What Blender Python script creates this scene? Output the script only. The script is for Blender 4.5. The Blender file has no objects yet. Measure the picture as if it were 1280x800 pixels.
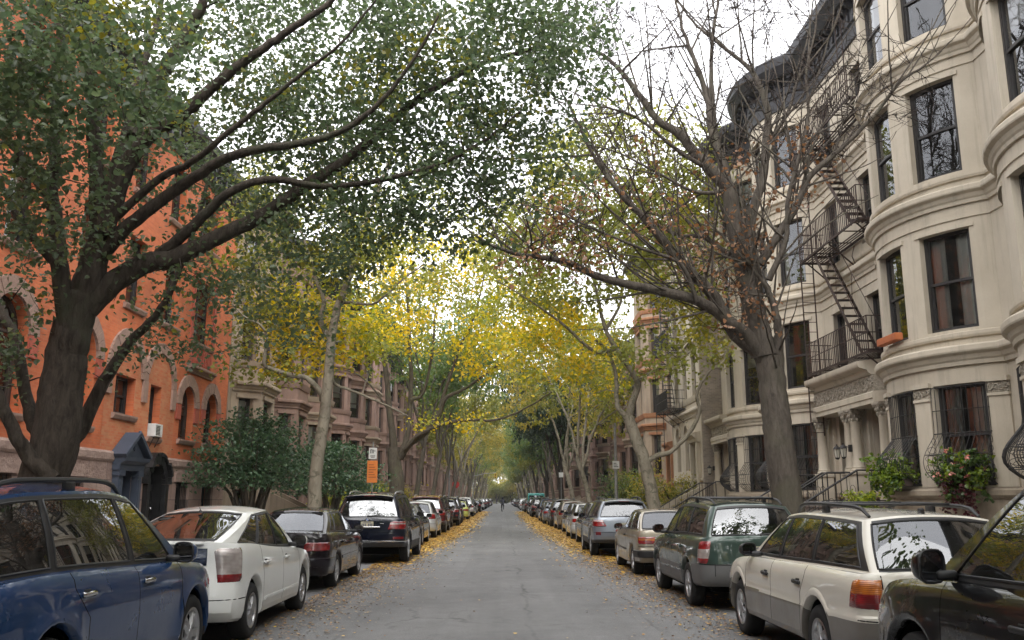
import bpy, math, random
import numpy as np
from mathutils import Vector, Matrix

SC = bpy.context.scene
COL = SC.collection
PI = math.pi
R = math.radians
random.seed(7)
RNG = np.random.default_rng(7)

# ---------------------------------------------------------------- camera numbers (eye height, pitch, heading)
FPX, EYE = 1100.0, 1.58
PITCH, YAW = math.atan(224 / FPX), -math.atan(12 / FPX)


def at(u, v, Y):
    """world point on the plane y = Y seen at pixel (u, v) of the 1280x800 photograph (used to survey sizes)"""
    x = (u - 640) / FPX
    y = (400 - v) / FPX
    fy = math.cos(PITCH) - y * math.sin(PITCH)
    fz = math.sin(PITCH) + y * math.cos(PITCH)
    X = x * math.cos(YAW) - fy * math.sin(YAW)
    YY = x * math.sin(YAW) + fy * math.cos(YAW)
    t = Y / YY
    return (X * t, Y, EYE + fz * t)


# ---------------------------------------------------------------- mesh builder
class MB:
    def __init__(self, mat=None):
        self.v, self.f, self.fm, self.m = [], [], [], mat

    def add(self, p):
        self.v.append((float(p[0]), float(p[1]), float(p[2])))
        return len(self.v) - 1

    def poly(self, pts, m=None):
        self.f.append([self.add(p) for p in pts])
        self.fm.append(m or self.m)

    def face(self, idx, m=None):
        self.f.append(list(idx))
        self.fm.append(m or self.m)

    def grid(self, rows, m=None, flip=False):
        n = len(rows[0])
        b = len(self.v)
        for r in rows:
            for p in r:
                self.add(p)
        for i in range(len(rows) - 1):
            for j in range(n - 1):
                a = b + i * n + j
                q = [a, a + 1, a + n + 1, a + n]
                self.face(q[::-1] if flip else q, m)

    def box(self, lo, hi, m=None, M=None):
        x0, y0, z0 = lo
        x1, y1, z1 = hi
        P = [(x0, y0, z0), (x1, y0, z0), (x1, y1, z0), (x0, y1, z0), (x0, y0, z1), (x1, y0, z1), (x1, y1, z1), (x0, y1, z1)]
        if M is not None:
            P = [M @ Vector(p) for p in P]
        b = len(self.v)
        for p in P:
            self.add(p)
        for q in ((0, 3, 2, 1), (4, 5, 6, 7), (0, 1, 5, 4), (1, 2, 6, 5), (2, 3, 7, 6), (3, 0, 4, 7)):
            self.face([b + i for i in q], m)

    def rbox(self, lo, hi, r, m=None, M=None):
        """box with its vertical and horizontal edges chamfered"""
        x0, y0, z0 = lo
        x1, y1, z1 = hi
        r = min(r, (x1 - x0) / 2.01, (y1 - y0) / 2.01, (z1 - z0) / 2.01)

        def ring(z, i):
            return [(x0 + r + i, y0 + i, z), (x1 - r - i, y0 + i, z), (x1 - i, y0 + r + i, z), (x1 - i, y1 - r - i, z),
                    (x1 - r - i, y1 - i, z), (x0 + r + i, y1 - i, z), (x0 + i, y1 - r - i, z), (x0 + i, y0 + r + i, z)]
        rings = [ring(z0, r * .7), ring(z0 + r * .4, r * .2), ring(z0 + r, 0), ring(z1 - r, 0), ring(z1 - r * .4, r * .2), ring(z1, r * .7)]
        if M is not None:
            rings = [[M @ Vector(p) for p in q] for q in rings]
        b = len(self.v)
        for q in rings:
            for p in q:
                self.add(p)
        for i in range(5):
            for j in range(8):
                k = (j + 1) % 8
                self.face([b + i * 8 + j, b + i * 8 + k, b + i * 8 + 8 + k, b + i * 8 + 8 + j], m)
        self.face([b + j for j in range(7, -1, -1)], m)
        self.face([b + 40 + j for j in range(8)], m)

    def bar(self, p0, p1, w, h, m=None, up=(0, 0, 1)):
        p0, p1 = Vector(p0), Vector(p1)
        d = p1 - p0
        L = d.length
        if L < 1e-6:
            return
        d /= L
        u = Vector(up)
        if abs(d.dot(u)) > .98:
            u = Vector((0, 1, 0)) if abs(d.y) < .9 else Vector((1, 0, 0))
        s = d.cross(u).normalized()
        t = s.cross(d).normalized()
        P = []
        for q in (p0, p1):
            for a, c in ((-1, -1), (1, -1), (1, 1), (-1, 1)):
                P.append(q + s * (a * w / 2) + t * (c * h / 2))
        b = len(self.v)
        for p in P:
            self.add(p)
        for q in ((3, 2, 1, 0), (4, 5, 6, 7), (0, 1, 5, 4), (1, 2, 6, 5), (2, 3, 7, 6), (3, 0, 4, 7)):
            self.face([b + i for i in q], m)

    def tube(self, pts, rad, n=6, m=None, cap=True, closed=False):
        pts = [Vector(p) for p in pts]
        k = len(pts)
        if np.isscalar(rad):
            rad = [rad] * k
        b = len(self.v)
        prev = None
        for i in range(k):
            if closed:
                d = pts[(i + 1) % k] - pts[i - 1]
            else:
                d = pts[min(i + 1, k - 1)] - pts[max(i - 1, 0)]
            if d.length < 1e-9:
                d = Vector((0, 0, 1))
            d.normalize()
            if prev is None:
                a = Vector((0, 0, 1)) if abs(d.z) < .9 else Vector((1, 0, 0))
                u = d.cross(a).normalized()
            else:
                u = (prev - d * prev.dot(d))
                u = u.normalized() if u.length > 1e-6 else d.orthogonal().normalized()
            prev = u
            w = d.cross(u)
            for j in range(n):
                t = 2 * PI * j / n
                self.add(pts[i] + (u * math.cos(t) + w * math.sin(t)) * rad[i])
        for i in range(k if closed else k - 1):
            i2 = (i + 1) % k
            for j in range(n):
                j2 = (j + 1) % n
                self.face([b + i * n + j, b + i * n + j2, b + i2 * n + j2, b + i2 * n + j], m)
        if cap and not closed:
            self.face([b + j for j in range(n - 1, -1, -1)], m)
            self.face([b + (k - 1) * n + j for j in range(n)], m)

    def lathe(self, prof, n=24, m=None, M=None, cap=True, a0=0., a1=2 * PI):
        """profile of (radius, height) about the z axis of M"""
        full = abs(a1 - a0 - 2 * PI) < 1e-6
        b = len(self.v)
        k = len(prof)
        nn = n if full else n + 1
        for r, h in prof:
            for j in range(nn):
                t = a0 + (a1 - a0) * j / n
                p = Vector((r * math.cos(t), r * math.sin(t), h))
                self.add(M @ p if M is not None else p)
        for i in range(k - 1):
            for j in range(n):
                j2 = (j + 1) % nn
                self.face([b + i * nn + j, b + i * nn + j2, b + (i + 1) * nn + j2, b + (i + 1) * nn + j], m)
        if cap and full:
            if prof[0][0] > 1e-4:
                self.face([b + j for j in range(n - 1, -1, -1)], m)
            if prof[-1][0] > 1e-4:
                self.face([b + (k - 1) * nn + j for j in range(n)], m)

    def ball(self, c, r, n=10, m=None, M=None):
        if np.isscalar(r):
            r = (r, r, r)
        T = Matrix.Translation(c) @ (M.to_4x4() if M is not None else Matrix.Identity(4)) @ Matrix.Diagonal((r[0], r[1], r[2], 1))
        pr = [(max(1e-5, math.sin(PI * i / n)), -math.cos(PI * i / n)) for i in range(n + 1)]
        self.lathe(pr, n + 2, m, T, cap=False)

    def ext(self, other, M=None):
        b = len(self.v)
        for p in other.v:
            self.add(M @ Vector(p) if M is not None else p)
        for f, m in zip(other.f, other.fm):
            self.f.append([b + i for i in f])
            self.fm.append(m)

    def data(self, name, smooth=None, merge=None):
        me = bpy.data.meshes.new(name)
        me.from_pydata(self.v, [], self.f)
        mats = []
        for m in self.fm:
            if m not in mats:
                mats.append(m)
        for m in mats:
            me.materials.append(m)
        if len(mats) > 1:
            ix = {id(m): i for i, m in enumerate(mats)}
            me.polygons.foreach_set('material_index', [ix[id(m)] for m in self.fm])
        if merge:
            import bmesh
            bm = bmesh.new()
            bm.from_mesh(me)
            bmesh.ops.remove_doubles(bm, verts=bm.verts, dist=merge)
            bmesh.ops.recalc_face_normals(bm, faces=bm.faces) if merge > .0011 else None
            bm.to_mesh(me)
            bm.free()
        if smooth is not None:
            me.polygons.foreach_set('use_smooth', [True] * len(me.polygons))
            me.set_sharp_from_angle(angle=R(smooth))
        me.update()
        return me

    def build(self, name, parent=None, smooth=None, merge=None, loc=None):
        if not self.f:
            return None
        o = bpy.data.objects.new(name, self.data(name, smooth, merge))
        COL.objects.link(o)
        if parent is not None:
            o.parent = parent
        if loc is not None:
            o.location = loc
        return o


def tag(o, label=None, cat=None, group=None, kind=None):
    if label:
        o['label'] = label
    if cat:
        o['category'] = cat
    if group:
        o['group'] = group
    if kind:
        o['kind'] = kind
    return o


def thing(name, label, cat, loc=(0, 0, 0), rz=0, group=None):
    o = bpy.data.objects.new(name, None)
    COL.objects.link(o)
    o.location = loc
    o.rotation_euler = (0, 0, rz)
    o.empty_display_size = .2
    return tag(o, label, cat, group)


KIDS = {}


def copy_tree(o, parent=None):
    c = o.copy()
    COL.objects.link(c)
    if parent is not None:
        c.parent = parent
    for ch in list(o.children):
        copy_tree(ch, c)
    return c


def swap_mat(root, old, new):
    """give a copied thing its own colour without touching the shared mesh"""
    for o in [root] + list(root.children_recursive):
        for s in o.material_slots:
            if s.material is old:
                s.link = 'OBJECT'
                s.material = new


# ---------------------------------------------------------------- interpolation
def pchip(pts):
    x = np.array([p[0] for p in pts], float)
    y = np.array([p[1] for p in pts], float)
    if len(x) < 3:
        return lambda t: float(np.interp(t, x, y))
    h = np.diff(x)
    d = np.diff(y) / h
    m = np.zeros(len(x))
    for i in range(1, len(x) - 1):
        if d[i - 1] * d[i] > 0:
            w1, w2 = 2 * h[i] + h[i - 1], h[i] + 2 * h[i - 1]
            m[i] = (w1 + w2) / (w1 / d[i - 1] + w2 / d[i])
    m[0], m[-1] = d[0], d[-1]

    def f(t):
        t = min(max(t, x[0]), x[-1])
        i = min(int(np.searchsorted(x, t, 'right')) - 1, len(x) - 2)
        s = (t - x[i]) / h[i]
        return float(y[i] * (1 + 2 * s) * (1 - s) ** 2 + m[i] * h[i] * s * (1 - s) ** 2 + y[i + 1] * s * s * (3 - 2 * s) + m[i + 1] * h[i] * s * s * (s - 1))
    return f


def lin(pts):
    x = [p[0] for p in pts]
    y = [p[1] for p in pts]
    return lambda t: float(np.interp(t, x, y))


def catmull(P, per=6):
    P = [np.array(p, float) for p in P]
    if len(P) < 3:
        return [P[0] + (P[-1] - P[0]) * i / per for i in range(per + 1)]
    Q = [2 * P[0] - P[1]] + P + [2 * P[-1] - P[-2]]
    out = []
    for i in range(1, len(Q) - 2):
        p0, p1, p2, p3 = Q[i - 1:i + 3]
        for k in range(per):
            t = k / per
            out.append(.5 * (2 * p1 + (p2 - p0) * t + (2 * p0 - 5 * p1 + 4 * p2 - p3) * t * t + (3 * p1 - p0 - 3 * p2 + p3) * t ** 3))
    out.append(P[-1])
    return out


# ---------------------------------------------------------------- materials
def new_mat(name):
    m = bpy.data.materials.new(name)
    m.use_nodes = True
    nt = m.node_tree
    nt.nodes.clear()
    out = nt.nodes.new('ShaderNodeOutputMaterial')
    return m, nt, out


def N(nt, kind, **kw):
    n = nt.nodes.new('ShaderNode' + kind)
    for k, v in kw.items():
        if hasattr(n, k):
            setattr(n, k, v)
        else:
            n.inputs[k.replace('_', ' ')].default_value = v
    return n


def rgb(c):
    return (c[0], c[1], c[2], 1)


def ramp(nt, fac, stops, interp='LINEAR'):
    n = nt.nodes.new('ShaderNodeValToRGB')
    n.color_ramp.interpolation = interp
    e = n.color_ramp.elements
    while len(e) < len(stops):
        e.new(.5)
    for el, (p, c) in zip(e, stops):
        el.position = p
        el.color = rgb(c) if hasattr(c, '__len__') else (c, c, c, 1)
    nt.links.new(fac, n.inputs[0])
    return n


def mixc(nt, fac, a, b, mode='MIX'):
    n = nt.nodes.new('ShaderNodeMix')
    n.data_type = 'RGBA'
    n.blend_type = mode
    for sock, val in ((n.inputs[0], fac), (n.inputs[6], a), (n.inputs[7], b)):
        if isinstance(val, bpy.types.NodeSocket):
            nt.links.new(val, sock)
        elif hasattr(val, '__len__'):
            sock.default_value = rgb(val)
        else:
            sock.default_value = val
    return n.outputs[2]


def noise(nt, vec, scale, detail=4, rough=.55, dist=0):
    n = N(nt, 'TexNoise', Scale=scale, Detail=detail, Roughness=rough, Distortion=dist)
    if vec is not None:
        nt.links.new(vec, n.inputs['Vector'])
    return n.outputs['Fac']


def coords(nt, kind='Object', scale=(1, 1, 1)):
    t = nt.nodes.new('ShaderNodeTexCoord')
    if scale == (1, 1, 1):
        return t.outputs[kind]
    mp = N(nt, 'Mapping')
    mp.inputs['Scale'].default_value = scale
    nt.links.new(t.outputs[kind], mp.inputs['Vector'])
    return mp.outputs[0]


def wpos(nt, scale=(1, 1, 1)):
    g = nt.nodes.new('ShaderNodeNewGeometry')
    if scale == (1, 1, 1):
        return g.outputs['Position']
    mp = N(nt, 'Mapping')
    mp.inputs['Scale'].default_value = scale
    nt.links.new(g.outputs['Position'], mp.inputs['Vector'])
    return mp.outputs[0]


def surface(name, c1, c2=None, scale=3., rough=.8, bump=.2, bscale=None, metallic=0., spec=.4, streak=0., coat=0., dist=.01, fine=0.):
    """plain material: two colours mixed by noise, optional vertical weather streaks, noise bump"""
    m, nt, out = new_mat(name)
    b = N(nt, 'BsdfPrincipled')
    b.inputs['Roughness'].default_value = rough
    b.inputs['Metallic'].default_value = metallic
    b.inputs['Specular IOR Level'].default_value = spec
    b.inputs['Coat Weight'].default_value = coat
    c2 = c2 or tuple(x * .8 for x in c1)
    p = wpos(nt)
    f = noise(nt, p, scale, 6, .62)
    r = ramp(nt, f, [(.34, 0.), (.66, 1.)])
    col = mixc(nt, r.outputs[0], c1, c2)
    if streak:
        s = noise(nt, wpos(nt, (2.6, 2.6, .16)), 1.6, 5, .7)
        sr = ramp(nt, s, [(.5, 1.), (.78, 1 - streak)])
        col = mixc(nt, 1., col, sr.outputs[0], 'MULTIPLY')
    if fine:
        s = noise(nt, p, 60., 3, .7)
        sr = ramp(nt, s, [(.3, 1 - fine), (.7, 1 + fine * .5)])
        col = mixc(nt, 1., col, sr.outputs[0], 'MULTIPLY')
    nt.links.new(col, b.inputs['Base Color'])
    if bump:
        bn = N(nt, 'Bump', Strength=bump, Distance=dist)
        nt.links.new(noise(nt, p, bscale or scale * 8, 5, .65), bn.inputs['Height'])
        nt.links.new(bn.outputs[0], b.inputs['Normal'])
    nt.links.new(b.outputs[0], out.inputs[0])
    return m


def brick(name, c1, c2, mortar, axis='y', bw=.21, bh=.072, patch=None):
    m, nt, out = new_mat(name)
    b = N(nt, 'BsdfPrincipled')
    b.inputs['Roughness'].default_value = .85
    sep = N(nt, 'SeparateXYZ')
    nt.links.new(wpos(nt), sep.inputs[0])
    cmb = N(nt, 'CombineXYZ')
    nt.links.new(sep.outputs[1 if axis == 'y' else 0], cmb.inputs[0])
    nt.links.new(sep.outputs[2], cmb.inputs[1])
    t = N(nt, 'TexBrick', offset=.5)
    nt.links.new(cmb.outputs[0], t.inputs['Vector'])
    t.inputs['Color1'].default_value = rgb(c1)
    t.inputs['Color2'].default_value = rgb(c2)
    t.inputs['Mortar'].default_value = rgb(mortar)
    t.inputs['Scale'].default_value = 1.
    t.inputs['Mortar Size'].default_value = .006
    t.inputs['Mortar Smooth'].default_value = .3
    t.inputs['Bias'].default_value = 0.
    t.inputs['Brick Width'].default_value = bw
    t.inputs['Row Height'].default_value = bh
    f = noise(nt, wpos(nt), .7, 6, .6)
    r = ramp(nt, f, [(.3, .68), (.7, 1.14)])
    col = mixc(nt, 1., t.outputs['Color'], r.outputs[0], 'MULTIPLY')
    if patch:
        s = noise(nt, wpos(nt, (1, 1, .5)), .9, 7, .7)
        sr = ramp(nt, s, [(.55, 0.), (.72, .6)])
        col = mixc(nt, sr.outputs[0], col, patch)
    nt.links.new(col, b.inputs['Base Color'])
    bn = N(nt, 'Bump', Strength=.5, Distance=.008)
    bn.invert = True
    nt.links.new(t.outputs['Fac'], bn.inputs['Height'])
    nt.links.new(bn.outputs[0], b.inputs['Normal'])
    nt.links.new(b.outputs[0], out.inputs[0])
    return m


def paint(name, c, metallic=.25, rough=.32, flake=.12, dirt=.25, coat=1.):
    m, nt, out = new_mat(name)
    b = N(nt, 'BsdfPrincipled')
    b.inputs['Metallic'].default_value = metallic
    b.inputs['Coat Weight'].default_value = coat
    b.inputs['Specular IOR Level'].default_value = .12
    b.inputs['Coat Roughness'].default_value = .06
    p = coords(nt)
    f = noise(nt, p, 2.3, 6, .7)
    r = ramp(nt, f, [(.45, 0.), (.85, dirt * .3)])
    col = mixc(nt, r.outputs[0], c, (.12, .11, .095))
    # road film gathers low on the body
    sep = N(nt, 'SeparateXYZ')
    nt.links.new(p, sep.inputs[0])
    lo = ramp(nt, sep.outputs[2], [(.2, .2 if dirt > .05 else .07), (.5, 0.)])
    mul = N(nt, 'Math', operation='MULTIPLY')
    nt.links.new(lo.outputs[0], mul.inputs[0])
    nt.links.new(noise(nt, p, 5., 4, .7), mul.inputs[1])
    col = mixc(nt, mul.outputs[0], col, (.15, .14, .12))
    nt.links.new(col, b.inputs['Base Color'])
    rr = ramp(nt, f, [(.3, rough * .8), (.75, min(1., rough + .2))])
    nt.links.new(rr.outputs[0], b.inputs['Roughness'])
    cr_ = ramp(nt, noise(nt, p, 9., 4, .7), [(.35, .015), (.85, .07)])
    nt.links.new(cr_.outputs[0], b.inputs['Coat Roughness'])
    bn = N(nt, 'Bump', Strength=.02, Distance=.02)
    nt.links.new(noise(nt, p, 3.5, 2, .5), bn.inputs['Height'])
    nt.links.new(bn.outputs[0], b.inputs['Coat Normal'])
    nt.links.new(b.outputs[0], out.inputs[0])
    return m


def glass(name, tint, boost=1.45, wob=0., rough=.01, dirt=.04):
    """thin pane: tinted see-through mixed with a mirror by Fresnel"""
    m, nt, out = new_mat(name)
    tr = N(nt, 'BsdfTransparent')
    tr.inputs[0].default_value = rgb(tint)
    gl = N(nt, 'BsdfGlossy')
    gl.inputs['Roughness'].default_value = rough
    gl.inputs['Color'].default_value = (.95, .97, 1, 1)
    fr = N(nt, 'Fresnel')
    fr.inputs['IOR'].default_value = boost
    if wob:
        bn = N(nt, 'Bump', Strength=wob, Distance=.03)
        nt.links.new(noise(nt, wpos(nt), 2.2, 2, .5), bn.inputs['Height'])
        nt.links.new(bn.outputs[0], gl.inputs['Normal'])
    mx = N(nt, 'MixShader')
    nt.links.new(fr.outputs[0], mx.inputs[0])
    nt.links.new(tr.outputs[0], mx.inputs[1])
    nt.links.new(gl.outputs[0], mx.inputs[2])
    df = N(nt, 'BsdfDiffuse')
    df.inputs[0].default_value = (.3, .29, .27, 1)
    mx2 = N(nt, 'MixShader')
    d = ramp(nt, noise(nt, wpos(nt), 4., 5, .7), [(.35, dirt * .4), (.75, dirt * 2)])
    nt.links.new(d.outputs[0], mx2.inputs[0])
    nt.links.new(mx.outputs[0], mx2.inputs[1])
    nt.links.new(df.outputs[0], mx2.inputs[2])
    nt.links.new(mx2.outputs[0], out.inputs[0])
    return m


def flat(name, c, rough=.5, metallic=0., coat=0., spec=.5):
    m, nt, out = new_mat(name)
    b = N(nt, 'BsdfPrincipled')
    b.inputs['Base Color'].default_value = rgb(c)
    b.inputs['Roughness'].default_value = rough
    b.inputs['Metallic'].default_value = metallic
    b.inputs['Coat Weight'].default_value = coat
    b.inputs['Specular IOR Level'].default_value = spec
    p = coords(nt)
    col = mixc(nt, ramp(nt, noise(nt, p, 7., 4, .6), [(.3, 0.), (.8, 1.)]).outputs[0], c, tuple(min(1, x * .82 + .004) for x in c))
    nt.links.new(col, b.inputs['Base Color'])
    nt.links.new(b.outputs[0], out.inputs[0])
    return m


def leafmat(name, stops, trans=.4, patch=None, pscale=.35):
    """stops: colours picked per leaf; patch: a second colour set for whole sprays that have turned"""
    m, nt, out = new_mat(name)
    g = nt.nodes.new('ShaderNodeNewGeometry')
    n = len(stops)
    r = ramp(nt, g.outputs['Random Per Island'], [(i / max(1, n - 1), c) for i, c in enumerate(stops)])
    col = r.outputs[0]
    if patch:
        f = noise(nt, g.outputs['Position'], pscale, 3, .5)
        ad = N(nt, 'Math', operation='MULTIPLY_ADD')
        nt.links.new(g.outputs['Random Per Island'], ad.inputs[0])
        ad.inputs[1].default_value = .16
        nt.links.new(f, ad.inputs[2])
        pr = ramp(nt, ad.outputs[0], [(patch[1], 0.), (patch[1] + .1, 1.)])
        r2 = ramp(nt, g.outputs['Random Per Island'], [(i / max(1, len(patch[0]) - 1), c) for i, c in enumerate(patch[0])])
        col = mixc(nt, pr.outputs[0], col, r2.outputs[0])
    d = N(nt, 'BsdfPrincipled')
    d.inputs['Roughness'].default_value = .38
    d.inputs['Specular IOR Level'].default_value = .45
    nt.links.new(col, d.inputs['Base Color'])
    t = N(nt, 'BsdfTranslucent')
    hs = N(nt, 'HueSaturation', Saturation=1.15, Value=1.3)
    nt.links.new(col, hs.inputs['Color'])
    nt.links.new(hs.outputs[0], t.inputs[0])
    mx = N(nt, 'MixShader')
    mx.inputs[0].default_value = trans
    nt.links.new(d.outputs[0], mx.inputs[1])
    nt.links.new(t.outputs[0], mx.inputs[2])
    nt.links.new(mx.outputs[0], out.inputs[0])
    return m
# ---------------------------------------------------------------- cars
M_ = {}
M_['tyre'] = flat('tyre_rubber', (.018, .018, .018), .85, spec=.3)
M_['alloy'] = flat('alloy_wheel', (.42, .42, .43), .35, .85)
M_['alloy_dull'] = flat('dull_alloy', (.3, .3, .3), .45, .7)
M_['well'] = flat('wheel_well_black', (.006, .006, .006), .95, spec=.1)
M_['trim'] = flat('black_plastic_trim', (.016, .016, .017), .5)
M_['inner'] = flat('dark_cabin_cloth', (.02, .02, .022), .9, spec=.2)
M_['inner_tan'] = flat('grey_cabin_cloth', (.07, .068, .065), .9, spec=.2)
M_['chrome'] = flat('chrome', (.7, .7, .7), .12, 1.)
def lamp(name, c, dark, metallic=0.):
    # moulded lens: fine ribs and a few reflector cells behind a clear cover
    m, nt, out = new_mat(name)
    b = N(nt, 'BsdfPrincipled')
    b.inputs['Roughness'].default_value = .15
    b.inputs['Metallic'].default_value = metallic
    b.inputs['Coat Weight'].default_value = 1.
    p = coords(nt)
    v = N(nt, 'TexVoronoi', Scale=13.)
    nt.links.new(p, v.inputs['Vector'])
    w = N(nt, 'TexWave', Scale=22., Distortion=.4)
    w.bands_direction = 'Z'
    nt.links.new(p, w.inputs['Vector'])
    col = mixc(nt, ramp(nt, v.outputs['Distance'], [(.15, 0.), (.75, 1.)]).outputs[0], c, dark)
    col = mixc(nt, 1., col, ramp(nt, w.outputs['Fac'], [(.2, .72), (.6, 1.)]).outputs[0], 'MULTIPLY')
    nt.links.new(col, b.inputs['Base Color'])
    bn = N(nt, 'Bump', Strength=.25, Distance=.01)
    nt.links.new(w.outputs['Fac'], bn.inputs['Height'])
    nt.links.new(bn.outputs[0], b.inputs['Normal'])
    nt.links.new(b.outputs[0], out.inputs[0])
    return m


M_['lampred'] = lamp('red_lamp_plastic', (.3, .008, .01), (.14, .004, .006))
M_['lampdark'] = flat('smoked_red_lamp', (.14, .008, .01), .15, coat=1.)
M_['lampclear'] = lamp('clear_lamp_plastic', (.52, .48, .46), (.36, .31, .29), .4)
M_['lampamber'] = lamp('amber_lamp_plastic', (.55, .16, .012), (.32, .08, .01))
M_['lampwhite'] = flat('headlamp_plastic', (.6, .62, .64), .08, .5, coat=1.)
M_['plate'] = flat('number_plate', (.5, .47, .33), .5)
M_['ink'] = flat('plate_ink', (.05, .06, .12), .6)
M_['cglass'] = glass('car_glass', (.34, .39, .37), 1.95, 0., .012, .03)
M_['cglass_dark'] = glass('tinted_car_glass', (.06, .065, .07), 2.4, 0., .012, .03)
M_['mirror'] = flat('mirror_glass', (.45, .47, .5), .04, 1.)
M_['blueplastic'] = flat('badge_blue', (.05, .15, .5), .3)
M_['white'] = flat('badge_white', (.7, .7, .7), .3)


class Parts:
    """collects a thing's parts; emit() links them as children, merged() as one mesh for far-off copies"""

    def __init__(self):
        self.e = {}

    def mb(self, key, name=None, parent=None, smooth=32, merge=.0008, label=None):
        if key not in self.e:
            self.e[key] = dict(mb=MB(), name=name or key, parent=parent, smooth=smooth, merge=merge, label=label)
        return self.e[key]['mb']

    def emit(self, root, skip=()):
        made = {}
        for k, e in self.e.items():
            if k in skip or not e['mb'].f:
                continue
            par = made.get(e['parent'], root)
            o = e['mb'].build(e['name'], par, e['smooth'], e['merge'])
            if e['label']:
                o['label'] = e['label']
            made[k] = o
        return made

    def merged(self, name):
        a = MB()
        for e in self.e.values():
            a.ext(e['mb'])
        return a.data(name, 32, .0006)


def sstep(x):
    x = min(1., max(0., x))
    return x * x * (3 - 2 * x)


def wheel_parts(P, key, side, y, rw, xo, tw, style, rimr, mat):
    """tyre and rim as sub-parts of the wheel (its hub and brake drum)"""
    M = Matrix.Translation((side * xo, y, rw)) @ Matrix.Rotation(side * PI / 2, 4, 'Y')
    # local z points outwards
    w = P.mb(key, 'wheel', None, 40)
    w.m = M_['well']
    w.lathe([(.0, -tw + .02), (rimr * .98, -tw + .02), (rimr * .98, -.075), (.0, -.075)], 28, M_['well'], M)
    t = P.mb(key + 't', 'tyre', key, 50)
    pr = [(rimr - .012, -tw + .01), (rimr + .02, -tw), (rw - .03, -tw + .004), (rw - .006, -tw + .03), (rw, -tw + .06), (rw, -.06), (rw - .006, -.028),
          (rw - .03, -.004), (rimr + .035, .0), (rimr + .012, -.006), (rimr - .008, -.012), (rimr - .02, -.05)]
    t.lathe(pr, 36, M_['tyre'], M, cap=False)
    r = P.mb(key + 'r', 'rim', key, 35)
    r.lathe([(rimr - .002, -.006), (rimr - .012, -.002), (rimr - .028, -.012), (rimr - .04, -.055), (rimr - .05, -.07)], 36, mat, M, cap=False)
    nsp = style[0]
    for i in range(nsp):
        a = 2 * PI * i / nsp + .2
        offs = (0,) if style[1] == 1 else (-.14, .14)
        for o in offs:
            rows = []
            for s in (0., .35, .75, 1.):
                rad = .03 + (rimr - .035 - .03) * s
                ww = style[2] * (1.25 - .45 * s)
                h = -.012 + .016 * math.sin(PI * s * .8) - .012 * s
                ang = a + o * (.35 + .65 * s)
                c, sn = math.cos(ang), math.sin(ang)
                px = [(-ww, h - .03), (-ww * .7, h), (ww * .7, h), (ww, h - .03)]
                rows.append([M @ Vector((rad * c - q * sn, rad * sn + q * c, z)) for q, z in px])
            r.grid(rows, mat)
    r.lathe([(.0, .004), (.026, .003), (.05, -.004), (.06, -.02), (.062, -.05)], 20, mat, M, cap=False)
    for i in range(5):
        a = 2 * PI * i / 5
        r.ball(M @ Vector((.075 * math.cos(a), .075 * math.sin(a), -.02)), .011, 5, M_['trim'])


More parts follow.
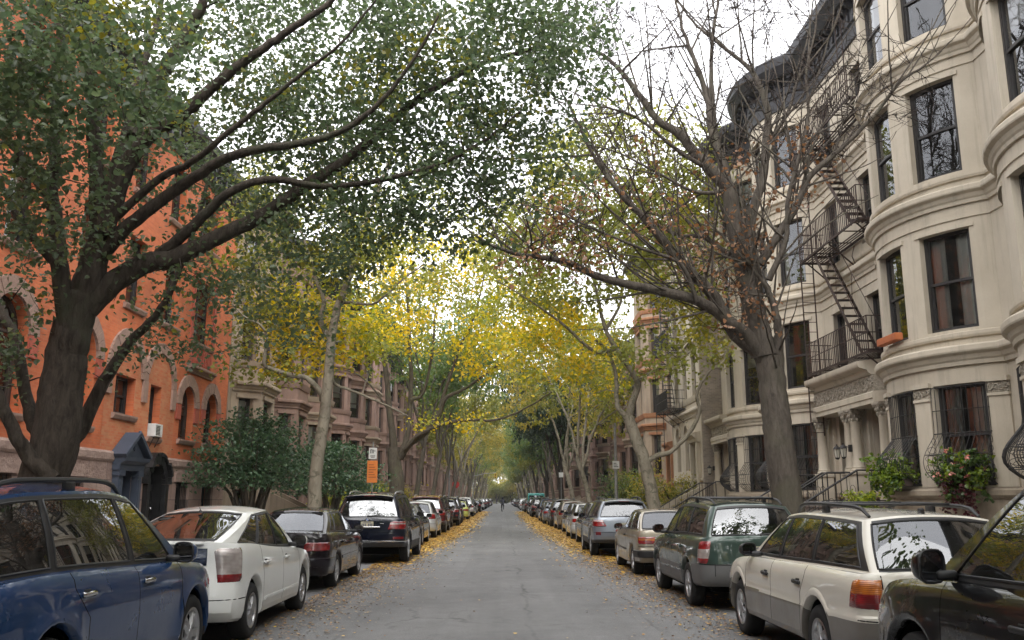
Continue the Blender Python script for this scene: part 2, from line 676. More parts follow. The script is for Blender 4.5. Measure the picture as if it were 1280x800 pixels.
def build_car(sp):
    P = Parts()
    W2 = sp['W'] / 2
    yr, yf = sp['yr'], sp['yf']
    ar, af, rw = sp['ar'], sp['af'], sp['rw']
    Ra = sp.get('Ra', rw + .045)
    z4 = pchip(sp['belt'])
    plan = pchip(sp.get('plan', [(yr, .93), (yr + .5, .985), (0, 1.), (yf - .7, .985), (yf, .86)]))
    rows = sp.get('rows') or [(0., .07, .1, .12), (.05, .03, .05, .05), (.14, .012, .015, .015), (.28, .004, 0, 0), (.45, 0., .0, .0), (.6, .0, .015, .02),
                              (.74, .006, .035, .04), (.86, .018, .05, .06), (.94, .035, .062, .085), (1., .07, .085, .14)]
    rows = [tuple(r) for r in rows]
    cw = sp.get('corner', .34)
    crown_r = sp.get('crown', .035)
    bowr, bowf = sp.get('bowr', .05), sp.get('bowf', .12)
    body = sp['paint']
    clad = sp.get('clad', body)
    clad_z = sp.get('clad_z', 0.)
    bump_z = sp.get('bump_z', .55)
    bump_mat = sp.get('bump_mat', body)
    zs, zrb, zfb = sp.get('sill', .24), sp.get('zrb', .32), sp.get('zfb', .22)
    zb = lin([(yr, zrb), (ar - Ra - .05, zrb - .02), (ar, zs), (af, zs), (af + Ra + .05, zfb), (yf, zfb)])
    seams = sp['seams']            # [(rear door rear, top), B, front door front]
    sg = .006
    ys0, ys1 = yr + cw * .8, yf - cw
    ref = [ys0, ys1]
    for a in (ar, af):
        ref += [a + Ra * math.cos(PI * i / 14) for i in range(15)] + [a - Ra - .012, a + Ra + .012, a - Ra - .07, a + Ra + .07]
    for s in seams:
        ref += [s[0] - sg, s[0] + sg]
    ref = sorted(set(round(v, 4) for v in ref if ys0 <= v <= ys1))
    out = [ref[0]]
    for v in ref[1:]:
        if v - out[-1] < .0035:
            continue
        n = int((v - out[-1]) / .22)
        for i in range(n):
            out.append(out[-1] + (v - out[-1]) / (n + 1 - i))
        out.append(v)
    ref = out
    NR, NC = 9, 6
    s0b, s0t = seams[0]
    nxt = seams[1][0] - .1
    fl = sp.get('flare', .012)

    def Wk(y, inset, z):
        w = W2 * plan(y) - inset
        for a in (ar, af):
            d = math.hypot(y - a, z - rw)
            if z > rw - .1:
                w += fl * math.exp(-((d - Ra - .01) / .06) ** 2) + (.0 if d > Ra else 0)
        return w

    def ztop(x, y):
        wy = W2 * plan(min(max(y, ys0), ys1)) - rows[-1][1]
        return z4(y) + crown_r * (1 - min(1., (x / wy) ** 2)) if wy > .05 else z4(y)

    ROWS, FR = [], []
    for k, (f, iw, ir, ifr) in enumerate(rows):
        pts = []
        yrk, yfk = yr + ir, yf - ifr
        xe = W2 * plan(yr) - iw - cw
        g = sstep((f - .58) / .3)
        sf = s0b + (s0t - s0b) * g
        kn = [ys0, ar - Ra - .02, s0b, nxt, ys1]
        kv = [ys0, min(ar - Ra - .02, sf - .3), sf, nxt, ys1]
        if kn[1] <= kn[0]:
            kn, kv = kn[:1] + kn[2:], kv[:1] + kv[2:]
        side = [float(np.interp(v, kn, kv)) for v in ref]

        def zrow(x, y):
            return zb(y) + f * (ztop(x, y) - zb(y))
        for i in range(NR):
            x = xe * i / (NR - 1)
            y = yrk + bowr * (x / (xe + cw)) ** 2
            pts.append((x, y, zrow(x, y)))
        y0 = pts[-1][1]
        W1 = Wk(side[0], iw, zrow(W2, side[0]))
        for i in range(1, NC):
            t = PI / 2 * i / NC
            x = xe + (W1 - xe) * math.sin(t)
            y = side[0] + (y0 - side[0]) * math.cos(t)
            pts.append((x, y, zrow(x, y)))
        for y in side:
            z = zb(y) + f * (ztop(W2, y) - zb(y))
            for a in (ar, af):
                d = abs(y - a)
                if d < Ra + .0005:
                    z = max(z, rw + math.sqrt(max(0, Ra * Ra - d * d)) + .016 * k)
            if f < .999:
                z = min(z, z4(y) - .012 * (len(rows) - 1 - k))
            pts.append((Wk(y, iw, z), y, z))
        xf = W2 * plan(yf) - iw - cw
        yl = yfk - bowf * (xf / (xf + cw)) ** 2
        W1 = pts[-1][0]
        for i in range(1, NC):
            t = PI / 2 * i / NC
            x = xf + (W1 - xf) * math.cos(t)
            y = side[-1] + (yl - side[-1]) * math.sin(t)
            pts.append((x, y, zrow(x, y)))
        for i in range(NR):
            x = xf * (1 - i / (NR - 1))
            y = yfk - bowf * (x / (xf + cw)) ** 2
            pts.append((x, y, zrow(x, y)))
        ROWS.append(pts)
        FR.append(f)
    nc = len(ROWS[0])
    S0 = NR + NC - 1
    S1 = S0 + len(ref) - 1
    dm = {}
    doorf = sp.get('doorf', .1)
    for k in range(len(rows) - 1):
        fm = (FR[k] + FR[k + 1]) / 2
        for j in range(nc - 1):
            q = [ROWS[k][j], ROWS[k][j + 1], ROWS[k + 1][j + 1], ROWS[k + 1][j]]
            zc = sum(p[2] for p in q) / 4
            mat = clad if zc < clad_z else body
            key = 'body'
            if S0 <= j < S1:
                ym = (ref[j - S0] + ref[j + 1 - S0]) / 2
                hit = [abs(ym - s[0]) < sg * .9 for s in seams]
                if any(hit) and fm > doorf:
                    mat = M_['well']
                elif fm > doorf:
                    for d in range(len(seams) - 1):
                        if seams[d][0] < ym < seams[d + 1][0] and seams[d + 1][0] - seams[d][0] > .1:
                            key = 'door%d' % d
            yc = sum(p[1] for p in q) / 4
            if (yc < ar - Ra * .9 or yc > af + Ra * .9) and zc < bump_z and key == 'body':
                key = 'bumper_r' if yc < 0 else 'bumper_f'
                mat = bump_mat if zc > clad_z else clad
            for side in (1, -1):
                kk = key
                if key.startswith('door'):
                    kk = key + ('r' if side > 0 else 'l')
                    mb = P.mb(kk, 'door')
                elif key.startswith('bumper'):
                    mb = P.mb(kk, 'bumper')
                else:
                    mb = P.mb('body', 'body')
                pp = [(p[0] * side, p[1], p[2]) for p in q]
                if side < 0:
                    pp = pp[::-1]
                mb.poly(pp, mat)

    # ---- slices, used to lay lamps and badges on the skin
    def slice_at(z):
        xs, yy = [], []
        for j in range(nc):
            zz = [ROWS[k][j][2] for k in range(len(rows))]
            xs.append(float(np.interp(z, zz, [ROWS[k][j][0] for k in range(len(rows))])))
            yy.append(float(np.interp(z, zz, [ROWS[k][j][1] for k in range(len(rows))])))
        return xs, yy

    def skin(z, i, off, xy=None):
        xs, yy = xy or slice_at(z)
        idx = np.arange(nc)
        x, y = float(np.interp(i, idx, xs)), float(np.interp(i, idx, yy))
        x2, y2 = float(np.interp(i + .3, idx, xs)), float(np.interp(i + .3, idx, yy))
        x1, y1 = float(np.interp(i - .3, idx, xs)), float(np.interp(i - .3, idx, yy))
        tx, ty = x2 - x1, y2 - y1
        L = math.hypot(tx, ty) or 1
        return (x + ty / L * off, y - tx / L * off, z)

    def side_i(y, z):
        xs, yy = slice_at(z)
        return float(np.interp(y, yy[S0:S1 + 1], list(range(S0, S1 + 1))))

    def patch(key, name, z0, z1, xa, yb, bands, parent=None, nz=8, m=9, off=.014, side=(1, -1), front=False, xb=None):
        for s in side:
            mb = P.mb(key + ('r' if s > 0 else 'l'), name, parent, 38)
            grid_, inner = [], []
            for a in range(nz + 1):
                u = a / nz
                z = z0 + (z1 - z0) * u
                xs, yy = slice_at(z)
                X = xa[0] + (xa[1] - xa[0]) * u
                Y = yb[0] + (yb[1] - yb[0]) * u
                if front:
                    rx = list(range(S1, nc))
                    i0 = float(np.interp(-X, [-xs[i] for i in rx], rx))
                    i1 = float(np.interp(Y, yy[S0:nc], list(range(S0, nc))))
                else:
                    i0 = float(np.interp(X, xs[:S0 + 1], list(range(S0 + 1))))
                    i1 = float(np.interp(Y, yy[:S1], list(range(S1)))) if xb is None else float(np.interp(xb, xs[:S0 + 1], list(range(S0 + 1))))
                row = []
                for b in range(m + 1):
                    i = i0 + (i1 - i0) * b / m
                    e = a in (0, nz) or b in (0, m)
                    p = skin(z, i, -.006 if e else off, (xs, yy))
                    row.append((p[0] * s, p[1], p[2] + 0))
                grid_.append(row)
            for a in range(nz):
                u = (a + .5) / nz
                mat = [bm for lim, bm in bands if u <= lim][0]
                mb.grid(grid_[a:a + 2], mat, flip=(s < 0) != front)

    # ---- deck: bonnet and boot lid, open under the greenhouse
    G = sp['g']
    top = ROWS[-1]
    ndx = 14
    for j in range(nc - 1):
        (x0, y0, _), (x1, y1, _) = top[j], top[j + 1]
        for i in range(ndx):
            u0, u1 = -1 + 2 * i / ndx, -1 + 2 * (i + 1) / ndx
            ym = (y0 + y1) / 2
            xm = (x0 + x1) / 2 * (u0 + u1) / 2
            if G['rear'][0] + .1 < ym < G['front'][0] - .12 and abs(xm) < G['wb'][1] - .1:
                continue
            q = [(x0 * u0, y0, ztop(x0 * u0, y0)), (x0 * u1, y0, ztop(x0 * u1, y0)), (x1 * u1, y1, ztop(x1 * u1, y1)), (x1 * u0, y1, ztop(x1 * u0, y1))]
            P.mb('body').poly(q, body)
    # ---- greenhouse
    grb, grt = G['rear']
    gfb, gft = G['front']
    roof = pchip(G['roof'])
    rd = G.get('rd', .05)
    gb = pchip(G['base'])
    gc = G.get('corner', .1)
    wb = pchip([(grb, G['wb'][0]), ((grb + gfb) / 2, G['wb'][1]), (gfb, G['wb'][2])])
    wt = pchip([(grt, G['wt'][0]), ((grt + gft) / 2, G['wt'][1]), (gft, G['wt'][2])])
    keys = [(grb + gc, grt + gc)] + list(G['keys']) + [(gfb - gc, gft - gc)]
    types = G['types']
    cols = []
    for i, (a, b) in enumerate(zip(keys[:-1], keys[1:])):
        n = max(1, int(round((b[0] - a[0] + b[1] - a[1]) / 2 / .16)))
        for s in range(n):
            cols.append((a[0] + (b[0] - a[0]) * s / n, a[1] + (b[1] - a[1]) * s / n, types[i]))
    cols.append((keys[-1][0], keys[-1][1], types[-1]))
    trows = [-.06, .0, .055, .28, .5, .72, G.get('tt', .9), .96, 1.]
    ga = len(cols)
    GR = []
    bow = G.get('bow', (.05, .1))

    def rtop(x, y, w):
        return roof(y) - rd * min(1.2, (abs(x) / w) ** 2.4)
    for t in trows:
        pts = []
        bulge = .022 * math.sin(PI * min(1, max(0, t)))

        def wid(yb_, yt_):
            return wb(yb_) + (wt(yt_) - wb(yb_)) * t + bulge

        def zz(yb_, yt_, x, w):
            zt = rtop(x, yt_, wt(yt_))
            return gb(yb_) + (zt - gb(yb_)) * t
        wr = wid(grb, grt)
        yrr = grb + (grt - grb) * t - bulge * .8
        xe = wr - gc * 1.1
        for i in range(NR):
            x = xe * i / (NR - 1)
            y = yrr + bow[0] * (x / wr) ** 2
            pts.append((x, y, zz(grb, grt, x, wr)))
        ye = pts[-1][1]
        c0 = cols[0]
        W1, Y1 = wid(c0[0], c0[1]), c0[0] + (c0[1] - c0[0]) * t
        for i in range(1, NC):
            a = PI / 2 * i / NC
            x, y = xe + (W1 - xe) * math.sin(a), Y1 + (ye - Y1) * math.cos(a)
            s = math.sin(a)
            pts.append((x, y, zz(grb + (c0[0] - grb) * s, grt + (c0[1] - grt) * s, x, W1)))
        for (a, b, ty) in cols:
            pts.append((wid(a, b), a + (b - a) * t, zz(a, b, wt(b), 1)))
        wf = wid(gfb, gft)
        yff = gfb + (gft - gfb) * t + bulge * .8
        xf = wf - gc * 1.1
        c1 = cols[-1]
        W1, Y1 = wid(c1[0], c1[1]), c1[0] + (c1[1] - c1[0]) * t
        ye = yff - bow[1] * (xf / wf) ** 2
        for i in range(1, NC):
            a = PI / 2 * i / NC
            x, y = xf + (W1 - xf) * math.cos(a), Y1 + (ye - Y1) * math.sin(a)
            s = math.sin(a)
            pts.append((x, y, zz(c1[0] + (gfb - c1[0]) * s, c1[1] + (gft - c1[1]) * s, x, W1)))
        for i in range(NR):
            x = xf * (1 - i / (NR - 1))
            pts.append((x, yff - bow[1] * (x / wf) ** 2, zz(gfb, gft, x, wf)))
        GR.append(pts)
    gn = len(GR[0])
    c0i = NR + NC - 1
    gl_side = sp.get('glass', M_['cglass'])
    gl_rear = sp.get('glass_rear', gl_side)
    re_ = G.get('rear_end', NR + 1)
    loops = {}
    for k in range(len(trows) - 1):
        for j in range(gn - 1):
            q = [GR[k][j], GR[k][j + 1], GR[k + 1][j + 1], GR[k + 1][j]]
            rear = j < re_
            frontw = j >= gn - 1 - NR - 1
            sd = c0i <= j < c0i + len(cols) - 1
            isg = 2 <= k < 6
            key, mat = 'body', body
            if rear and isg and not G.get('panel', False):
                key, mat = 'rear_window', gl_rear
            elif frontw and isg:
                key, mat = 'windshield', M_['cglass']
            elif sd:
                ty = cols[j - c0i][2]
                if ty[0] == 'g' and isg:
                    key, mat = 'sw' + ty, (gl_rear if ty in sp.get('darkpanes', ()) else gl_side)
                elif ty == 'p' and 1 <= k < 7:
                    mat = M_['trim']
                elif ty[0] == 'g' and k in (1, 6):
                    mat = M_['trim']
            elif (rear or frontw) and k in (1, 6):
                mat = M_['trim']
            if key == 'body' and k == 7 and sp.get('roof_mat'):
                mat = sp['roof_mat']
            for s in (1, -1):
                kk = key if key in ('body', 'rear_window', 'windshield') else key + ('r' if s > 0 else 'l')
                nm = 'side_window' if kk.startswith('sw') else kk
                pp = [(p[0] * s, p[1], p[2]) for p in q]
                P.mb(kk, nm).poly(pp if s > 0 else pp[::-1], mat)
    top = GR[-1]
    nr = 14
    rmat = sp.get('roof_mat', body)
    for j in range(gn - 1):
        (x0, y0, _), (x1, y1, _) = top[j], top[j + 1]
        for i in range(nr):
            u0, u1 = -1 + 2 * i / nr, -1 + 2 * (i + 1) / nr
            q = []
            for (x, y, z), u in ((top[j], u0), (top[j], u1), (top[j + 1], u1), (top[j + 1], u0)):
                q.append((x * u, y, max(rtop(x * u, y, wt(y)), z) if abs(u) < 1 else z))
            P.mb('body').poly(q, rmat)
    # ---- underside, wheel wells, cabin
    w = P.mb('underbody', 'underbody', None, None)
    w.box((-W2 + .22, yr + .3, max(.2, zrb - .06)), (W2 - .22, ar, zrb + .1), M_['well'])
    w.box((-W2 + .22, ar, .2), (W2 - .22, yf - .3, .34), M_['well'])
    w.box((-W2 + .07, ar + Ra + .02, .26), (W2 - .07, af - Ra - .02, .36), M_['well'])
    for a in (ar, af):
        for s in (1, -1):
            rws = []
            for i in range(17):
                t = PI * i / 16
                rws.append([(s * (W2 * plan(a) - .07), a + Ra * math.cos(t), rw + Ra * math.sin(t) + .004), (s * (W2 - .34), a + Ra * math.cos(t), rw + Ra * math.sin(t) + .004)])
            w.grid(rws, M_['well'])
            w.poly([r[1] for r in rws], M_['well'])
    c = P.mb('cabin', 'cabin', None, 40)
    cm = sp.get('cabin', M_['inner'])
    zc = z4(0) - .42
    c.box((-W2 + .14, max(yr + .25, grb + .05), zc - .1), (W2 - .14, gfb - .2, zc), cm)
    c.rbox((-W2 + .12, gfb - .5, zc), (W2 - .12, gfb - .1, z4(gfb - .3) - .01), .06, M_['inner'])
    sf = seams[1][0] + sp.get('seat', .05)
    for (yy, ) in ((sf,), (sf - .85,)):
        for s in (1, -1):
            Mx = Matrix.Translation((s * .36, yy, zc)) @ Matrix.Rotation(.2, 4, 'X')
            c.rbox((-.24, -.09, 0), (.24, .08, .6), .06, cm, Mx)
            c.rbox((-.13, -.07, .64), (.13, .05, .84), .05, cm, Mx)
            c.tube([Mx @ Vector((-.06, 0, .58)), Mx @ Vector((-.06, 0, .68))], .008, 5, M_['trim'])
            c.tube([Mx @ Vector((.06, 0, .58)), Mx @ Vector((.06, 0, .68))], .008, 5, M_['trim'])
            c.rbox((s * .36 - .25, yy, zc - .05), (s * .36 + .25, yy + .5, zc + .14), .05, cm)
    sw = [Vector((-.36 + .18 * math.cos(t), gfb - .62 + .05 * math.sin(t), zc + .46 + .17 * math.sin(t))) for t in [2 * PI * i / 16 for i in range(16)]]
    c.tube(sw, .014, 6, M_['trim'], closed=True)
    # ---- window edging
    tr = P.mb('window_trim', 'window_trim', None, 60)

    def edge(pts, r=.008, m=None):
        for s in (1, -1):
            tr.tube([(p[0] * s, p[1], p[2]) for p in pts], r, 5, m or M_['trim'])
    dcols = [c0i + i for i in range(len(cols)) if cols[i][2][0] == 'g' and (i == 0 or cols[i - 1][2] != cols[i][2])]
    for j in dcols:
        ty = cols[j - c0i][2]
        j2 = j
        while j2 < c0i + len(cols) - 1 and cols[j2 - c0i][2] == ty:
            j2 += 1
        lp = [GR[2][i] for i in range(j, j2 + 1)] + [GR[k][j2] for k in range(3, 7)] + [GR[6][i] for i in range(j2 - 1, j - 1, -1)] + [GR[k][j] for k in range(5, 2, -1)]
        for s in (1, -1):
            tr.tube([(p[0] * s, p[1], p[2]) for p in lp], .009, 5, sp.get('trim_mat', M_['trim']), closed=True)
    lp = [GR[2][i] for i in range(re_ + 1)] + [GR[k][re_] for k in range(3, 7)]
    half2 = [GR[6][i] for i in range(re_ - 1, -1, -1)]
    mir = lambda L: [(-p[0], p[1], p[2]) for p in L]
    full = lp + half2 + mir(half2[::-1][1:]) + mir(lp[::-1][:-1])
    tr.tube(full, .01, 5, M_['trim'], closed=True)
    # ---- wheels
    st = sp.get('wheel', (5, 2, .02))
    rim = sp.get('rimr', .215)
    for s in (1, -1):
        for a, nm in ((ar, 'b'), (af, 'f')):
            wheel_parts(P, 'wheel%s%d' % (nm, s), s, a, rw, W2 * plan(a) - sp.get('wtuck', .012), .215, st, rim, sp.get('wheel_mat', M_['alloy']))
    # ---- lamps
    for i, lp in enumerate(sp.get('lamps', [])):
        patch('tail%d' % i, lp.get('name', 'tail_light'), *lp['z'], lp['xa'], lp['yb'], lp['bands'], off=lp.get('off', .014), xb=lp.get('xb'))
    fz = sp.get('headz', (.62, .76))
    patch('head', 'headlight', fz[0], fz[1], (W2 * .55, W2 * .5), (yf - .42, yf - .6), [(1., M_['lampwhite'])], front=True, off=.006)
    # ---- handles, mirrors, plate, wiper, gaps
    hm = sp.get('handle_mat', body)
    hz = sp.get('handle_z', .86)
    for d in range(len(seams) - 1):
        for s in (1, -1):
            if seams[d + 1][0] - seams[d][0] < .1:
                continue
            y = (seams[d][0] if d else seams[0][1]) + .17
            i = side_i(y, hz)
            p = skin(hz, i, .018)
            h = P.mb('handle%d%d' % (d, s), 'door_handle', 'door%d%s' % (d, 'r' if s > 0 else 'l'), 40)
            h.rbox((p[0] * s - .016, y - .1, hz - .019), (p[0] * s + .016, y + .1, hz + .019), .014, hm)
            q = skin(hz, i, -.004)
            h.rbox((q[0] * s - .006, y - .05, hz - .032), (q[0] * s + .006, y + .05, hz + .032), .006, M_['trim'])
    my, mz = sp['mirror']
    mm = sp.get('mirror_mat', body)
    for s in (1, -1):
        x = wb(my) + .03
        k = P.mb('mirror%d' % s, 'side_mirror', None, 45)
        ms = sp.get('mirror_size', (.11, .068))
        Mx = Matrix.Translation((s * (x + .13), my - .02, mz + .055)) @ Matrix.Rotation(-s * .5, 4, 'Z')
        pr = []
        for t in range(7):
            u = t / 6
            r = math.cos(u * PI / 2) ** .6 if u < 1 else .02
            pr.append((max(r, .03), u * .13))
        for (ra, ha), (rb, hb) in zip(pr[:-1], pr[1:]):
            A, B = [], []
            for j in range(17):
                t = 2 * PI * j / 16
                cx = abs(math.cos(t)) ** .6 * (1 if math.cos(t) > 0 else -1)
                cz = abs(math.sin(t)) ** .6 * (1 if math.sin(t) > 0 else -1)
                A.append(Mx @ Vector((cx * ms[0] * ra, ha, cz * ms[1] * ra)))
                B.append(Mx @ Vector((cx * ms[0] * rb, hb, cz * ms[1] * rb)))
            k.grid([A, B], mm)
        ringp = [Mx @ Vector((abs(math.cos(2 * PI * j / 16)) ** .6 * (1 if math.cos(2 * PI * j / 16) > 0 else -1) * ms[0] * .99, 0,
                              abs(math.sin(2 * PI * j / 16)) ** .6 * (1 if math.sin(2 * PI * j / 16) > 0 else -1) * ms[1] * .99)) for j in range(16)]
        k.tube(ringp, .009, 5, M_['trim'], closed=True)
        gl = P.mb('mirrorglass%d' % s, 'mirror_glass', 'mirror%d' % s, None)
        gl.poly([(p[0], p[1] + .006, p[2]) for p in ringp], M_['mirror'])
        k.rbox((s * x - .04 if s > 0 else s * x - .1, my, mz - .03), (s * x + .1 if s > 0 else s * x + .04, my + .07, mz + .03), .02, M_['trim'])
    pz = sp.get('plate_z', .8)
    py = skin(pz, 0, 0)[1]
    pl = P.mb('plate', 'number_plate', None, None)
    if sp.get('plate', True):
        pl.box((-.155, py - .022, pz - .078), (.155, py - .008, pz + .078), M_['plate'])
        for i in range(7):
            x = -.12 + i * .04
            if i != 3:
                pl.box((x - .012, py - .0245, pz - .03), (x + .012, py - .0225, pz + .03), M_['ink'])
        pl.box((-.1, py - .0245, pz + .048), (.1, py - .0225, pz + .06), M_['ink'])
    gp = P.mb('panel_gap', 'panel_gap', None, 60)
    for gz, ga_ in sp.get('gaps', []):          # horizontal shut lines across the back
        xs, yy = slice_at(gz)
        i1 = float(np.interp(ga_, xs[:S0 + 1], list(range(S0 + 1)))) if ga_ > 0 else float(np.interp(-ga_ + yr, yy[:S1], list(range(S1))))
        pts = [skin(gz, i1 * t / 16, .001, (xs, yy)) for t in range(17)]
        pts = [(-p[0], p[1], p[2]) for p in pts[::-1][:-1]] + pts
        gp.tube(pts, .005, 5, M_['well'])
    for vx, z0, z1 in sp.get('vgaps', []):      # upright shut lines of the tailgate
        pts = []
        for t in range(9):
            z = z0 + (z1 - z0) * t / 8
            xs, yy = slice_at(z)
            i = float(np.interp(vx, xs[:S0 + 1], list(range(S0 + 1))))
            pts.append(skin(z, i, .001, (xs, yy)))
        for s in (1, -1):
            gp.tube([(p[0] * s, p[1], p[2]) for p in pts], .005, 5, M_['well'])
    for mz_, a0, a1, hh in sp.get('moulds', []):     # side rubbing strips
        for s in (1, -1):
            for b0, b1 in ((a0, seams[1][0] - .01), (seams[1][0] + .01, a1)):
                pts = []
                for t in range(9):
                    y = b0 + (b1 - b0) * t / 8
                    p = skin(mz_, side_i(y, mz_), .004)
                    pts.append((p[0] * s, p[1], p[2]))
                for q0, q1 in zip(pts[:-1], pts[1:]):
                    P.mb('moulding%d' % s, 'side_moulding', None, 30).bar(q0, q1, .016, hh, sp.get('mould_mat', M_['trim']))
    if sp.get('wiper'):
        x0, x1, t0, t1 = sp['wiper']
        wpr = P.mb('wiper', 'rear_wiper', None, 40)

        def rg(x, t):
            y = grb + (grt - grb) * t - .035 - .02 * math.sin(PI * t)
            return (x, y + bow[0] * (x / wb(grb)) ** 2, gb(grb) + (rtop(0, grt, 1) - gb(grb)) * t)
        wpr.tube([rg(x0, t0), rg((x0 + x1) / 2, (t0 + t1) / 2 + .02), rg(x1, t1)], [.016, .01, .006], 6, M_['trim'])
        wpr.ball(rg(x0, t0), .024, 6, M_['trim'])
    if sp.get('rails'):
        ra0, ra1, rx, rh = sp['rails']
        for s in (1, -1):
            rl = P.mb('rail%d' % s, 'roof_rail', None, 50)
            n = 14
            pts = []
            for i in range(n + 1):
                y = ra0 + (ra1 - ra0) * i / n
                e = min(1., min(i, n - i) / 1.6)
                x = s * (wt(y) - rx)
                pts.append((x, y, rtop(x, y, wt(y)) + .01 + rh * math.sin(e * PI / 2)))
            rl.tube(pts, [.014] + [.02] * (n - 1) + [.014], 7, sp.get('rail_mat', M_['trim']))
            mid = (ra0 + ra1) / 2
            x = s * (wt(mid) - rx)
            rl.rbox((x - .018, mid - .08, rtop(x, mid, wt(mid)) - .01), (x + .018, mid + .08, rtop(x, mid, wt(mid)) + rh), .012, sp.get('rail_mat', M_['trim']))
    for cy in sp.get('crossbars', []):
        cb = P.mb('crossbar', 'roof_rack', None, 50)
        x = wt(cy) - sp['rails'][2]
        z = rtop(x, cy, wt(cy)) + sp['rails'][3] + .02
        cb.rbox((-x, cy - .035, z - .012), (x, cy + .035, z + .014), .012, M_['trim'])
    if sp.get('spoiler'):
        dy, th = sp['spoiler']
        so = P.mb('spoiler', 'roof_spoiler', None, 35)
        rws = []
        for i in range(9):
            x = -(G['wt'][0] - .03) + 2 * (G['wt'][0] - .03) * i / 8
            z = rtop(x, grt, wt(grt))
            yb_ = grt + bow[0] * (x / wt(grt)) ** 2
            rws.append([(x, yb_ + .12, z + .012), (x, yb_ - dy * .4, z + .008), (x, yb_ - dy, z - .02), (x, yb_ - dy + .01, z - .02 - th), (x, yb_ + .02, z - th * 1.4)])
        so.grid(rws, sp.get('spoiler_mat', body))
        so.poly(rws[0], sp.get('spoiler_mat', body))
        so.poly(rws[-1][::-1], sp.get('spoiler_mat', body))
        so.rbox((-.14, grt - dy - .004, rtop(0, grt, 1) - .046), (.14, grt - dy + .03, rtop(0, grt, 1) - .028), .006, M_['lampdark'])
    if sp.get('antenna'):
        ay, ah = sp['antenna']
        an = P.mb('antenna', 'antenna', None, 40)
        an.lathe([(.03, 0), (.024, .02), (.01, .035)], 8, M_['trim'], Matrix.Translation((0, ay, roof(ay) - .006)))
        if ah > .06:
            an.tube([(0, ay, roof(ay) + .02), (0, ay - ah * .5, roof(ay) + ah * .8)], [.006, .003], 5, M_['trim'])
        else:
            an.rbox((-.014, ay - .05, roof(ay) - .01), (.014, ay + .05, roof(ay) + .045), .012, M_['trim'])
    if sp.get('bumper_bar'):                    # protruding bumper moulding round the back
        z0, z1, off, bm_ = sp['bumper_bar']
        mb = P.mb('bumper_r', 'bumper')
        for s in (1, -1):
            g = []
            for z, o in ((z0 - .01, -.01), (z0, off * .8), ((z0 + z1) / 2, off), (z1, off * .8), (z1 + .012, -.01)):
                xs, yy = slice_at(z)
                i1 = float(np.interp(ar - Ra - .02, yy[:S1], list(range(S1))))
                row = []
                for t in range(19):
                    p = skin(z, i1 * t / 18, o, (xs, yy))
                    row.append((p[0] * s, p[1], p[2]))
                g.append(row)
            mb.grid(g, bm_, flip=s < 0)
    if sp.get('roundel'):
        rz = sp['roundel']
        rp = skin(rz, 0, .012)
        Mx = Matrix.Translation((0, rp[1], rz)) @ Matrix.Rotation(PI / 2, 4, 'X')
        bd = P.mb('badge', 'badge', None, 40)
        bd.lathe([(.041, -.01), (.041, .003), (.03, .004)], 20, M_['trim'], Mx, cap=False)
        for q in range(4):
            pts = [Mx @ Vector((0, 0, .004))] + [Mx @ Vector((.03 * math.cos(a), .03 * math.sin(a), .004)) for a in [PI / 2 * q + PI / 2 * i / 6 for i in range(7)]]
            bd.poly(pts, M_['blueplastic'] if q % 2 else M_['white'])
    for (fn) in sp.get('extra', []):
        fn(P, dict(skin=skin, slice_at=slice_at, side_i=side_i, roof=roof, wt=wt, z4=z4, S0=S0, rtop=rtop))
    return P
# ---------------------------------------------------------------- the cars' shapes (y forward, origin on the road under the middle)
C_ = {
    'blue': paint('deep_blue_paint', (.011, .042, .125), .25, .28, dirt=.2),
    'white': paint('white_paint', (.68, .69, .67), 0., .35, dirt=.12),
    'black': paint('black_paint', (.005, .005, .006), .0, .25, dirt=.0),
    'navy': paint('blue_black_paint', (.004, .006, .014), .1, .25, dirt=.02),
    'plum': paint('dark_aubergine_paint', (.009, .006, .01), .2, .3, dirt=.03),
    'green': paint('dark_green_paint', (.036, .058, .049), .35, .3, dirt=.2),
    'beige': paint('champagne_paint', (.3, .265, .205), .5, .35, dirt=.25),
    'silver': paint('silver_paint', (.2, .225, .26), .55, .33, dirt=.15),
    'pearl': paint('pale_pearl_paint', (.6, .57, .5), .05, .38, dirt=.2),
    'stone': paint('warm_grey_paint', (.17, .155, .135), .35, .45, dirt=.3),
    'grey': paint('dark_grey_paint', (.04, .042, .047), .4, .32, dirt=.2),
    'maroon': paint('maroon_paint', (.085, .018, .02), .3, .3, dirt=.2),
    'yellow': paint('taxi_yellow_paint', (.5, .28, .04), 0., .35, dirt=.25),
    'tan': paint('tan_paint', (.26, .22, .17), .4, .35, dirt=.25),
    'ice': paint('pale_silver_paint', (.55, .57, .58), .5, .32, dirt=.15),
    'lime': paint('yellow_green_paint', (.42, .46, .12), .1, .35, dirt=.2),
    'steel': paint('steel_blue_paint', (.07, .1, .15), .4, .32, dirt=.2),
}
CLAD = flat('grey_bumper_plastic', (.13, .13, .13), .55)
CLADD = flat('dark_bumper_plastic', (.03, .03, .032), .6)
R1, RC, RA = M_['lampred'], M_['lampclear'], M_['lampamber']


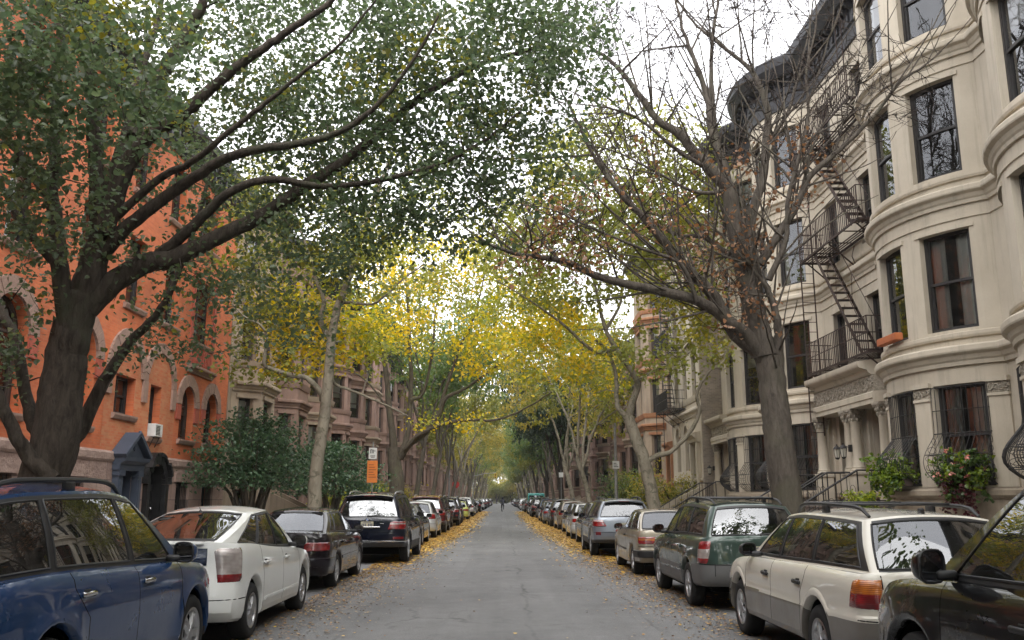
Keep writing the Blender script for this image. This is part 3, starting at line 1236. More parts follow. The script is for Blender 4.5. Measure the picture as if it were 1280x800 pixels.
def spec_blue_suv(c):
    return dict(paint=c, W=1.84, yr=-2.28, yf=2.27, ar=-1.28, af=1.38, rw=.352, Ra=.41, rimr=.235, sill=.3, zrb=.4, zfb=.26, flare=.032,
                belt=[(-2.28, 1.06), (-1.4, 1.09), (0, 1.05), (.95, 1.02), (1.5, .985), (2.0, .9), (2.27, .78)], corner=.4, bump_z=.66, clad_z=.34, clad=CLADD,
                seams=[(-.8, -1.02), (.05, .05), (1.02, 1.02)], wheel=(5, 2, .024), handle_mat=M_['chrome'], handle_z=.93,
                g=dict(rear=(-2.16, -1.9), front=(1.42, .5), wb=(.74, .845, .77), wt=(.56, .64, .58), rd=.06,
                       roof=[(-2.0, 1.6), (-1.2, 1.68), (-.2, 1.7), (.4, 1.655), (.62, 1.6)], base=[(-2.2, 1.08), (-1.2, 1.1), (0, 1.065), (1.0, 1.03), (1.45, 1.03)],
                       keys=[(-1.86, -1.66), (-1.22, -1.16), (-1.14, -1.1), (.0, -.02), (.09, .05), (1.04, .36)], types=['b', 'gq', 'p', 'gr', 'p', 'gf', 'b']),
                glass=M_['cglass'], glass_rear=M_['cglass_dark'], darkpanes=('gq', 'gr'), mirror=(.86, 1.06), mirror_size=(.12, .085), rails=(-1.6, .35, .05, .06), antenna=(-1.5, .04),
                lamps=[dict(z=(.85, 1.04), xa=(.62, .6), yb=(-2.0, -1.95), bands=[(1., R1)])], headz=(.7, .86), moulds=[], plate_z=.82)


def spec_white_hatch(c):
    def extra(P, e):
        # dark lower rear glass under the spoiler edge
        g = P.mb('lower_window', 'lower_rear_window', None, 40)
        rows = []
        for z in (.865, .93, .99, 1.045):
            xs, yy = e['slice_at'](z)
            i1 = float(np.interp(.5, xs[:e['S0']], list(range(e['S0']))))
            r = [e['skin'](z, i1 * t / 10, .006, (xs, yy)) for t in range(11)]
            rows.append([(-p[0], p[1], p[2]) for p in r[::-1][:-1]] + r)
        g.grid(rows, M_['cglass_dark'])
        g.grid([[(p[0], p[1] + .004, p[2]) for p in r] for r in rows], M_['well'])
        s = P.mb('spoiler', 'rear_spoiler', None, 40)
        xs, yy = e['slice_at'](1.085)
        rws = []
        for t in range(-12, 13):
            p = e['skin'](1.08, abs(t) / 12 * 8.6, .0, (xs, yy))
            x, y = p[0] * (1 if t > 0 else -1), p[1]
            k = 1 - .3 * (abs(t) / 12) ** 4
            rws.append([(x, y + .16, 1.108), (x, y + .05, 1.122), (x, y - .035 * k, 1.112), (x, y - .04 * k, 1.092), (x, y + .03, 1.07)])
        s.grid(rws, c)
    return dict(paint=c, W=1.725, yr=-2.13, yf=2.32, ar=-1.36, af=1.34, rw=.315, Ra=.362, rimr=.2, sill=.22, zrb=.27, zfb=.2, flare=.008,
                belt=[(-2.13, 1.1), (-1.5, 1.075), (-.6, 1.0), (.4, .93), (1.2, .88), (1.9, .78), (2.32, .64)], corner=.36, bump_z=.42, crown=.03,
                rows=[(0., .07, .1, .12), (.04, .03, .05, .05), (.12, .012, .015, .015), (.26, .002, 0, 0), (.42, 0., .02, .0), (.56, .0, .045, .02), (.7, .006, .06, .04), (.82, .014, .06, .06), (.93, .03, .055, .085), (1., .055, .06, .14)],
                seams=[(-.95, -1.05), (.02, .02), (1.0, 1.0)], wheel=(5, 2, .026), handle_z=.83,
                g=dict(rear=(-2.0, -.62), front=(1.62, .42), wb=(.6, .745, .66), wt=(.52, .575, .5), rd=.055, corner=.13,
                       roof=[(-.9, 1.41), (-.5, 1.46), (.0, 1.495), (.3, 1.475), (.5, 1.43)], base=[(-2.0, 1.12), (-1.2, 1.04), (-.4, .985), (.6, .93), (1.3, .9), (1.65, .9)],
                       keys=[(-1.5, -.5), (-.9, -.4), (-.84, -.36), (-.0, -.06), (.06, .0), (1.12, .24)], types=['b', 'gq', 'p', 'gr', 'p', 'gf', 'b']),
                mirror=(.9, .95), mirror_mat=c, antenna=(-.85, .08), cabin=M_['inner_tan'],
                lamps=[dict(z=(.67, 1.06), xa=(.62, .55), yb=(-1.86, -1.82), bands=[(.2, R1), (.52, RC), (.55, R1), (1., RC)], off=.02)],
                gaps=[(.5, -.42)], moulds=[(.4, -.88, .9, .035)], mould_mat=c, plate_z=.74, vgaps=[], extra=[extra], headz=(.55, .68))


def spec_sedan(c, h=0.):
    return dict(paint=c, W=1.71, yr=-2.22, yf=2.28, ar=-1.26, af=1.28, rw=.3, Ra=.345, rimr=.195, sill=.2, zrb=.27, zfb=.2, flare=.008,
                belt=[(-2.22, .97), (-1.4, .985), (-.5, .95), (.6, .92), (1.1, .9), (1.9, .78), (2.28, .62)], corner=.34, bump_z=.6, crown=.035,
                seams=[(-.9, -.98), (.02, .02), (.98, .98)], wheel=(7, 2, .013), handle_z=.8, handle_mat=c,
                g=dict(rear=(-1.62, -.92), front=(1.28, .42), wb=(.66, .745, .68), wt=(.52, .57, .52), rd=.05, corner=.12,
                       roof=[(-1.0, 1.36), (-.5, 1.41), (.0, 1.425), (.35, 1.39), (.5, 1.36)], base=[(-1.7, .995), (-.8, .965), (.6, .93), (1.3, .93)],
                       keys=[(-1.3, -.76), (-.98, -.66), (-.94, -.62), (-.0, -.06), (.06, .0), (.98, .26)], types=['b', 'gq', 'p', 'gr', 'p', 'gf', 'b'], tt=.88),
                mirror=(.78, .93), bumper_bar=(.42, .56, .03, c),
                lamps=[dict(z=(.68, .84), xa=(.4, .4), yb=(-1.97, -1.93), bands=[(.45, R1), (.55, RA), (1., R1)])],
                gaps=[(.63, -.3)], plate_z=.74, moulds=[(.52, -.85, .92, .05)], mould_mat=c, headz=(.56, .68))


def spec_black_suv(c):
    def extra(P, e):
        b = P.mb('model_badge', 'chrome_badge', None, None)
        for i in range(3):
            p = e['skin'](.99, 5.2 + i * .45, .01)
            b.box((p[0] - .018, p[1] - .006, .97), (p[0] + .018, p[1] + .01, 1.0), M_['chrome'])
        g = P.mb('tailgate_grip', 'tailgate_handle', None, 40)
        p = e['skin'](.9, 0, .02)
        g.rbox((-.33, p[1] - .012, .885), (.33, p[1] + .03, .915), .01, M_['chrome'])
    return dict(paint=c, W=1.93, yr=-2.4, yf=2.42, ar=-1.45, af=1.48, rw=.372, Ra=.425, rimr=.245, sill=.3, zrb=.42, zfb=.26, flare=.02, clad=CLADD, clad_z=.5,
                belt=[(-2.4, 1.1), (-1.4, 1.1), (0, 1.07), (1.0, 1.05), (1.6, 1.0), (2.1, .9), (2.42, .76)], corner=.36, bump_z=.76, bump_mat=c,
                seams=[(-.96, -1.15), (.0, .0), (1.06, 1.06)], wheel=(5, 2, .028), handle_z=.93, glass=M_['cglass_dark'],
                g=dict(rear=(-2.28, -2.02), front=(1.42, .55), wb=(.8, .88, .8), wt=(.62, .68, .62), rd=.05, corner=.11,
                       roof=[(-2.1, 1.69), (-1.3, 1.75), (-.4, 1.77), (.4, 1.73), (.65, 1.68)], base=[(-2.3, 1.12), (-1.2, 1.115), (.2, 1.08), (1.2, 1.06), (1.45, 1.06)],
                       keys=[(-1.98, -1.8), (-1.42, -1.3), (-1.34, -1.24), (-.04, -.04), (.04, .03), (1.06, .4)], types=['b', 'gq', 'p', 'gr', 'p', 'gf', 'b'], tt=.86),
                mirror=(.88, 1.1), rails=(-1.7, .4, .06, .04), rail_mat=M_['alloy'], spoiler=(.16, .04), wiper=(0, .42, .07, .1), antenna=(-1.75, .04),
                lamps=[dict(z=(.84, 1.04), xa=(.5, .56), yb=(-2.06, -2.0), bands=[(.62, R1), (.72, M_['lampclear']), (1., R1)], off=.02),
                       dict(z=(.6, .67), xa=(.62, .62), yb=(-2.2, -2.2), bands=[(1., M_['lampdark'])], name='reflector', off=.008)],
                bumper_bar=(.54, .57, .016, M_['chrome']), gaps=[(.78, -.3)], plate_z=.955, roundel=1.075, headz=(.72, .86), extra=[extra])


def spec_two_tone_wagon(c, low):
    return dict(paint=c, W=1.745, yr=-2.42, yf=2.3, ar=-1.33, af=1.32, rw=.322, Ra=.372, rimr=.205, sill=.26, zrb=.34, zfb=.24, flare=.012, clad=low, clad_z=.59,
                belt=[(-2.42, .98), (-1.4, .97), (0, .945), (.9, .925), (1.3, .9), (1.9, .8), (2.3, .66)], corner=.3, bump_z=.6, bump_mat=low,
                rows=[(0., .07, .1, .12), (.05, .02, .03, .04), (.13, .0, 0, .01), (.3, -.004, 0, 0), (.42, -.004, .0, .0), (.475, -.003, .0, .02), (.5, .006, .035, .03),
                      (.64, .004, .045, .04), (.76, .008, .05, .05), (.86, .018, .055, .06), (.94, .035, .062, .085), (1., .065, .085, .14)],
                seams=[(-.9, -1.02), (.02, .02), (1.0, 1.0)], wheel=(6, 1, .028), handle_mat=M_['trim'], handle_z=.8,
                g=dict(rear=(-2.3, -1.86), front=(1.3, .38), wb=(.7, .76, .69), wt=(.55, .585, .53), rd=.05, corner=.1,
                       roof=[(-1.95, 1.44), (-1.2, 1.475), (-.4, 1.49), (.2, 1.46), (.45, 1.42)], base=[(-2.35, .995), (-1.2, .985), (.2, .955), (1.0, .94), (1.35, .93)],
                       keys=[(-2.06, -1.68), (-1.04, -1.0), (-.98, -.96), (-.02, -.05), (.04, .0), (1.02, .22)], types=['p', 'gq', 'p', 'gr', 'p', 'gf', 'b'], tt=.9, rear_end=10),
                mirror=(.78, .96), mirror_mat=M_['trim'], rails=(-1.75, .15, .07, .07), crossbars=[-1.2, -.2], wiper=(-.05, .5, .06, .1), cabin=M_['inner_tan'],
                lamps=[dict(z=(.7, .95), xa=(.655, .64), yb=(-2.04, -2.1), bands=[(.55, R1), (1., RA)], off=.012),
                       dict(z=(.72, .83), xa=(.4, .42), xb=.635, yb=(0, 0), bands=[(1., R1)], off=.01, name='tail_light')],
                gaps=[(.62, -.2)], vgaps=[(.655, .6, .97)], plate_z=.78, antenna=(-1.7, .05), headz=(.58, .7), moulds=[])


def spec_green_wagon(c):
    return dict(paint=c, W=1.735, yr=-2.22, yf=2.24, ar=-1.26, af=1.27, rw=.325, Ra=.375, rimr=.205, sill=.28, zrb=.36, zfb=.25, flare=.014, clad=CLAD, clad_z=.5,
                belt=[(-2.22, 1.03), (-1.4, 1.03), (0, 1.0), (.95, .97), (1.4, .93), (1.9, .85), (2.24, .7)], corner=.3, bump_z=.66, bump_mat=CLAD,
                seams=[(-.84, -.98), (.0, .0), (1.0, 1.0)], wheel=(5, 2, .022), handle_z=.86,
                g=dict(rear=(-2.1, -1.84), front=(1.3, .5), wb=(.72, .78, .71), wt=(.55, .6, .55), rd=.045, corner=.09,
                       roof=[(-1.95, 1.5), (-1.2, 1.555), (-.4, 1.575), (.25, 1.54), (.6, 1.48)], base=[(-2.15, 1.045), (-1.2, 1.045), (.2, 1.01), (1.0, .985), (1.35, .98)],
                       keys=[(-1.84, -1.68), (-1.04, -1.0), (-.98, -.95), (-.02, -.03), (.05, .03), (1.02, .34)], types=['b', 'gq', 'p', 'gr', 'p', 'gf', 'b'], tt=.88, rear_end=9),
                mirror=(.82, 1.02), mirror_mat=CLADD, rails=(-1.75, .3, .06, .055), crossbars=[-1.3, -.1], wiper=(.05, .45, .06, .12),
                lamps=[dict(z=(.66, 1.0), xa=(.73, .66), yb=(-1.9, -1.99), bands=[(.26, R1), (.62, RC), (1., R1)], off=.014)],
                gaps=[(.66, -.2)], vgaps=[(.64, .5, .68)], plate_z=.84, moulds=[(.55, -.8, .94, .07)], mould_mat=CLAD, headz=(.66, .8), cabin=M_['inner_tan'])


def spec_beige_coupe(c):
    return dict(paint=c, W=1.645, yr=-2.12, yf=2.2, ar=-1.25, af=1.32, rw=.3, Ra=.345, rimr=.19, sill=.21, zrb=.3, zfb=.22, flare=.01,
                belt=[(-2.12, .935), (-1.3, .935), (0, .915), (1.0, .9), (1.6, .86), (2.2, .75)], corner=.2, bump_z=.56, crown=.025, bowr=.03,
                rows=[(0., .06, .1, .1), (.05, .02, .04, .05), (.14, .01, .0, .0), (.28, .004, -.02, 0), (.4, .0, -.02, .0), (.46, .004, .03, .03), (.66, .0, .035, .03), (.8, -.002, .04, .03), (.93, .012, .05, .04), (1., .04, .07, .07)],
                seams=[(-.45, -.45), (-.43, -.43), (.9, .9)], wheel=(7, 1, .022), handle_z=.8, handle_mat=M_['trim'],
                g=dict(rear=(-1.58, -1.05), front=(1.05, .3), wb=(.66, .72, .66), wt=(.52, .56, .52), rd=.04, corner=.08,
                       roof=[(-1.1, 1.335), (-.5, 1.375), (.0, 1.375), (.35, 1.34)], base=[(-1.65, .95), (-.5, .925), (.6, .91), (1.1, .91)],
                       keys=[(-1.32, -.92), (-.56, -.5), (-.5, -.45), (.82, .2)], types=['b', 'gq', 'p', 'gf', 'b'], tt=.88),
                mirror=(.62, .9), mirror_mat=M_['trim'], bumper_bar=(.4, .53, .03, M_['trim']), trim_mat=M_['chrome'], seat=.55,
                lamps=[dict(z=(.66, .82), xa=(.42, .42), yb=(-1.96, -1.96), bands=[(.5, R1), (.75, RA), (1., R1)], off=.01)],
                gaps=[(.62, -.15)], plate_z=.72, moulds=[(.5, -.4, .86, .03)], headz=(.6, .72), cabin=M_['inner_tan'])


def spec_silver_wagon(c):
    return dict(paint=c, W=1.84, yr=-2.42, yf=2.4, ar=-1.4, af=1.35, rw=.345, Ra=.4, rimr=.225, sill=.3, zrb=.4, zfb=.26, flare=.014, clad=CLADD, clad_z=.47,
                belt=[(-2.42, 1.06), (-1.4, 1.05), (0, 1.02), (1.0, .99), (1.5, .94), (2.0, .84), (2.4, .7)], corner=.34, bump_z=.66, bump_mat=c,
                seams=[(-.93, -1.1), (.0, .0), (1.06, 1.06)], wheel=(5, 2, .024), handle_z=.9,
                g=dict(rear=(-2.3, -1.92), front=(1.42, .46), wb=(.75, .83, .75), wt=(.56, .62, .56), rd=.05, corner=.11,
                       roof=[(-2.0, 1.55), (-1.2, 1.6), (-.4, 1.615), (.25, 1.58), (.55, 1.53)], base=[(-2.35, 1.08), (-1.2, 1.07), (.2, 1.03), (1.0, 1.0), (1.45, 1.0)],
                       keys=[(-2.0, -1.74), (-1.14, -1.06), (-1.08, -1.02), (-.02, -.04), (.05, .02), (1.08, .3)], types=['b', 'gq', 'p', 'gr', 'p', 'gf', 'b'], tt=.88),
                mirror=(.86, 1.03), rails=(-1.8, .25, .05, .055), spoiler=(.14, .035), wiper=(0, .42, .07, .12), glass_rear=M_['cglass'],
                lamps=[dict(z=(.83, 1.02), xa=(.5, .62), yb=(-2.06, -2.0), bands=[(.7, R1), (.85, RC), (1., R1)], off=.02),
                       dict(z=(.6, .7), xa=(.68, .68), yb=(-2.28, -2.28), bands=[(1., M_['lampdark'])], name='reflector', off=.008)],
                gaps=[(.68, -.2)], plate_z=.86, moulds=[], headz=(.68, .8))


def spec_hatch(c):
    return dict(paint=c, W=1.74, yr=-1.98, yf=2.1, ar=-1.22, af=1.3, rw=.315, Ra=.362, rimr=.2, sill=.24, zrb=.32, zfb=.22, flare=.01,
                belt=[(-1.98, 1.0), (-1.2, 1.0), (0, .97), (.95, .93), (1.4, .88), (1.8, .79), (2.1, .64)], corner=.36, bump_z=.58,
                seams=[(-.8, -.95), (.02, .02), (1.0, 1.0)], wheel=(5, 2, .02), handle_z=.84,
                g=dict(rear=(-1.84, -1.4), front=(1.36, .45), wb=(.68, .76, .68), wt=(.52, .58, .53), rd=.05, corner=.12,
                       roof=[(-1.5, 1.44), (-.8, 1.5), (-.2, 1.52), (.3, 1.48), (.55, 1.43)], base=[(-1.9, 1.02), (-.8, 1.0), (.6, .95), (1.4, .93)],
                       keys=[(-1.5, -1.16), (-.96, -.9), (-.9, -.85), (-.0, -.04), (.06, .02), (1.04, .28)], types=['b', 'gq', 'p', 'gr', 'p', 'gf', 'b'], tt=.88),
                mirror=(.8, .98), spoiler=(.1, .03), wiper=(0, .36, .08, .12),
                lamps=[dict(z=(.78, 1.0), xa=(.56, .56), yb=(-1.72, -1.7), bands=[(1., R1)], off=.018)],
                gaps=[(.6, -.3)], plate_z=.8, moulds=[], headz=(.6, .74))


def spec_crossover(c):
    s = spec_black_suv(c)
    s.update(W=1.86, clad_z=.34, wheel=(6, 1, .03), mirror=(.98, 1.13), mirror_size=(.115, .095), rail_mat=M_['trim'], roundel=None, extra=[], glass=M_['cglass'], handle_mat=M_['trim'],
             belt=[(-2.4, 1.12), (-1.4, 1.13), (0, 1.11), (1.0, 1.09), (1.6, 1.06), (2.1, .97), (2.42, .84)])
    s['g'] = dict(s['g'], base=[(-2.3, 1.14), (-1.2, 1.145), (.2, 1.12), (1.2, 1.1), (1.45, 1.1)])
    return s
# ---------------------------------------------------------------- street fronts
H_ = {}
H_['lime'] = surface('cream_limestone', (.53, .47, .375), (.45, .395, .31), .9, .85, .14, 22, streak=.33, fine=.06)
H_['limedark'] = surface('weathered_limestone', (.37, .31, .235), (.29, .24, .18), 2., .9, .25, 18, streak=.4, fine=.06)
H_['carve'] = surface('carved_limestone', (.42, .375, .3), (.22, .19, .15), 14., .9, .95, 16, dist=.05)
H_['brownstone'] = surface('brownstone', (.25, .165, .13), (.19, .122, .096), 1.6, .9, .25, 16, streak=.35, fine=.06)
H_['brownlight'] = surface('pale_brownstone', (.36, .285, .21), (.28, .22, .165), 1.4, .9, .2, 16, streak=.3)
H_['rose'] = surface('rose_brownstone', (.32, .21, .17), (.25, .165, .135), 1.5, .9, .22, 16, streak=.35)
H_['terra'] = surface('orange_terracotta', (.38, .19, .1), (.3, .14, .075), 1.8, .88, .2, 16, streak=.3)
H_['granite'] = surface('rough_pink_granite', (.33, .235, .195), (.24, .165, .135), 2.6, .92, 1., 5.5, dist=.06, streak=.25)
H_['vouss'] = surface('pink_arch_stone', (.31, .205, .16), (.24, .155, .12), 5., .9, .5, 14, dist=.03)
H_['redbrick'] = brick('orange_red_brick', (.55, .145, .05), (.46, .11, .04), (.46, .17, .08), patch=(.42, .16, .08))
H_['ochre'] = brick('speckled_orange_brick', (.49, .13, .05), (.5, .21, .095), (.46, .2, .105))
H_['redterra'] = surface('red_terracotta', (.4, .1, .06), (.3, .07, .045), 9., .85, .8, 22, dist=.03)
H_['greybrick'] = brick('grey_buff_brick', (.3, .25, .2), (.22, .185, .15), (.34, .3, .26), axis='x')
H_['buffbrick'] = brick('buff_brick', (.36, .29, .21), (.3, .24, .18), (.4, .35, .28))
H_['cornice'] = surface('dark_painted_cornice', (.018, .018, .021), (.03, .03, .034), 3., .6, .2, 20)
H_['slate'] = surface('slate_roofing', (.06, .062, .07), (.04, .042, .047), 6., .75, .5, 14)
H_['tar'] = surface('tar_roof', (.05, .05, .05), (.08, .078, .075), 2., .95, .2)
H_['frame'] = surface('dark_window_frame', (.022, .02, .02), (.035, .032, .03), 4., .55, .05)
H_['frameb'] = surface('brown_window_frame', (.06, .042, .034), (.045, .032, .026), 4., .6, .05)
H_['framew'] = surface('pale_window_frame', (.5, .49, .46), (.4, .39, .36), 4., .6, .05)
H_['iron'] = surface('black_ironwork', (.016, .016, .017), (.03, .026, .022), 8., .55, .1, spec=.4)
H_['rust'] = surface('rusty_fire_escape_iron', (.028, .019, .016), (.05, .028, .02), 9., .75, .2)
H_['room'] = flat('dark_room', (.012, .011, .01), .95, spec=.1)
H_['curtain'] = surface('pale_curtain', (.8, .77, .7), (.7, .67, .6), 3., .95, .3, 30)
H_['blind'] = surface('window_blind', (.6, .59, .55), (.5, .49, .46), 2., .9, .1, 40)
H_['wglass'] = glass('window_glass', (.82, .85, .85), 1.85, .06, .01, .02)
H_['bluedoor'] = surface('slate_blue_paint', (.05, .062, .088), (.04, .05, .07), 4., .5, .1)
H_['doorwood'] = surface('dark_door_wood', (.035, .018, .012), (.05, .025, .016), 5., .45, .15)
H_['blackdoor'] = surface('black_door_paint', (.012, .012, .013), (.02, .02, .02), 5., .4, .1)
H_['step'] = surface('worn_stone_step', (.2, .16, .135), (.15, .12, .1), 3., .9, .3, 20)
H_['lamp'] = flat('lantern_glass', (.5, .48, .4), .2)
H_['white'] = surface('white_plastic', (.62, .62, .6), (.52, .52, .5), 5., .55, .05)
H_['terracotta'] = surface('terracotta_pot', (.42, .13, .045), (.34, .1, .04), 6., .85, .15)


class Path:
    """a wall line in plan; s runs along it, d outwards (to the right of the running direction)"""

    def __init__(self, pts):
        self.p = [Vector((a, b, 0)) for a, b in pts]
        self.s = [0.]
        for a, b in zip(self.p[:-1], self.p[1:]):
            self.s.append(self.s[-1] + (b - a).length)
        self.L = self.s[-1]
        seg = []
        for a, b in zip(self.p[:-1], self.p[1:]):
            d = (b - a).normalized()
            seg.append(Vector((d.y, -d.x, 0)))
        self.n = []
        for i in range(len(self.p)):
            a, b = seg[max(0, i - 1)], seg[min(i, len(seg) - 1)]
            m = (a + b)
            m = m / max(.35, m.dot(a)) if m.length > 1e-6 else a
            self.n.append(m)

    def at(self, s, d, z):
        if s <= 0:
            i, t = 0, s / max(1e-6, self.s[1])
        elif s >= self.L:
            i = len(self.p) - 2
            t = (s - self.s[i]) / (self.s[i + 1] - self.s[i])
        else:
            i = max(0, int(np.searchsorted(self.s, s, 'right')) - 1)
            i = min(i, len(self.p) - 2)
            t = (s - self.s[i]) / (self.s[i + 1] - self.s[i])
        tc = min(1, max(0, t))
        p = self.p[i].lerp(self.p[i + 1], t)
        n = self.n[i].lerp(self.n[i + 1], tc)
        return Vector((p.x + n.x * d, p.y + n.y * d, z))

    def stops(self, a, b, step=99.):
        o = [a] + [x for x in self.s if a + .004 < x < b - .004] + [b]
        r = [o[0]]
        for x in o[1:]:
            n = max(1, int(math.ceil((x - r[-1]) / step)))
            for i in range(1, n):
                r.append(r[-1] + (x - r[-1]) / (n - i + 1))
            r.append(x)
        return r


def wall(mb, path, s0, s1, z0, z1, ops, m, d=0., reveal=.22, rm=None):
    """sheet of wall from (s0, z0) to (s1, z1) with openings (dicts s0 s1 z0 z1 arch) and their reveals"""
    rm = rm or m
    ops = [o for o in ops if o['s1'] > s0 and o['s0'] < s1 and o['z1'] > z0 + .01 and o['z0'] < z1 - .01]
    S = set(path.stops(s0, s1))
    Z = {z0, z1}
    for o in ops:
        S |= {o['s0'], o['s1']}
        Z |= {max(z0, o['z0']), min(z1, o['z1'])}
        if o.get('arch'):
            Z.add(min(z1, o['z1'] - (o['s1'] - o['s0']) / 2))
    S = sorted(S)
    S = [S[0]] + [b for a, b in zip(S[:-1], S[1:]) if b - a > .002]
    Z = sorted(Z)
    for a, b in zip(S[:-1], S[1:]):
        for c, e in zip(Z[:-1], Z[1:]):
            if e - c < .002:
                continue
            sm, zm = (a + b) / 2, (c + e) / 2
            if any(o['s0'] < sm < o['s1'] and o['z0'] < zm < o['z1'] for o in ops):
                continue
            mb.poly([path.at(a, d, c), path.at(b, d, c), path.at(b, d, e), path.at(a, d, e)], m)
    for o in ops:
        a, b, c, e = o['s0'], o['s1'], max(z0, o['z0']), min(z1, o['z1'])
        rv = o.get('reveal', reveal)
        om = o.get('jamb', rm)
        if o.get('arch'):
            r = (b - a) / 2
            zs, sc = o['z1'] - r, (a + b) / 2
            arc = [(sc - r * math.cos(PI * i / 12), zs + r * math.sin(PI * i / 12)) for i in range(13)]
            for p, q in zip(arc[:-1], arc[1:]):
                mb.poly([path.at(p[0], d, p[1]), path.at(q[0], d, q[1]), path.at(q[0], d, o['z1']), path.at(p[0], d, o['z1'])], m)
            loop = [(a, c)] + arc + [(b, c)]
        else:
            loop = [(a, c)] + [(x, e) for x in path.stops(a, b)] + [(b, c)]
        for p, q in zip(loop[:-1], loop[1:]):
            mb.poly([path.at(p[0], d, p[1]), path.at(p[0], d - rv, p[1]), path.at(q[0], d - rv, q[1]), path.at(q[0], d, q[1])], om)
        for p, q in zip(path.stops(a, b)[:-1], path.stops(a, b)[1:]):
            mb.poly([path.at(p, d, c), path.at(q, d, c), path.at(q, d - rv, c), path.at(p, d - rv, c)], om)


def sweep(mb, path, s0, s1, prof, m, step=99., ends=True):
    """moulding: profile of (d, z) points swept along the wall line"""
    ss = path.stops(s0, s1, step)
    rows = [[path.at(s, d, z) for d, z in prof] for s in ss]
    mb.grid(rows, m, flip=True)
    if ends:
        mb.poly(rows[0], m)
        mb.poly(rows[-1][::-1], m)


def band(mb, path, s0, s1, z0, z1, d0, d1, m):
    sweep(mb, path, s0, s1, [(d0, z0), (d1, z0), (d1, z1), (d0, z1), (d0, z0)], m)


def cornice_prof(z, h, p, d0=-.02):
    """small classical moulding: rises h from z, projects p"""
    return [(d0, z), (p * .25, z), (p * .3, z + h * .2), (p * .45, z + h * .3), (p * .6, z + h * .5), (p * .95, z + h * .62), (p, z + h * .7), (p, z + h * .92), (p * .92, z + h), (d0, z + h * 1.02)]


def window(parent, path, o, frame, reveal=.22, style='sash', dress=None, glassm=None, name='window', label=None):
    """sash window in an opening: frame and sashes, glass pane, dark room, blind or curtains"""
    a, b, c, e = o['s0'], o['s1'], o['z0'], o['z1']
    d = -o.get('reveal', reveal)
    r = (b - a) / 2 if o.get('arch') else 0
    et = e - r
    fr = MB(frame)
    w = .07
    for s in ((a, a + w), (b - w, b)):
        band(fr, path, s[0], s[1], c, et, d - .02, d + .05, frame)
    band(fr, path, a + w, b - w, c, c + .09, d - .02, d + .06, frame)
    if not r:
        band(fr, path, a + w, b - w, e - .075, e, d - .02, d + .05, frame)
    zm = c + (e - c) * o.get('rail', .5)
    band(fr, path, a + w, b - w, zm - .03, zm + .03, d - .035, d + .03, frame)
    for s in ((a + w, a + w + .045), (b - w - .045, b - w)):
        band(fr, path, s[0], s[1], zm + .03, et - .02, d - .02, d + .03, frame)
        band(fr, path, s[0], s[1], c + .09, zm - .03, d - .045, d + .005, frame)
    if style == 'mullion':
        band(fr, path, (a + b) / 2 - .035, (a + b) / 2 + .035, c + .09, et - .02, d - .02, d + .045, frame)
    if r:
        sc = (a + b) / 2
        for r0, r1, dd in ((r - w, r, .05), (r - w - .045, r - w, .03)):
            for i in range(12):
                t0, t1 = PI * i / 12, PI * (i + 1) / 12
                P = lambda rr, t, q: path.at(sc - rr * math.cos(t), q, et + rr * math.sin(t))
                fr.poly([P(r0, t0, d + dd), P(r1, t0, d + dd), P(r1, t1, d + dd), P(r0, t1, d + dd)], frame)
                fr.poly([P(r0, t0, d - .02), P(r0, t0, d + dd), P(r0, t1, d + dd), P(r0, t1, d - .02)], frame)
        band(fr, path, a + w, b - w, et - .03, et + .03, d - .02, d + .04, frame)
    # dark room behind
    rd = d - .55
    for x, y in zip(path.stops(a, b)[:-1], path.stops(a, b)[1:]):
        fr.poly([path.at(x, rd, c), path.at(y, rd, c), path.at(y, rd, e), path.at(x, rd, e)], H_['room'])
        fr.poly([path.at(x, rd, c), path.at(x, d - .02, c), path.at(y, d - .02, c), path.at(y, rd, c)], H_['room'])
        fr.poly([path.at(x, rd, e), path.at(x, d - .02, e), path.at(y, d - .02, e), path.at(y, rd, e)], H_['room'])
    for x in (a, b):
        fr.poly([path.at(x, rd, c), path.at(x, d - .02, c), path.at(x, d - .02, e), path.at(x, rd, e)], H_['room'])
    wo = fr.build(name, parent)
    if label:
        wo['label'] = label
    gl = MB(glassm or H_['wglass'])
    for lo, hi, q in ((c + .06, zm, d - .02), (zm, et if r else e - .04, d + .004)):
        for x, y in zip(path.stops(a + w * .6, b - w * .6)[:-1], path.stops(a + w * .6, b - w * .6)[1:]):
            gl.poly([path.at(x, q, lo), path.at(y, q, lo), path.at(y, q, hi), path.at(x, q, hi)])
    if r:
        sc = (a + b) / 2
        gl.poly([path.at(sc - (r - .04) * math.cos(PI * i / 12), d + .004, et + (r - .04) * math.sin(PI * i / 12)) for i in range(13)][::-1])
    gl.build('pane', wo)
    if dress:
        kind, amt = dress
        cu = MB(H_['blind'] if kind == 'blind' else H_['curtain'])
        if kind == 'blind':
            zt = e - .03 if not r else et + r * .4
            zl = zt - (e - c) * amt
            ss = path.stops(a + w, b - w)
            for x, y in zip(ss[:-1], ss[1:]):
                cu.poly([path.at(x, d - .09, zl), path.at(y, d - .09, zl), path.at(y, d - .09, zt), path.at(x, d - .09, zt)])
            band(cu, path, a + w, b - w, zl - .025, zl, d - .1, d - .075, H_['framew'])
            cu.build('blind', wo)
        else:
            wd = (b - a) * amt
            for x0, x1 in ((a + w * .7, a + w * .7 + wd), (b - w * .7 - wd, b - w * .7)):
                n = max(6, int(wd / .035))
                rows = []
                for z in (c + .06, e - .04 if not r else et):
                    rows.append([path.at(x0 + (x1 - x0) * i / n, d - .13 + .028 * math.sin(i * 1.9), z) for i in range(n + 1)])
                cu.grid(rows)
            cu.build('curtain', wo)
    return wo


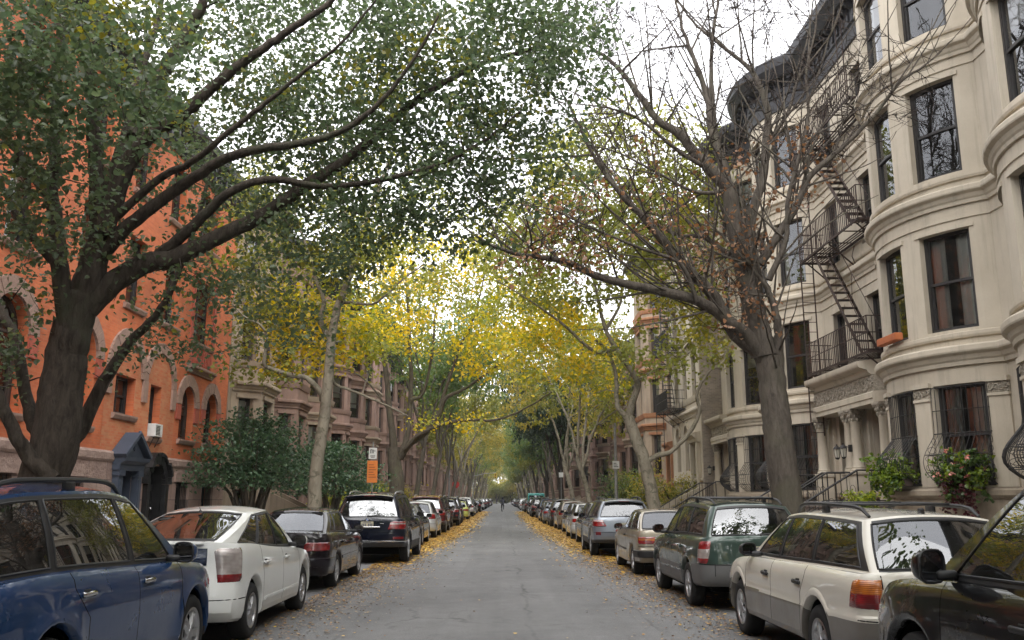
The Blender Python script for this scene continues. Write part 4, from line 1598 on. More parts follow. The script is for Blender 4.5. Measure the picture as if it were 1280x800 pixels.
def dressing(rnd):
    k = rnd.random()
    if k < .34:
        return ('blind', rnd.choice((.3, .45, .5, .62)))
    if k < .62:
        return ('curtain', rnd.choice((.18, .26, .34)))
    return None


def house_body(mb, path, depth_x, z1, sgn, m, roofm):
    """party walls and flat roof behind a street front"""
    p0, p1 = path.p[0], path.p[-1]
    bx = depth_x
    for p in (p0, p1):
        mb.poly([(p.x, p.y, 0), (bx, p.y, 0), (bx, p.y, z1), (p.x, p.y, z1)], m)
    mb.poly([(bx, p0.y, 0), (bx, p1.y, 0), (bx, p1.y, z1), (bx, p0.y, z1)], m)
    rf = MB(roofm)
    pts = [(p.x, p.y, z1) for p in path.p] + [(bx, p1.y, z1), (bx, p0.y, z1)]
    rf.poly(pts)
    return rf


def handrail(mb, A, B, h, m, n=7, r=.02, ext=.5):
    """sloping iron rail from A (bottom) to B (top) on posts, with a level piece at the top"""
    A, B = Vector(A), Vector(B)
    up = Vector((0, 0, h))
    d = (B - A)
    dh = Vector((d.x, d.y, 0)).normalized()
    top = [A + up, B + up, B + up + dh * ext]
    mb.tube([A + up * .55 - dh * .1, A + up - dh * .04] + top, r * 1.3, 6, m)
    mb.tube([A + up * .16, B + up * .16, B + up * .16 + dh * ext], r * .7, 5, m)
    for i in range(n + 1):
        p = A + d * (i / n)
        mb.tube([p, p + up], r * (.9 if i in (0, n) else .5), 5, m)
        if i < n:
            q = A + d * ((i + .5) / n)
            c = [q + up * .55 + Vector((0, 0, .12 * math.sin(t))) + dh * (.07 * math.cos(t)) for t in [2 * PI * j / 10 for j in range(10)]]
            mb.tube(c, .007, 4, m, closed=True)
    for e in (.5, 1.):
        p = B + dh * ext * e
        mb.tube([p, p + up], r * .6, 5, m)


def stairs(mb, x_out, x_in, y0, y1, z0, z1, n, m):
    """flight rising from x_out to x_in"""
    for i in range(n):
        a = x_out + (x_in - x_out) * i / n
        b = x_out + (x_in - x_out) * (i + 1) / n
        zt = z0 + (z1 - z0) * (i + 1) / n
        lo, hi = min(a, b), max(a, b)
        mb.box((min(lo, x_in), y0, z0 - .1), (max(hi, x_in) if x_in < x_out else hi, y1, zt - .045), m) if False else None
        mb.box((lo, y0, z0 - .1), (hi, y1, zt - .05), m)
        nose = .03 if x_in > x_out else -.03
        mb.box((min(a - nose, b), y0 - .02, zt - .05), (max(a - nose, b), y1 + .02, zt), m)


def guard(path, o, parent, bulge=.42):
    """wrought-iron window guard that bellies out at the bottom"""
    g = MB(H_['iron'])
    a, b, c, e = o['s0'] - .03, o['s1'] + .03, o['z0'] + .03, o['z1'] - .05
    h = e - c

    def dz(t):
        z = c + h * t
        if t > .52:
            return .05, z
        u = (t / .52)
        return .05 + bulge * math.sin(PI * u ** .8) ** 1.2 * (1 - .12 * u), z
    n = max(7, int((b - a) / .1))
    for i in range(n + 1):
        s = a + (b - a) * i / n
        pts = []
        for k in range(19):
            d, z = dz(k / 18)
            pts.append(path.at(s, d, z))
        g.tube(pts, .009, 4, H_['iron'])
    for t, r in ((0., .012), (.12, .009), (.3, .009), (.52, .012), (.76, .009), (1., .012)):
        d, z = dz(t)
        ends = [path.at(a, .0, z)] if d > .06 else []
        g.tube(([path.at(a, 0, z)] + [path.at(a + (b - a) * i / 6, d, z) for i in range(7)] + [path.at(b, 0, z)]), r, 4, H_['iron'])
    for sx in (a, b):                      # scrolls on the cheeks
        for k in range(5):
            t = .08 + .09 * k
            d, z = dz(t)
            if d > .12:
                cpts = [path.at(sx, d * .5 + d * .38 * math.cos(q), z + .07 * math.sin(q)) for q in [2 * PI * j / 10 for j in range(10)]]
                g.tube(cpts, .006, 4, H_['iron'], closed=True)
    return g.build('window_guard', parent)


def arc_path(x0, y0, y1, p, n=16):
    """bow front between y0 and y1 that stands p forward of the wall plane x0 (sign of p is its direction)"""
    h = (y1 - y0) / 2
    pa = abs(p)
    r = (h * h + pa * pa) / (2 * pa)
    ha = math.asin(h / r)
    if pa > h:
        ha = PI - ha
    out = []
    for i in range(n + 1):
        t = -ha + 2 * ha * i / n
        out.append((x0 + math.copysign(r * math.cos(t) - (r - pa), p), (y0 + y1) / 2 + r * math.sin(t)))
    return out
# ---------------------------------------------------------------- trees
def bark(name, c1, c2, c3, vs=3., bump=.8, bs=9., patchy=False):
    m, nt, out = new_mat(name)
    b = N(nt, 'BsdfPrincipled')
    b.inputs['Roughness'].default_value = .92
    b.inputs['Specular IOR Level'].default_value = .25
    p = wpos(nt, (vs, vs, vs * .3))
    f = noise(nt, p, 4., 7, .7, .6)
    col = mixc(nt, ramp(nt, f, [(.36, 0.), (.62, 1.)]).outputs[0], c1, c2)
    f2 = noise(nt, wpos(nt), 1.1 if not patchy else 4.2, 4, .6, .8)
    col = mixc(nt, ramp(nt, f2, [(.52, 0.), (.6 if patchy else .75, 1.)]).outputs[0], col, c3)
    nt.links.new(col, b.inputs['Base Color'])
    bn = N(nt, 'Bump', Strength=bump, Distance=.05)
    nt.links.new(noise(nt, wpos(nt, (bs, bs, bs * .22)), 2.2, 6, .7, .7), bn.inputs['Height'])
    nt.links.new(bn.outputs[0], b.inputs['Normal'])
    nt.links.new(b.outputs[0], out.inputs[0])
    return m


B_ = {
    'dark': bark('dark_furrowed_bark', (.035, .028, .022), (.085, .069, .055), (.068, .072, .046)),
    'grey': bark('grey_brown_bark', (.055, .046, .038), (.115, .098, .08), (.095, .088, .062), 2.4, .8, 7),
    'plane': bark('mottled_plane_bark', (.15, .13, .098), (.23, .205, .155), (.11, .1, .07), 1.6, .2, 5, True),
    'mid': bark('brown_bark', (.06, .05, .039), (.115, .097, .073), (.1, .105, .062), 2.4, .6, 8),
    'twig': flat('twig_bark', (.04, .031, .026), .9, spec=.2),
}
L_ = {
    'dark': leafmat('dark_green_leaf', [(.065, .095, .05), (.095, .13, .065), (.08, .11, .068), (.12, .15, .075), (.08, .115, .062), (.1, .13, .055)], .5,
                    ([(.16, .18, .05), (.12, .15, .05), (.28, .25, .05)], .7), .6),
    'brown': leafmat('dry_brown_leaf', [(.22, .11, .055), (.3, .16, .085), (.18, .095, .055), (.36, .22, .12)], .35),
    'yellow': leafmat('yellow_autumn_leaf', [(.74, .52, .03), (.8, .62, .05), (.64, .44, .03), (.62, .55, .07), (.44, .44, .08)], .5,
                      ([(.26, .28, .06), (.34, .34, .06), (.2, .24, .05)], .52), .3),
    'olive': leafmat('olive_green_leaf', [(.16, .175, .04), (.21, .215, .05), (.13, .155, .04), (.25, .235, .055)], .5,
                     ([(.38, .3, .03), (.3, .26, .04), (.2, .22, .05)], .6), .3),
    'green': leafmat('mid_green_leaf', [(.085, .14, .045), (.115, .17, .055), (.09, .145, .05), (.15, .19, .06)], .5,
                     ([(.24, .24, .04), (.18, .2, .04)], .64), .25),
    'deep': leafmat('deep_green_leaf', [(.02, .042, .02), (.035, .06, .026), (.028, .052, .028)], .3),
    'ochre': leafmat('ochre_leaf', [(.34, .28, .07), (.28, .25, .07), (.4, .31, .06), (.24, .23, .07)], .5),
    'shrub': leafmat('glossy_shrub_leaf', [(.045, .09, .045), (.065, .12, .06), (.085, .14, .065), (.05, .1, .06)], .35),
    'bright': leafmat('bright_green_leaf', [(.13, .2, .03), (.2, .26, .03), (.1, .17, .03), (.26, .3, .05)], .4),
    'lime': leafmat('yellow_green_leaf', [(.36, .38, .04), (.3, .36, .04), (.42, .42, .06)], .4),
    'box': leafmat('window_box_leaf', [(.06, .11, .03), (.09, .14, .04), (.05, .09, .03)], .35),
    'red': leafmat('dark_red_leaf', [(.1, .025, .03), (.07, .02, .022)], .3),
    'pink': leafmat('pink_petal', [(.7, .25, .22), (.75, .4, .33), (.6, .16, .14)], .4),
    'litter': leafmat('fallen_yellow_leaf', [(.66, .38, .03), (.56, .3, .03), (.7, .48, .05), (.45, .23, .04), (.3, .17, .05)], .1),
    'drylitter': leafmat('fallen_brown_leaf', [(.16, .095, .05), (.24, .15, .08), (.1, .06, .035), (.34, .24, .13)], .1),
}


def leaves(name, groups, parent, org=(0, 0, 0), rng=RNG):
    """groups: (centres Nx3, size, material, flat) -> one mesh of small folded leaves"""
    V, F, FM, mats = [], [], [], []
    nv = 0
    org = np.array(org, float)
    for C, size, mat, fl in groups:
        n = len(C)
        if not n:
            continue
        C = np.asarray(C, float) - org
        sz = size * rng.uniform(.65, 1.3, (n, 1))
        a = rng.uniform(0, 2 * PI, n)
        tilt = rng.normal(-.45, .5, n)
        d = np.stack([np.cos(a) * np.cos(tilt), np.sin(a) * np.cos(tilt), np.sin(tilt)], 1)
        up = np.stack([rng.normal(0, fl, n), rng.normal(0, fl, n), np.ones(n)], 1)
        s = np.cross(d, up)
        s /= np.linalg.norm(s, axis=1, keepdims=True) + 1e-9
        nn = np.cross(s, d)
        fold = rng.uniform(.05, .3, (n, 1))
        w = rng.uniform(.36, .5, (n, 1))
        curl = rng.uniform(-.2, .1, (n, 1))
        base = C - d * sz * .5
        tip = C + d * sz * .5 + nn * sz * curl
        l1 = C - d * sz * .2 + s * sz * w + nn * sz * fold
        l2 = C + d * sz * .18 + s * sz * w * .72 + nn * sz * fold * .7
        r1 = C - d * sz * .2 - s * sz * w + nn * sz * fold
        r2 = C + d * sz * .18 - s * sz * w * .72 + nn * sz * fold * .7
        V.append(np.stack([base, l1, l2, tip, r2, r1], 1).reshape(-1, 3))
        b = nv + np.arange(n)[:, None] * 6
        F.append(np.concatenate([b + np.array([[0, 1, 2, 3]]), b + np.array([[0, 3, 4, 5]])], 0))
        if mat not in mats:
            mats.append(mat)
        FM.append(np.full(2 * n, mats.index(mat)))
        nv += 6 * n
    V, F, FM = np.concatenate(V), np.concatenate(F), np.concatenate(FM)
    me = bpy.data.meshes.new(name)
    me.vertices.add(len(V))
    me.vertices.foreach_set('co', V.astype(np.float32).ravel())
    me.loops.add(len(F) * 4)
    me.loops.foreach_set('vertex_index', F.astype(np.int32).ravel())
    me.polygons.add(len(F))
    me.polygons.foreach_set('loop_start', np.arange(0, len(F) * 4, 4, dtype=np.int32))
    for m in mats:
        me.materials.append(m)
    me.polygons.foreach_set('material_index', FM.astype(np.int32))
    me.update(calc_edges=True)
    o = bpy.data.objects.new(name, me)
    COL.objects.link(o)
    if parent is not None:
        o.parent = parent
    return o


def spray(centres, n, rad, flatz=.55, rng=RNG):
    """leaf positions gathered round each clump centre"""
    C = np.repeat(np.asarray(centres, float), n, 0)
    o = rng.normal(0, 1, C.shape) * rad
    o[:, 2] *= flatz
    return C + o


def limb_pts(pts, r0, r1, per=6, wob=.0, rng=RNG):
    P = catmull(pts, per)
    n = len(P)
    out = []
    for i, p in enumerate(P):
        t = i / (n - 1)
        q = np.array(p) + (rng.normal(0, wob, 3) if 0 < i < n - 1 else 0)
        out.append((q, r0 + (r1 - r0) * t ** .8))
    return out


def attach_twigs(mb, skel, clumps, mat, r0=.014, r1=.004, sides=3, rmax=.16, spurs=0, sag=.1, rng=RNG, keep=None, org=None):
    """grow a twig from the nearest limb (or earlier twig) out to every clump centre"""
    pts = np.array([p for p, r in skel])
    rad = np.array([r for p, r in skel])
    ok = rad < rmax
    pts, rad = pts[ok], rad[ok]
    cl = np.asarray(clumps, float)
    d0 = np.array([np.min(np.sum((pts - c) ** 2, 1)) for c in cl])
    cap = len(pts) + len(cl) * 3
    A = np.empty((cap, 3))
    A[:len(pts)] = pts
    Rr = np.empty(cap)
    Rr[:len(pts)] = rad
    k = len(pts)
    for i in np.argsort(d0):
        c = cl[i]
        dv = A[:k] - c
        d2 = np.sum(dv * dv, 1) * (1 + .6 * (dv[:, 2] > 0))
        j = int(np.argmin(d2))
        p = A[j]
        L = math.sqrt(float(np.sum((p - c) ** 2)))
        ra = min(Rr[j] * .8, r0 * (1 + .35 * L))
        mid1 = p + (c - p) * .35 + rng.normal(0, .035 * L, 3) + np.array([0, 0, sag * L * .6])
        mid2 = p + (c - p) * .7 + rng.normal(0, .03 * L, 3) + np.array([0, 0, sag * L * .5])
        mb.tube([p, mid1, mid2, c], [ra, ra * .8, ra * .55, r1], sides, mat, cap=False)
        if spurs:
            for q0, q1 in ((p, mid1), (mid1, mid2), (mid2, c)):
                for _ in range(spurs):
                    q = q0 + (q1 - q0) * rng.uniform(.1, .95)
                    v = (c - p) / (L + 1e-6) * rng.uniform(.35, .75) + rng.normal(0, .2, 3) + np.array([0, 0, .1])
                    v *= rng.uniform(.35, .9)
                    mb.tube([q, q + v * .5 + rng.normal(0, .012, 3), q + v], [r1 * 1.7, r1 * 1.3, r1 * .7], 3, mat, cap=False)
        for q, r in ((mid1, ra * .8), (mid2, ra * .55), (c, r1 * 1.5)):
            A[k] = q
            Rr[k] = max(r, .004)
            k += 1


def side_limbs(mb, skel, n, length, r0, rmax, rng, o, up=.55):
    """long fine side branches that leave the limbs at a slant and rise"""
    pts = [(i, p, r) for i, (p, r) in enumerate(skel) if r < rmax and 0 < i < len(skel) - 1]
    new = []
    for _ in range(n):
        i, p, r = pts[int(rng.integers(0, len(pts)))]
        t = skel[i + 1][0] - skel[i - 1][0]
        t = t / (np.linalg.norm(t) + 1e-6)
        d = t * .6 + rng.normal(0, .55, 3) + np.array([0, 0, up])
        d /= np.linalg.norm(d)
        L = length * rng.uniform(.5, 1.15)
        bend = rng.normal(0, .12, 3) + np.array([0, 0, .1])
        B = limb_pts([p, p + d * L * .35 + bend * L * .1, p + d * L * .7 + bend * L * .35, p + d * L + bend * L * .8], min(r * .7, r0), .007, 4, .006, rng)
        mb.tube([q - o for q, _ in B], [q for _, q in B], 5, cap=False)
        new += B
    return new


def blob_pts(blobs, rng=RNG, cl=0):
    """clump centres surveyed from the picture: (u, v, ru, rv, near, far, n) ellipses with a range of distances"""
    out = []
    for u, v, ru, rv, y0, y1, n in blobs:
        for _ in range(n // max(1, cl)):
            a, r = rng.uniform(0, 2 * PI), math.sqrt(rng.uniform())
            c = np.array(at(u + ru * r * math.cos(a), v + rv * r * math.sin(a), rng.uniform(y0, y1)))
            if cl:                     # several sprays to a bough: leafy masses with gaps between them
                ax = rng.normal(0, 1, 3) * np.array([1, 1, .35])
                ax /= np.linalg.norm(ax)
                for k in range(cl):
                    out.append(c + ax * rng.uniform(-.5, .5) + rng.normal(0, .17, 3))
            else:
                out.append(c)
    return np.array(out)


def surveyed_tree(name, label, base, limbs, groups, barkm, twig=dict(), cat='tree', group=None, sides=10, extra_clumps=None, side=None):
    """limbs: (pixel list [(u, v, Y)...], r0, r1); groups: (clump centres, leaves per clump, spread, leaf size, material, flatz)"""
    root = thing(name, label, cat, base, 0, group)
    o = np.array(base)
    mb = MB(barkm)
    skel = []
    for pts, r0, r1 in limbs:
        P = [p if len(p) == 4 else at(*p) for p in pts]
        P = [p[:3] for p in P]
        L = limb_pts(P, r0, r1, 6, min(.008, r1 * .3))
        skel += L
        mb.tube([p - o for p, r in L], [r for p, r in L], sides if r0 > .1 else 7, barkm, cap=True)
    if side:
        skel += side_limbs(mb, skel, *side, np.random.default_rng(17), o)
    allc = np.concatenate([g[0] for g in groups if len(g[0])] + ([extra_clumps] if extra_clumps is not None else []))
    sk2 = [(p - o, r) for p, r in skel]
    attach_twigs(mb, sk2, allc - o, twig.get('mat', barkm), twig.get('r0', .014), twig.get('r1', .004), 3, twig.get('rmax', .16), twig.get('spurs', 0), twig.get('sag', .1))
    mb.build('trunk', root, 60)
    lg = [(spray(c, n, sp, fz), sz, m, 0.55) for c, n, sp, sz, m, fz in groups if len(c)]
    leaves('crown', lg, root, o)
    return root


def street_tree_parts(seed, h, spread, trunk_h, lean, leafm, nl, lsize, barkm, r0=.24, clump_n=24, crown_lo=.36, flatz=.5):
    """a street tree grown by rule: leaning trunk, rising forked limbs, clumps of leaves at their ends (meshes only)"""
    rng = np.random.default_rng(seed)
    mb = MB(barkm)
    skel, ends = [], []
    tp = [np.array([0, 0, -.1]), np.array([lean * .25, rng.normal(0, .1), trunk_h * .5]), np.array([lean * .6, rng.normal(0, .15), trunk_h])]
    L = limb_pts(tp, r0, r0 * .8, 5, .01, rng)
    L[0] = (L[0][0], r0 * 1.5)
    skel += L
    mb.tube([p for p, r in L], [r for p, r in L], 10, barkm, cap=False)
    nb = int(rng.integers(4, 6))
    for b in range(nb):
        az = 2 * PI * (b + rng.uniform(-.3, .3)) / nb
        reach = spread * rng.uniform(.6, 1.05) * (1.15 if math.cos(az) * lean > 0 else .85)
        top = trunk_h + (h - trunk_h) * rng.uniform(.6, .95)
        s0 = L[-1 - int(rng.integers(0, 4))][0]
        dirv = np.array([math.cos(az), math.sin(az), 0])
        p1 = s0 + dirv * reach * .22 + np.array([0, 0, (top - s0[2]) * .38])
        p2 = s0 + dirv * reach * .55 + np.array([0, 0, (top - s0[2]) * .72]) + rng.normal(0, .3, 3)
        p3 = s0 + dirv * reach + np.array([0, 0, top - s0[2]]) + rng.normal(0, .3, 3)
        B = limb_pts([s0, p1, p2, p3], r0 * .55, .03, 5, .04, rng)
        skel += B
        mb.tube([p for p, r in B], [r for p, r in B], 8, barkm, cap=False)
        for k in range(4):
            q = B[int(len(B) * rng.uniform(.3, .85))]
            a2 = az + rng.choice((-1, 1)) * rng.uniform(.5, 1.4)
            ln = spread * rng.uniform(.35, .7)
            e = q[0] + np.array([math.cos(a2), math.sin(a2), 0]) * ln + np.array([0, 0, ln * rng.uniform(-.15, .7)])
            m_ = (q[0] + e) / 2 + rng.normal(0, .2, 3) + np.array([0, 0, .25])
            S = limb_pts([q[0], m_, e], q[1] * .6, .02, 4, .03, rng)
            skel += S
            mb.tube([p for p, r in S], [r for p, r in S], 6, barkm, cap=False)
            ends += [p for p, r in S[2:]]
        ends += [p for p, r in B[len(B) // 2:]]
    ends = np.array(ends)
    K = nl // clump_n
    c = ends[rng.integers(0, len(ends), K)] + rng.normal(0, 1, (K, 3)) * np.array([.85, .85, .6])
    c = c[c[:, 2] > h * crown_lo * .8]
    attach_twigs(mb, skel, c, barkm, .012, .005, 3, .13, 0, .1, rng)
    tm = mb.data('trunk', 60)
    cl = leaves('crown', [(spray(c, clump_n, .3, flatz, rng), lsize, leafm, .55)], None, (0, 0, 0), rng)
    cm = cl.data
    bpy.data.objects.remove(cl)
    return tm, cm


def plant_tree(kind, name, label, loc, rz, sc, leafm=None, group=None):
    root = thing(name, label, 'tree', loc, rz, group)
    root.scale = sc if hasattr(sc, '__len__') else (sc, sc, sc)
    for nm, me in zip(('trunk', 'crown'), kind):
        o = bpy.data.objects.new(nm, me)
        COL.objects.link(o)
        o.parent = root
        if nm == 'crown' and leafm is not None:
            o.material_slots[0].link = 'OBJECT'
            o.material_slots[0].material = leafm
    return root


def bush(name, label, cat, loc, r, h, n, size, mats, stems=9, barkm=None, group=None, seed=1, flatz=.6, parent=None, zlo=0.):
    rng = np.random.default_rng(seed)
    root = thing(name, label, cat, loc, rng.uniform(0, 6), group)
    mb = MB(barkm or B_['mid'])
    c, skel = [], []
    for i in range(stems):
        a = 2 * PI * i / stems + rng.uniform(-.3, .3)
        rr = r * rng.uniform(.35, .95)
        e = np.array([rr * math.cos(a), rr * math.sin(a), h * rng.uniform(.5, 1.)])
        L = limb_pts([np.array([.05 * math.cos(a), .05 * math.sin(a), -.05]), e * np.array([.4, .4, .55]), e], .018 + .02 * h, .006, 4, .02, rng)
        skel += L
        mb.tube([p for p, q in L], [q for p, q in L], 6, cap=False)
        c += [p for p, q in L[3:]]
    c = np.array(c)
    K = max(8, n // 18)
    cc = c[rng.integers(0, len(c), K)] + rng.normal(0, 1, (K, 3)) * np.array([r * .3, r * .3, h * .12])
    cc[:, 2] = np.maximum(cc[:, 2], .08)
    if zlo:                            # a small tree: clear stems below, domed layers above
        rr = np.hypot(cc[:, 0], cc[:, 1]) / r
        cc[:, 2] = h * (zlo + (1 - zlo) * rng.uniform(0, 1, K) * np.sqrt(np.clip(1.25 - rr, .05, 1)))
    attach_twigs(mb, skel, cc, mb.m, .009, .003, 3, .2, 0, .05, rng)
    mb.build('stems', root, 60)
    per = max(1, n // K)
    part = np.array_split(cc, len(mats))
    leaves('foliage', [(spray(p, per, r * .11 + size * .6, flatz if not zlo else .3, rng), size, m, .45) for p, m in zip(part, mats)], root, (0, 0, 0), rng)
    return root
# ---------------------------------------------------------------- the buildings of this street
ORD = 'first second third fourth fifth sixth seventh eighth ninth tenth eleventh twelfth thirteenth fourteenth fifteenth sixteenth seventeenth eighteenth nineteenth twentieth'.split()


def column(mb, x, y, z0, z1, r, m, ped=.95):
    mb.rbox((x - r * 1.55, y - r * 1.55, z0), (x + r * 1.55, y + r * 1.55, z0 + .12), .01, m)
    mb.rbox((x - r * 1.35, y - r * 1.35, z0 + .12), (x + r * 1.35, y + r * 1.35, z0 + ped - .1), .01, m)
    mb.rbox((x - r * 1.6, y - r * 1.6, z0 + ped - .1), (x + r * 1.6, y + r * 1.6, z0 + ped), .015, m)
    T = Matrix.Translation((x, y, 0))
    h0, h1 = z0 + ped, z1 - .4
    mb.lathe([(r * 1.3, h0), (r * 1.35, h0 + .04), (r * 1.15, h0 + .08), (r * 1.2, h0 + .12), (r, h0 + .16), (r, h0 + (h1 - h0) * .4), (r * .88, h1), (r * .98, h1 + .02), (r * .98, h1 + .05), (r * .9, h1 + .06)], 20, m, T, cap=False)


def capital(mb, x, y, z, r, m, h=.34):
    T = Matrix.Translation((x, y, 0))
    mb.lathe([(r * .9, z), (r * 1.05, z + h * .3), (r * 1.0, z + h * .45), (r * 1.3, z + h * .8), (r * 1.5, z + h)], 16, m, T)
    for i in range(8):
        a = 2 * PI * i / 8
        for q, (rr, zz) in enumerate(((1.12, .3), (1.28, .62))):
            b = a + q * PI / 8
            mb.ball((x + r * rr * math.cos(b), y + r * rr * math.sin(b), z + h * zz), (r * .26, r * .26, h * .17), 5, m)
    for sx in (1, -1):
        for sy in (1, -1):
            mb.ball((x + sx * r * 1.15, y + sy * r * 1.15, z + h * .9), r * .34, 6, m)
    mb.box((x - r * 1.5, y - r * 1.5, z + h), (x + r * 1.5, y + r * 1.5, z + h + .07), m)


def carved_run(mb, path, s0, s1, z0, z1, d, m, seed=0):
    """foliate relief: a scatter of raised scrolls and bosses on a band"""
    rnd = random.Random(seed)
    band(mb, path, s0, s1, z0, z1, -.02, d, m)
    n = int((s1 - s0) * (z1 - z0) / .006)
    h = z1 - z0
    for i in range(int((s1 - s0) / (h * .55)) + 1):
        s = s0 + (i + .5) * (s1 - s0) / (int((s1 - s0) / (h * .55)) + 1)
        c = [path.at(s + h * .24 * math.cos(t) * (1 - t / 9), d + .015, (z0 + z1) / 2 + h * .3 * math.sin(t) * (1 - t / 9) * (1 if i % 2 else -1)) for t in [k * .6 for k in range(14)]]
        mb.tube(c, [h * .07 * (1 - k / 20) for k in range(14)], 5, m)
    for _ in range(min(n, 160)):
        s, z = rnd.uniform(s0 + .04, s1 - .04), rnd.uniform(z0 + h * .12, z1 - h * .12)
        r = rnd.uniform(.05, .12) * h
        p = path.at(s, d, z)
        mb.ball(p, (r * .8, r * rnd.uniform(.8, 1.6), r * rnd.uniform(.8, 1.6)), 5, m)


def dark_door(parent, path, s0, s1, z0, z1, d, m, panes=1, transom=.6, name='door'):
    mb = MB(m)
    band(mb, path, s0, s1, z0, z1, d - .08, d, m)
    n = 2 if s1 - s0 > 1.25 else 1
    w = (s1 - s0) / n
    zt = z1 - transom
    band(mb, path, s0, s1, zt - .04, zt + .04, d, d + .06, m)
    for i in range(n):
        a = s0 + w * i
        for x in (a, a + w - .09):
            band(mb, path, x, x + .09, z0, zt - .04, d, d + .05, m)
        for z, h in ((z0, .22), (z0 + .95, .12), (zt - .16, .12)):
            band(mb, path, a + .09, a + w - .09, z, z + h, d, d + .045, m)
        band(mb, path, a + .17, a + w - .17, z0 + .3, z0 + .87, d, d + .025, m)
    o = mb.build(name, parent)
    g = MB(H_['wglass'])
    for i in range(n):
        a = s0 + w * i
        g.poly([path.at(a + .09, d + .012, z0 + 1.07), path.at(a + w - .09, d + .012, z0 + 1.07), path.at(a + w - .09, d + .012, zt - .16), path.at(a + .09, d + .012, zt - .16)])
    g.poly([path.at(s0 + .05, d + .012, zt + .04), path.at(s1 - .05, d + .012, zt + .04), path.at(s1 - .05, d + .012, z1 - .04), path.at(s0 + .05, d + .012, z1 - .04)])
    g.build('door_glass', o)
    k = MB(M_['chrome'])
    k.ball(path.at((s0 + s1) / 2 + (.07 if n > 1 else w * .4), d + .09, z0 + 1.0), .035, 8)
    k.build('door_knob', o)
    return o


def lantern(parent, p, out):
    mb = MB(H_['iron'])
    p = Vector(p)
    o = Vector(out)
    mb.rbox(p - Vector((.05, .05, .1)), p + Vector((.05, .05, .1)), .01, H_['iron'])
    mb.tube([p, p + o * .12 + Vector((0, 0, .06)), p + o * .2 + Vector((0, 0, .02))], .012, 5)
    T = Matrix.Translation(p + o * .2)
    mb.lathe([(.03, -.3), (.07, -.26), (.075, -.24)], 6, None, T)
    mb.lathe([(.12, .0), (.07, .07), (.02, .1), (.02, .14)], 6, None, T)
    for i in range(6):
        a = PI / 3 * i
        mb.bar(p + o * .2 + Vector((.068 * math.cos(a), .068 * math.sin(a), -.25)), p + o * .2 + Vector((.1 * math.cos(a), .1 * math.sin(a), 0)), .01, .01)
    lo = mb.build('wall_lantern', parent)
    g = MB(H_['lamp'])
    g.lathe([(.062, -.245), (.094, -.005)], 6, None, T)
    g.build('lantern_glass', lo)


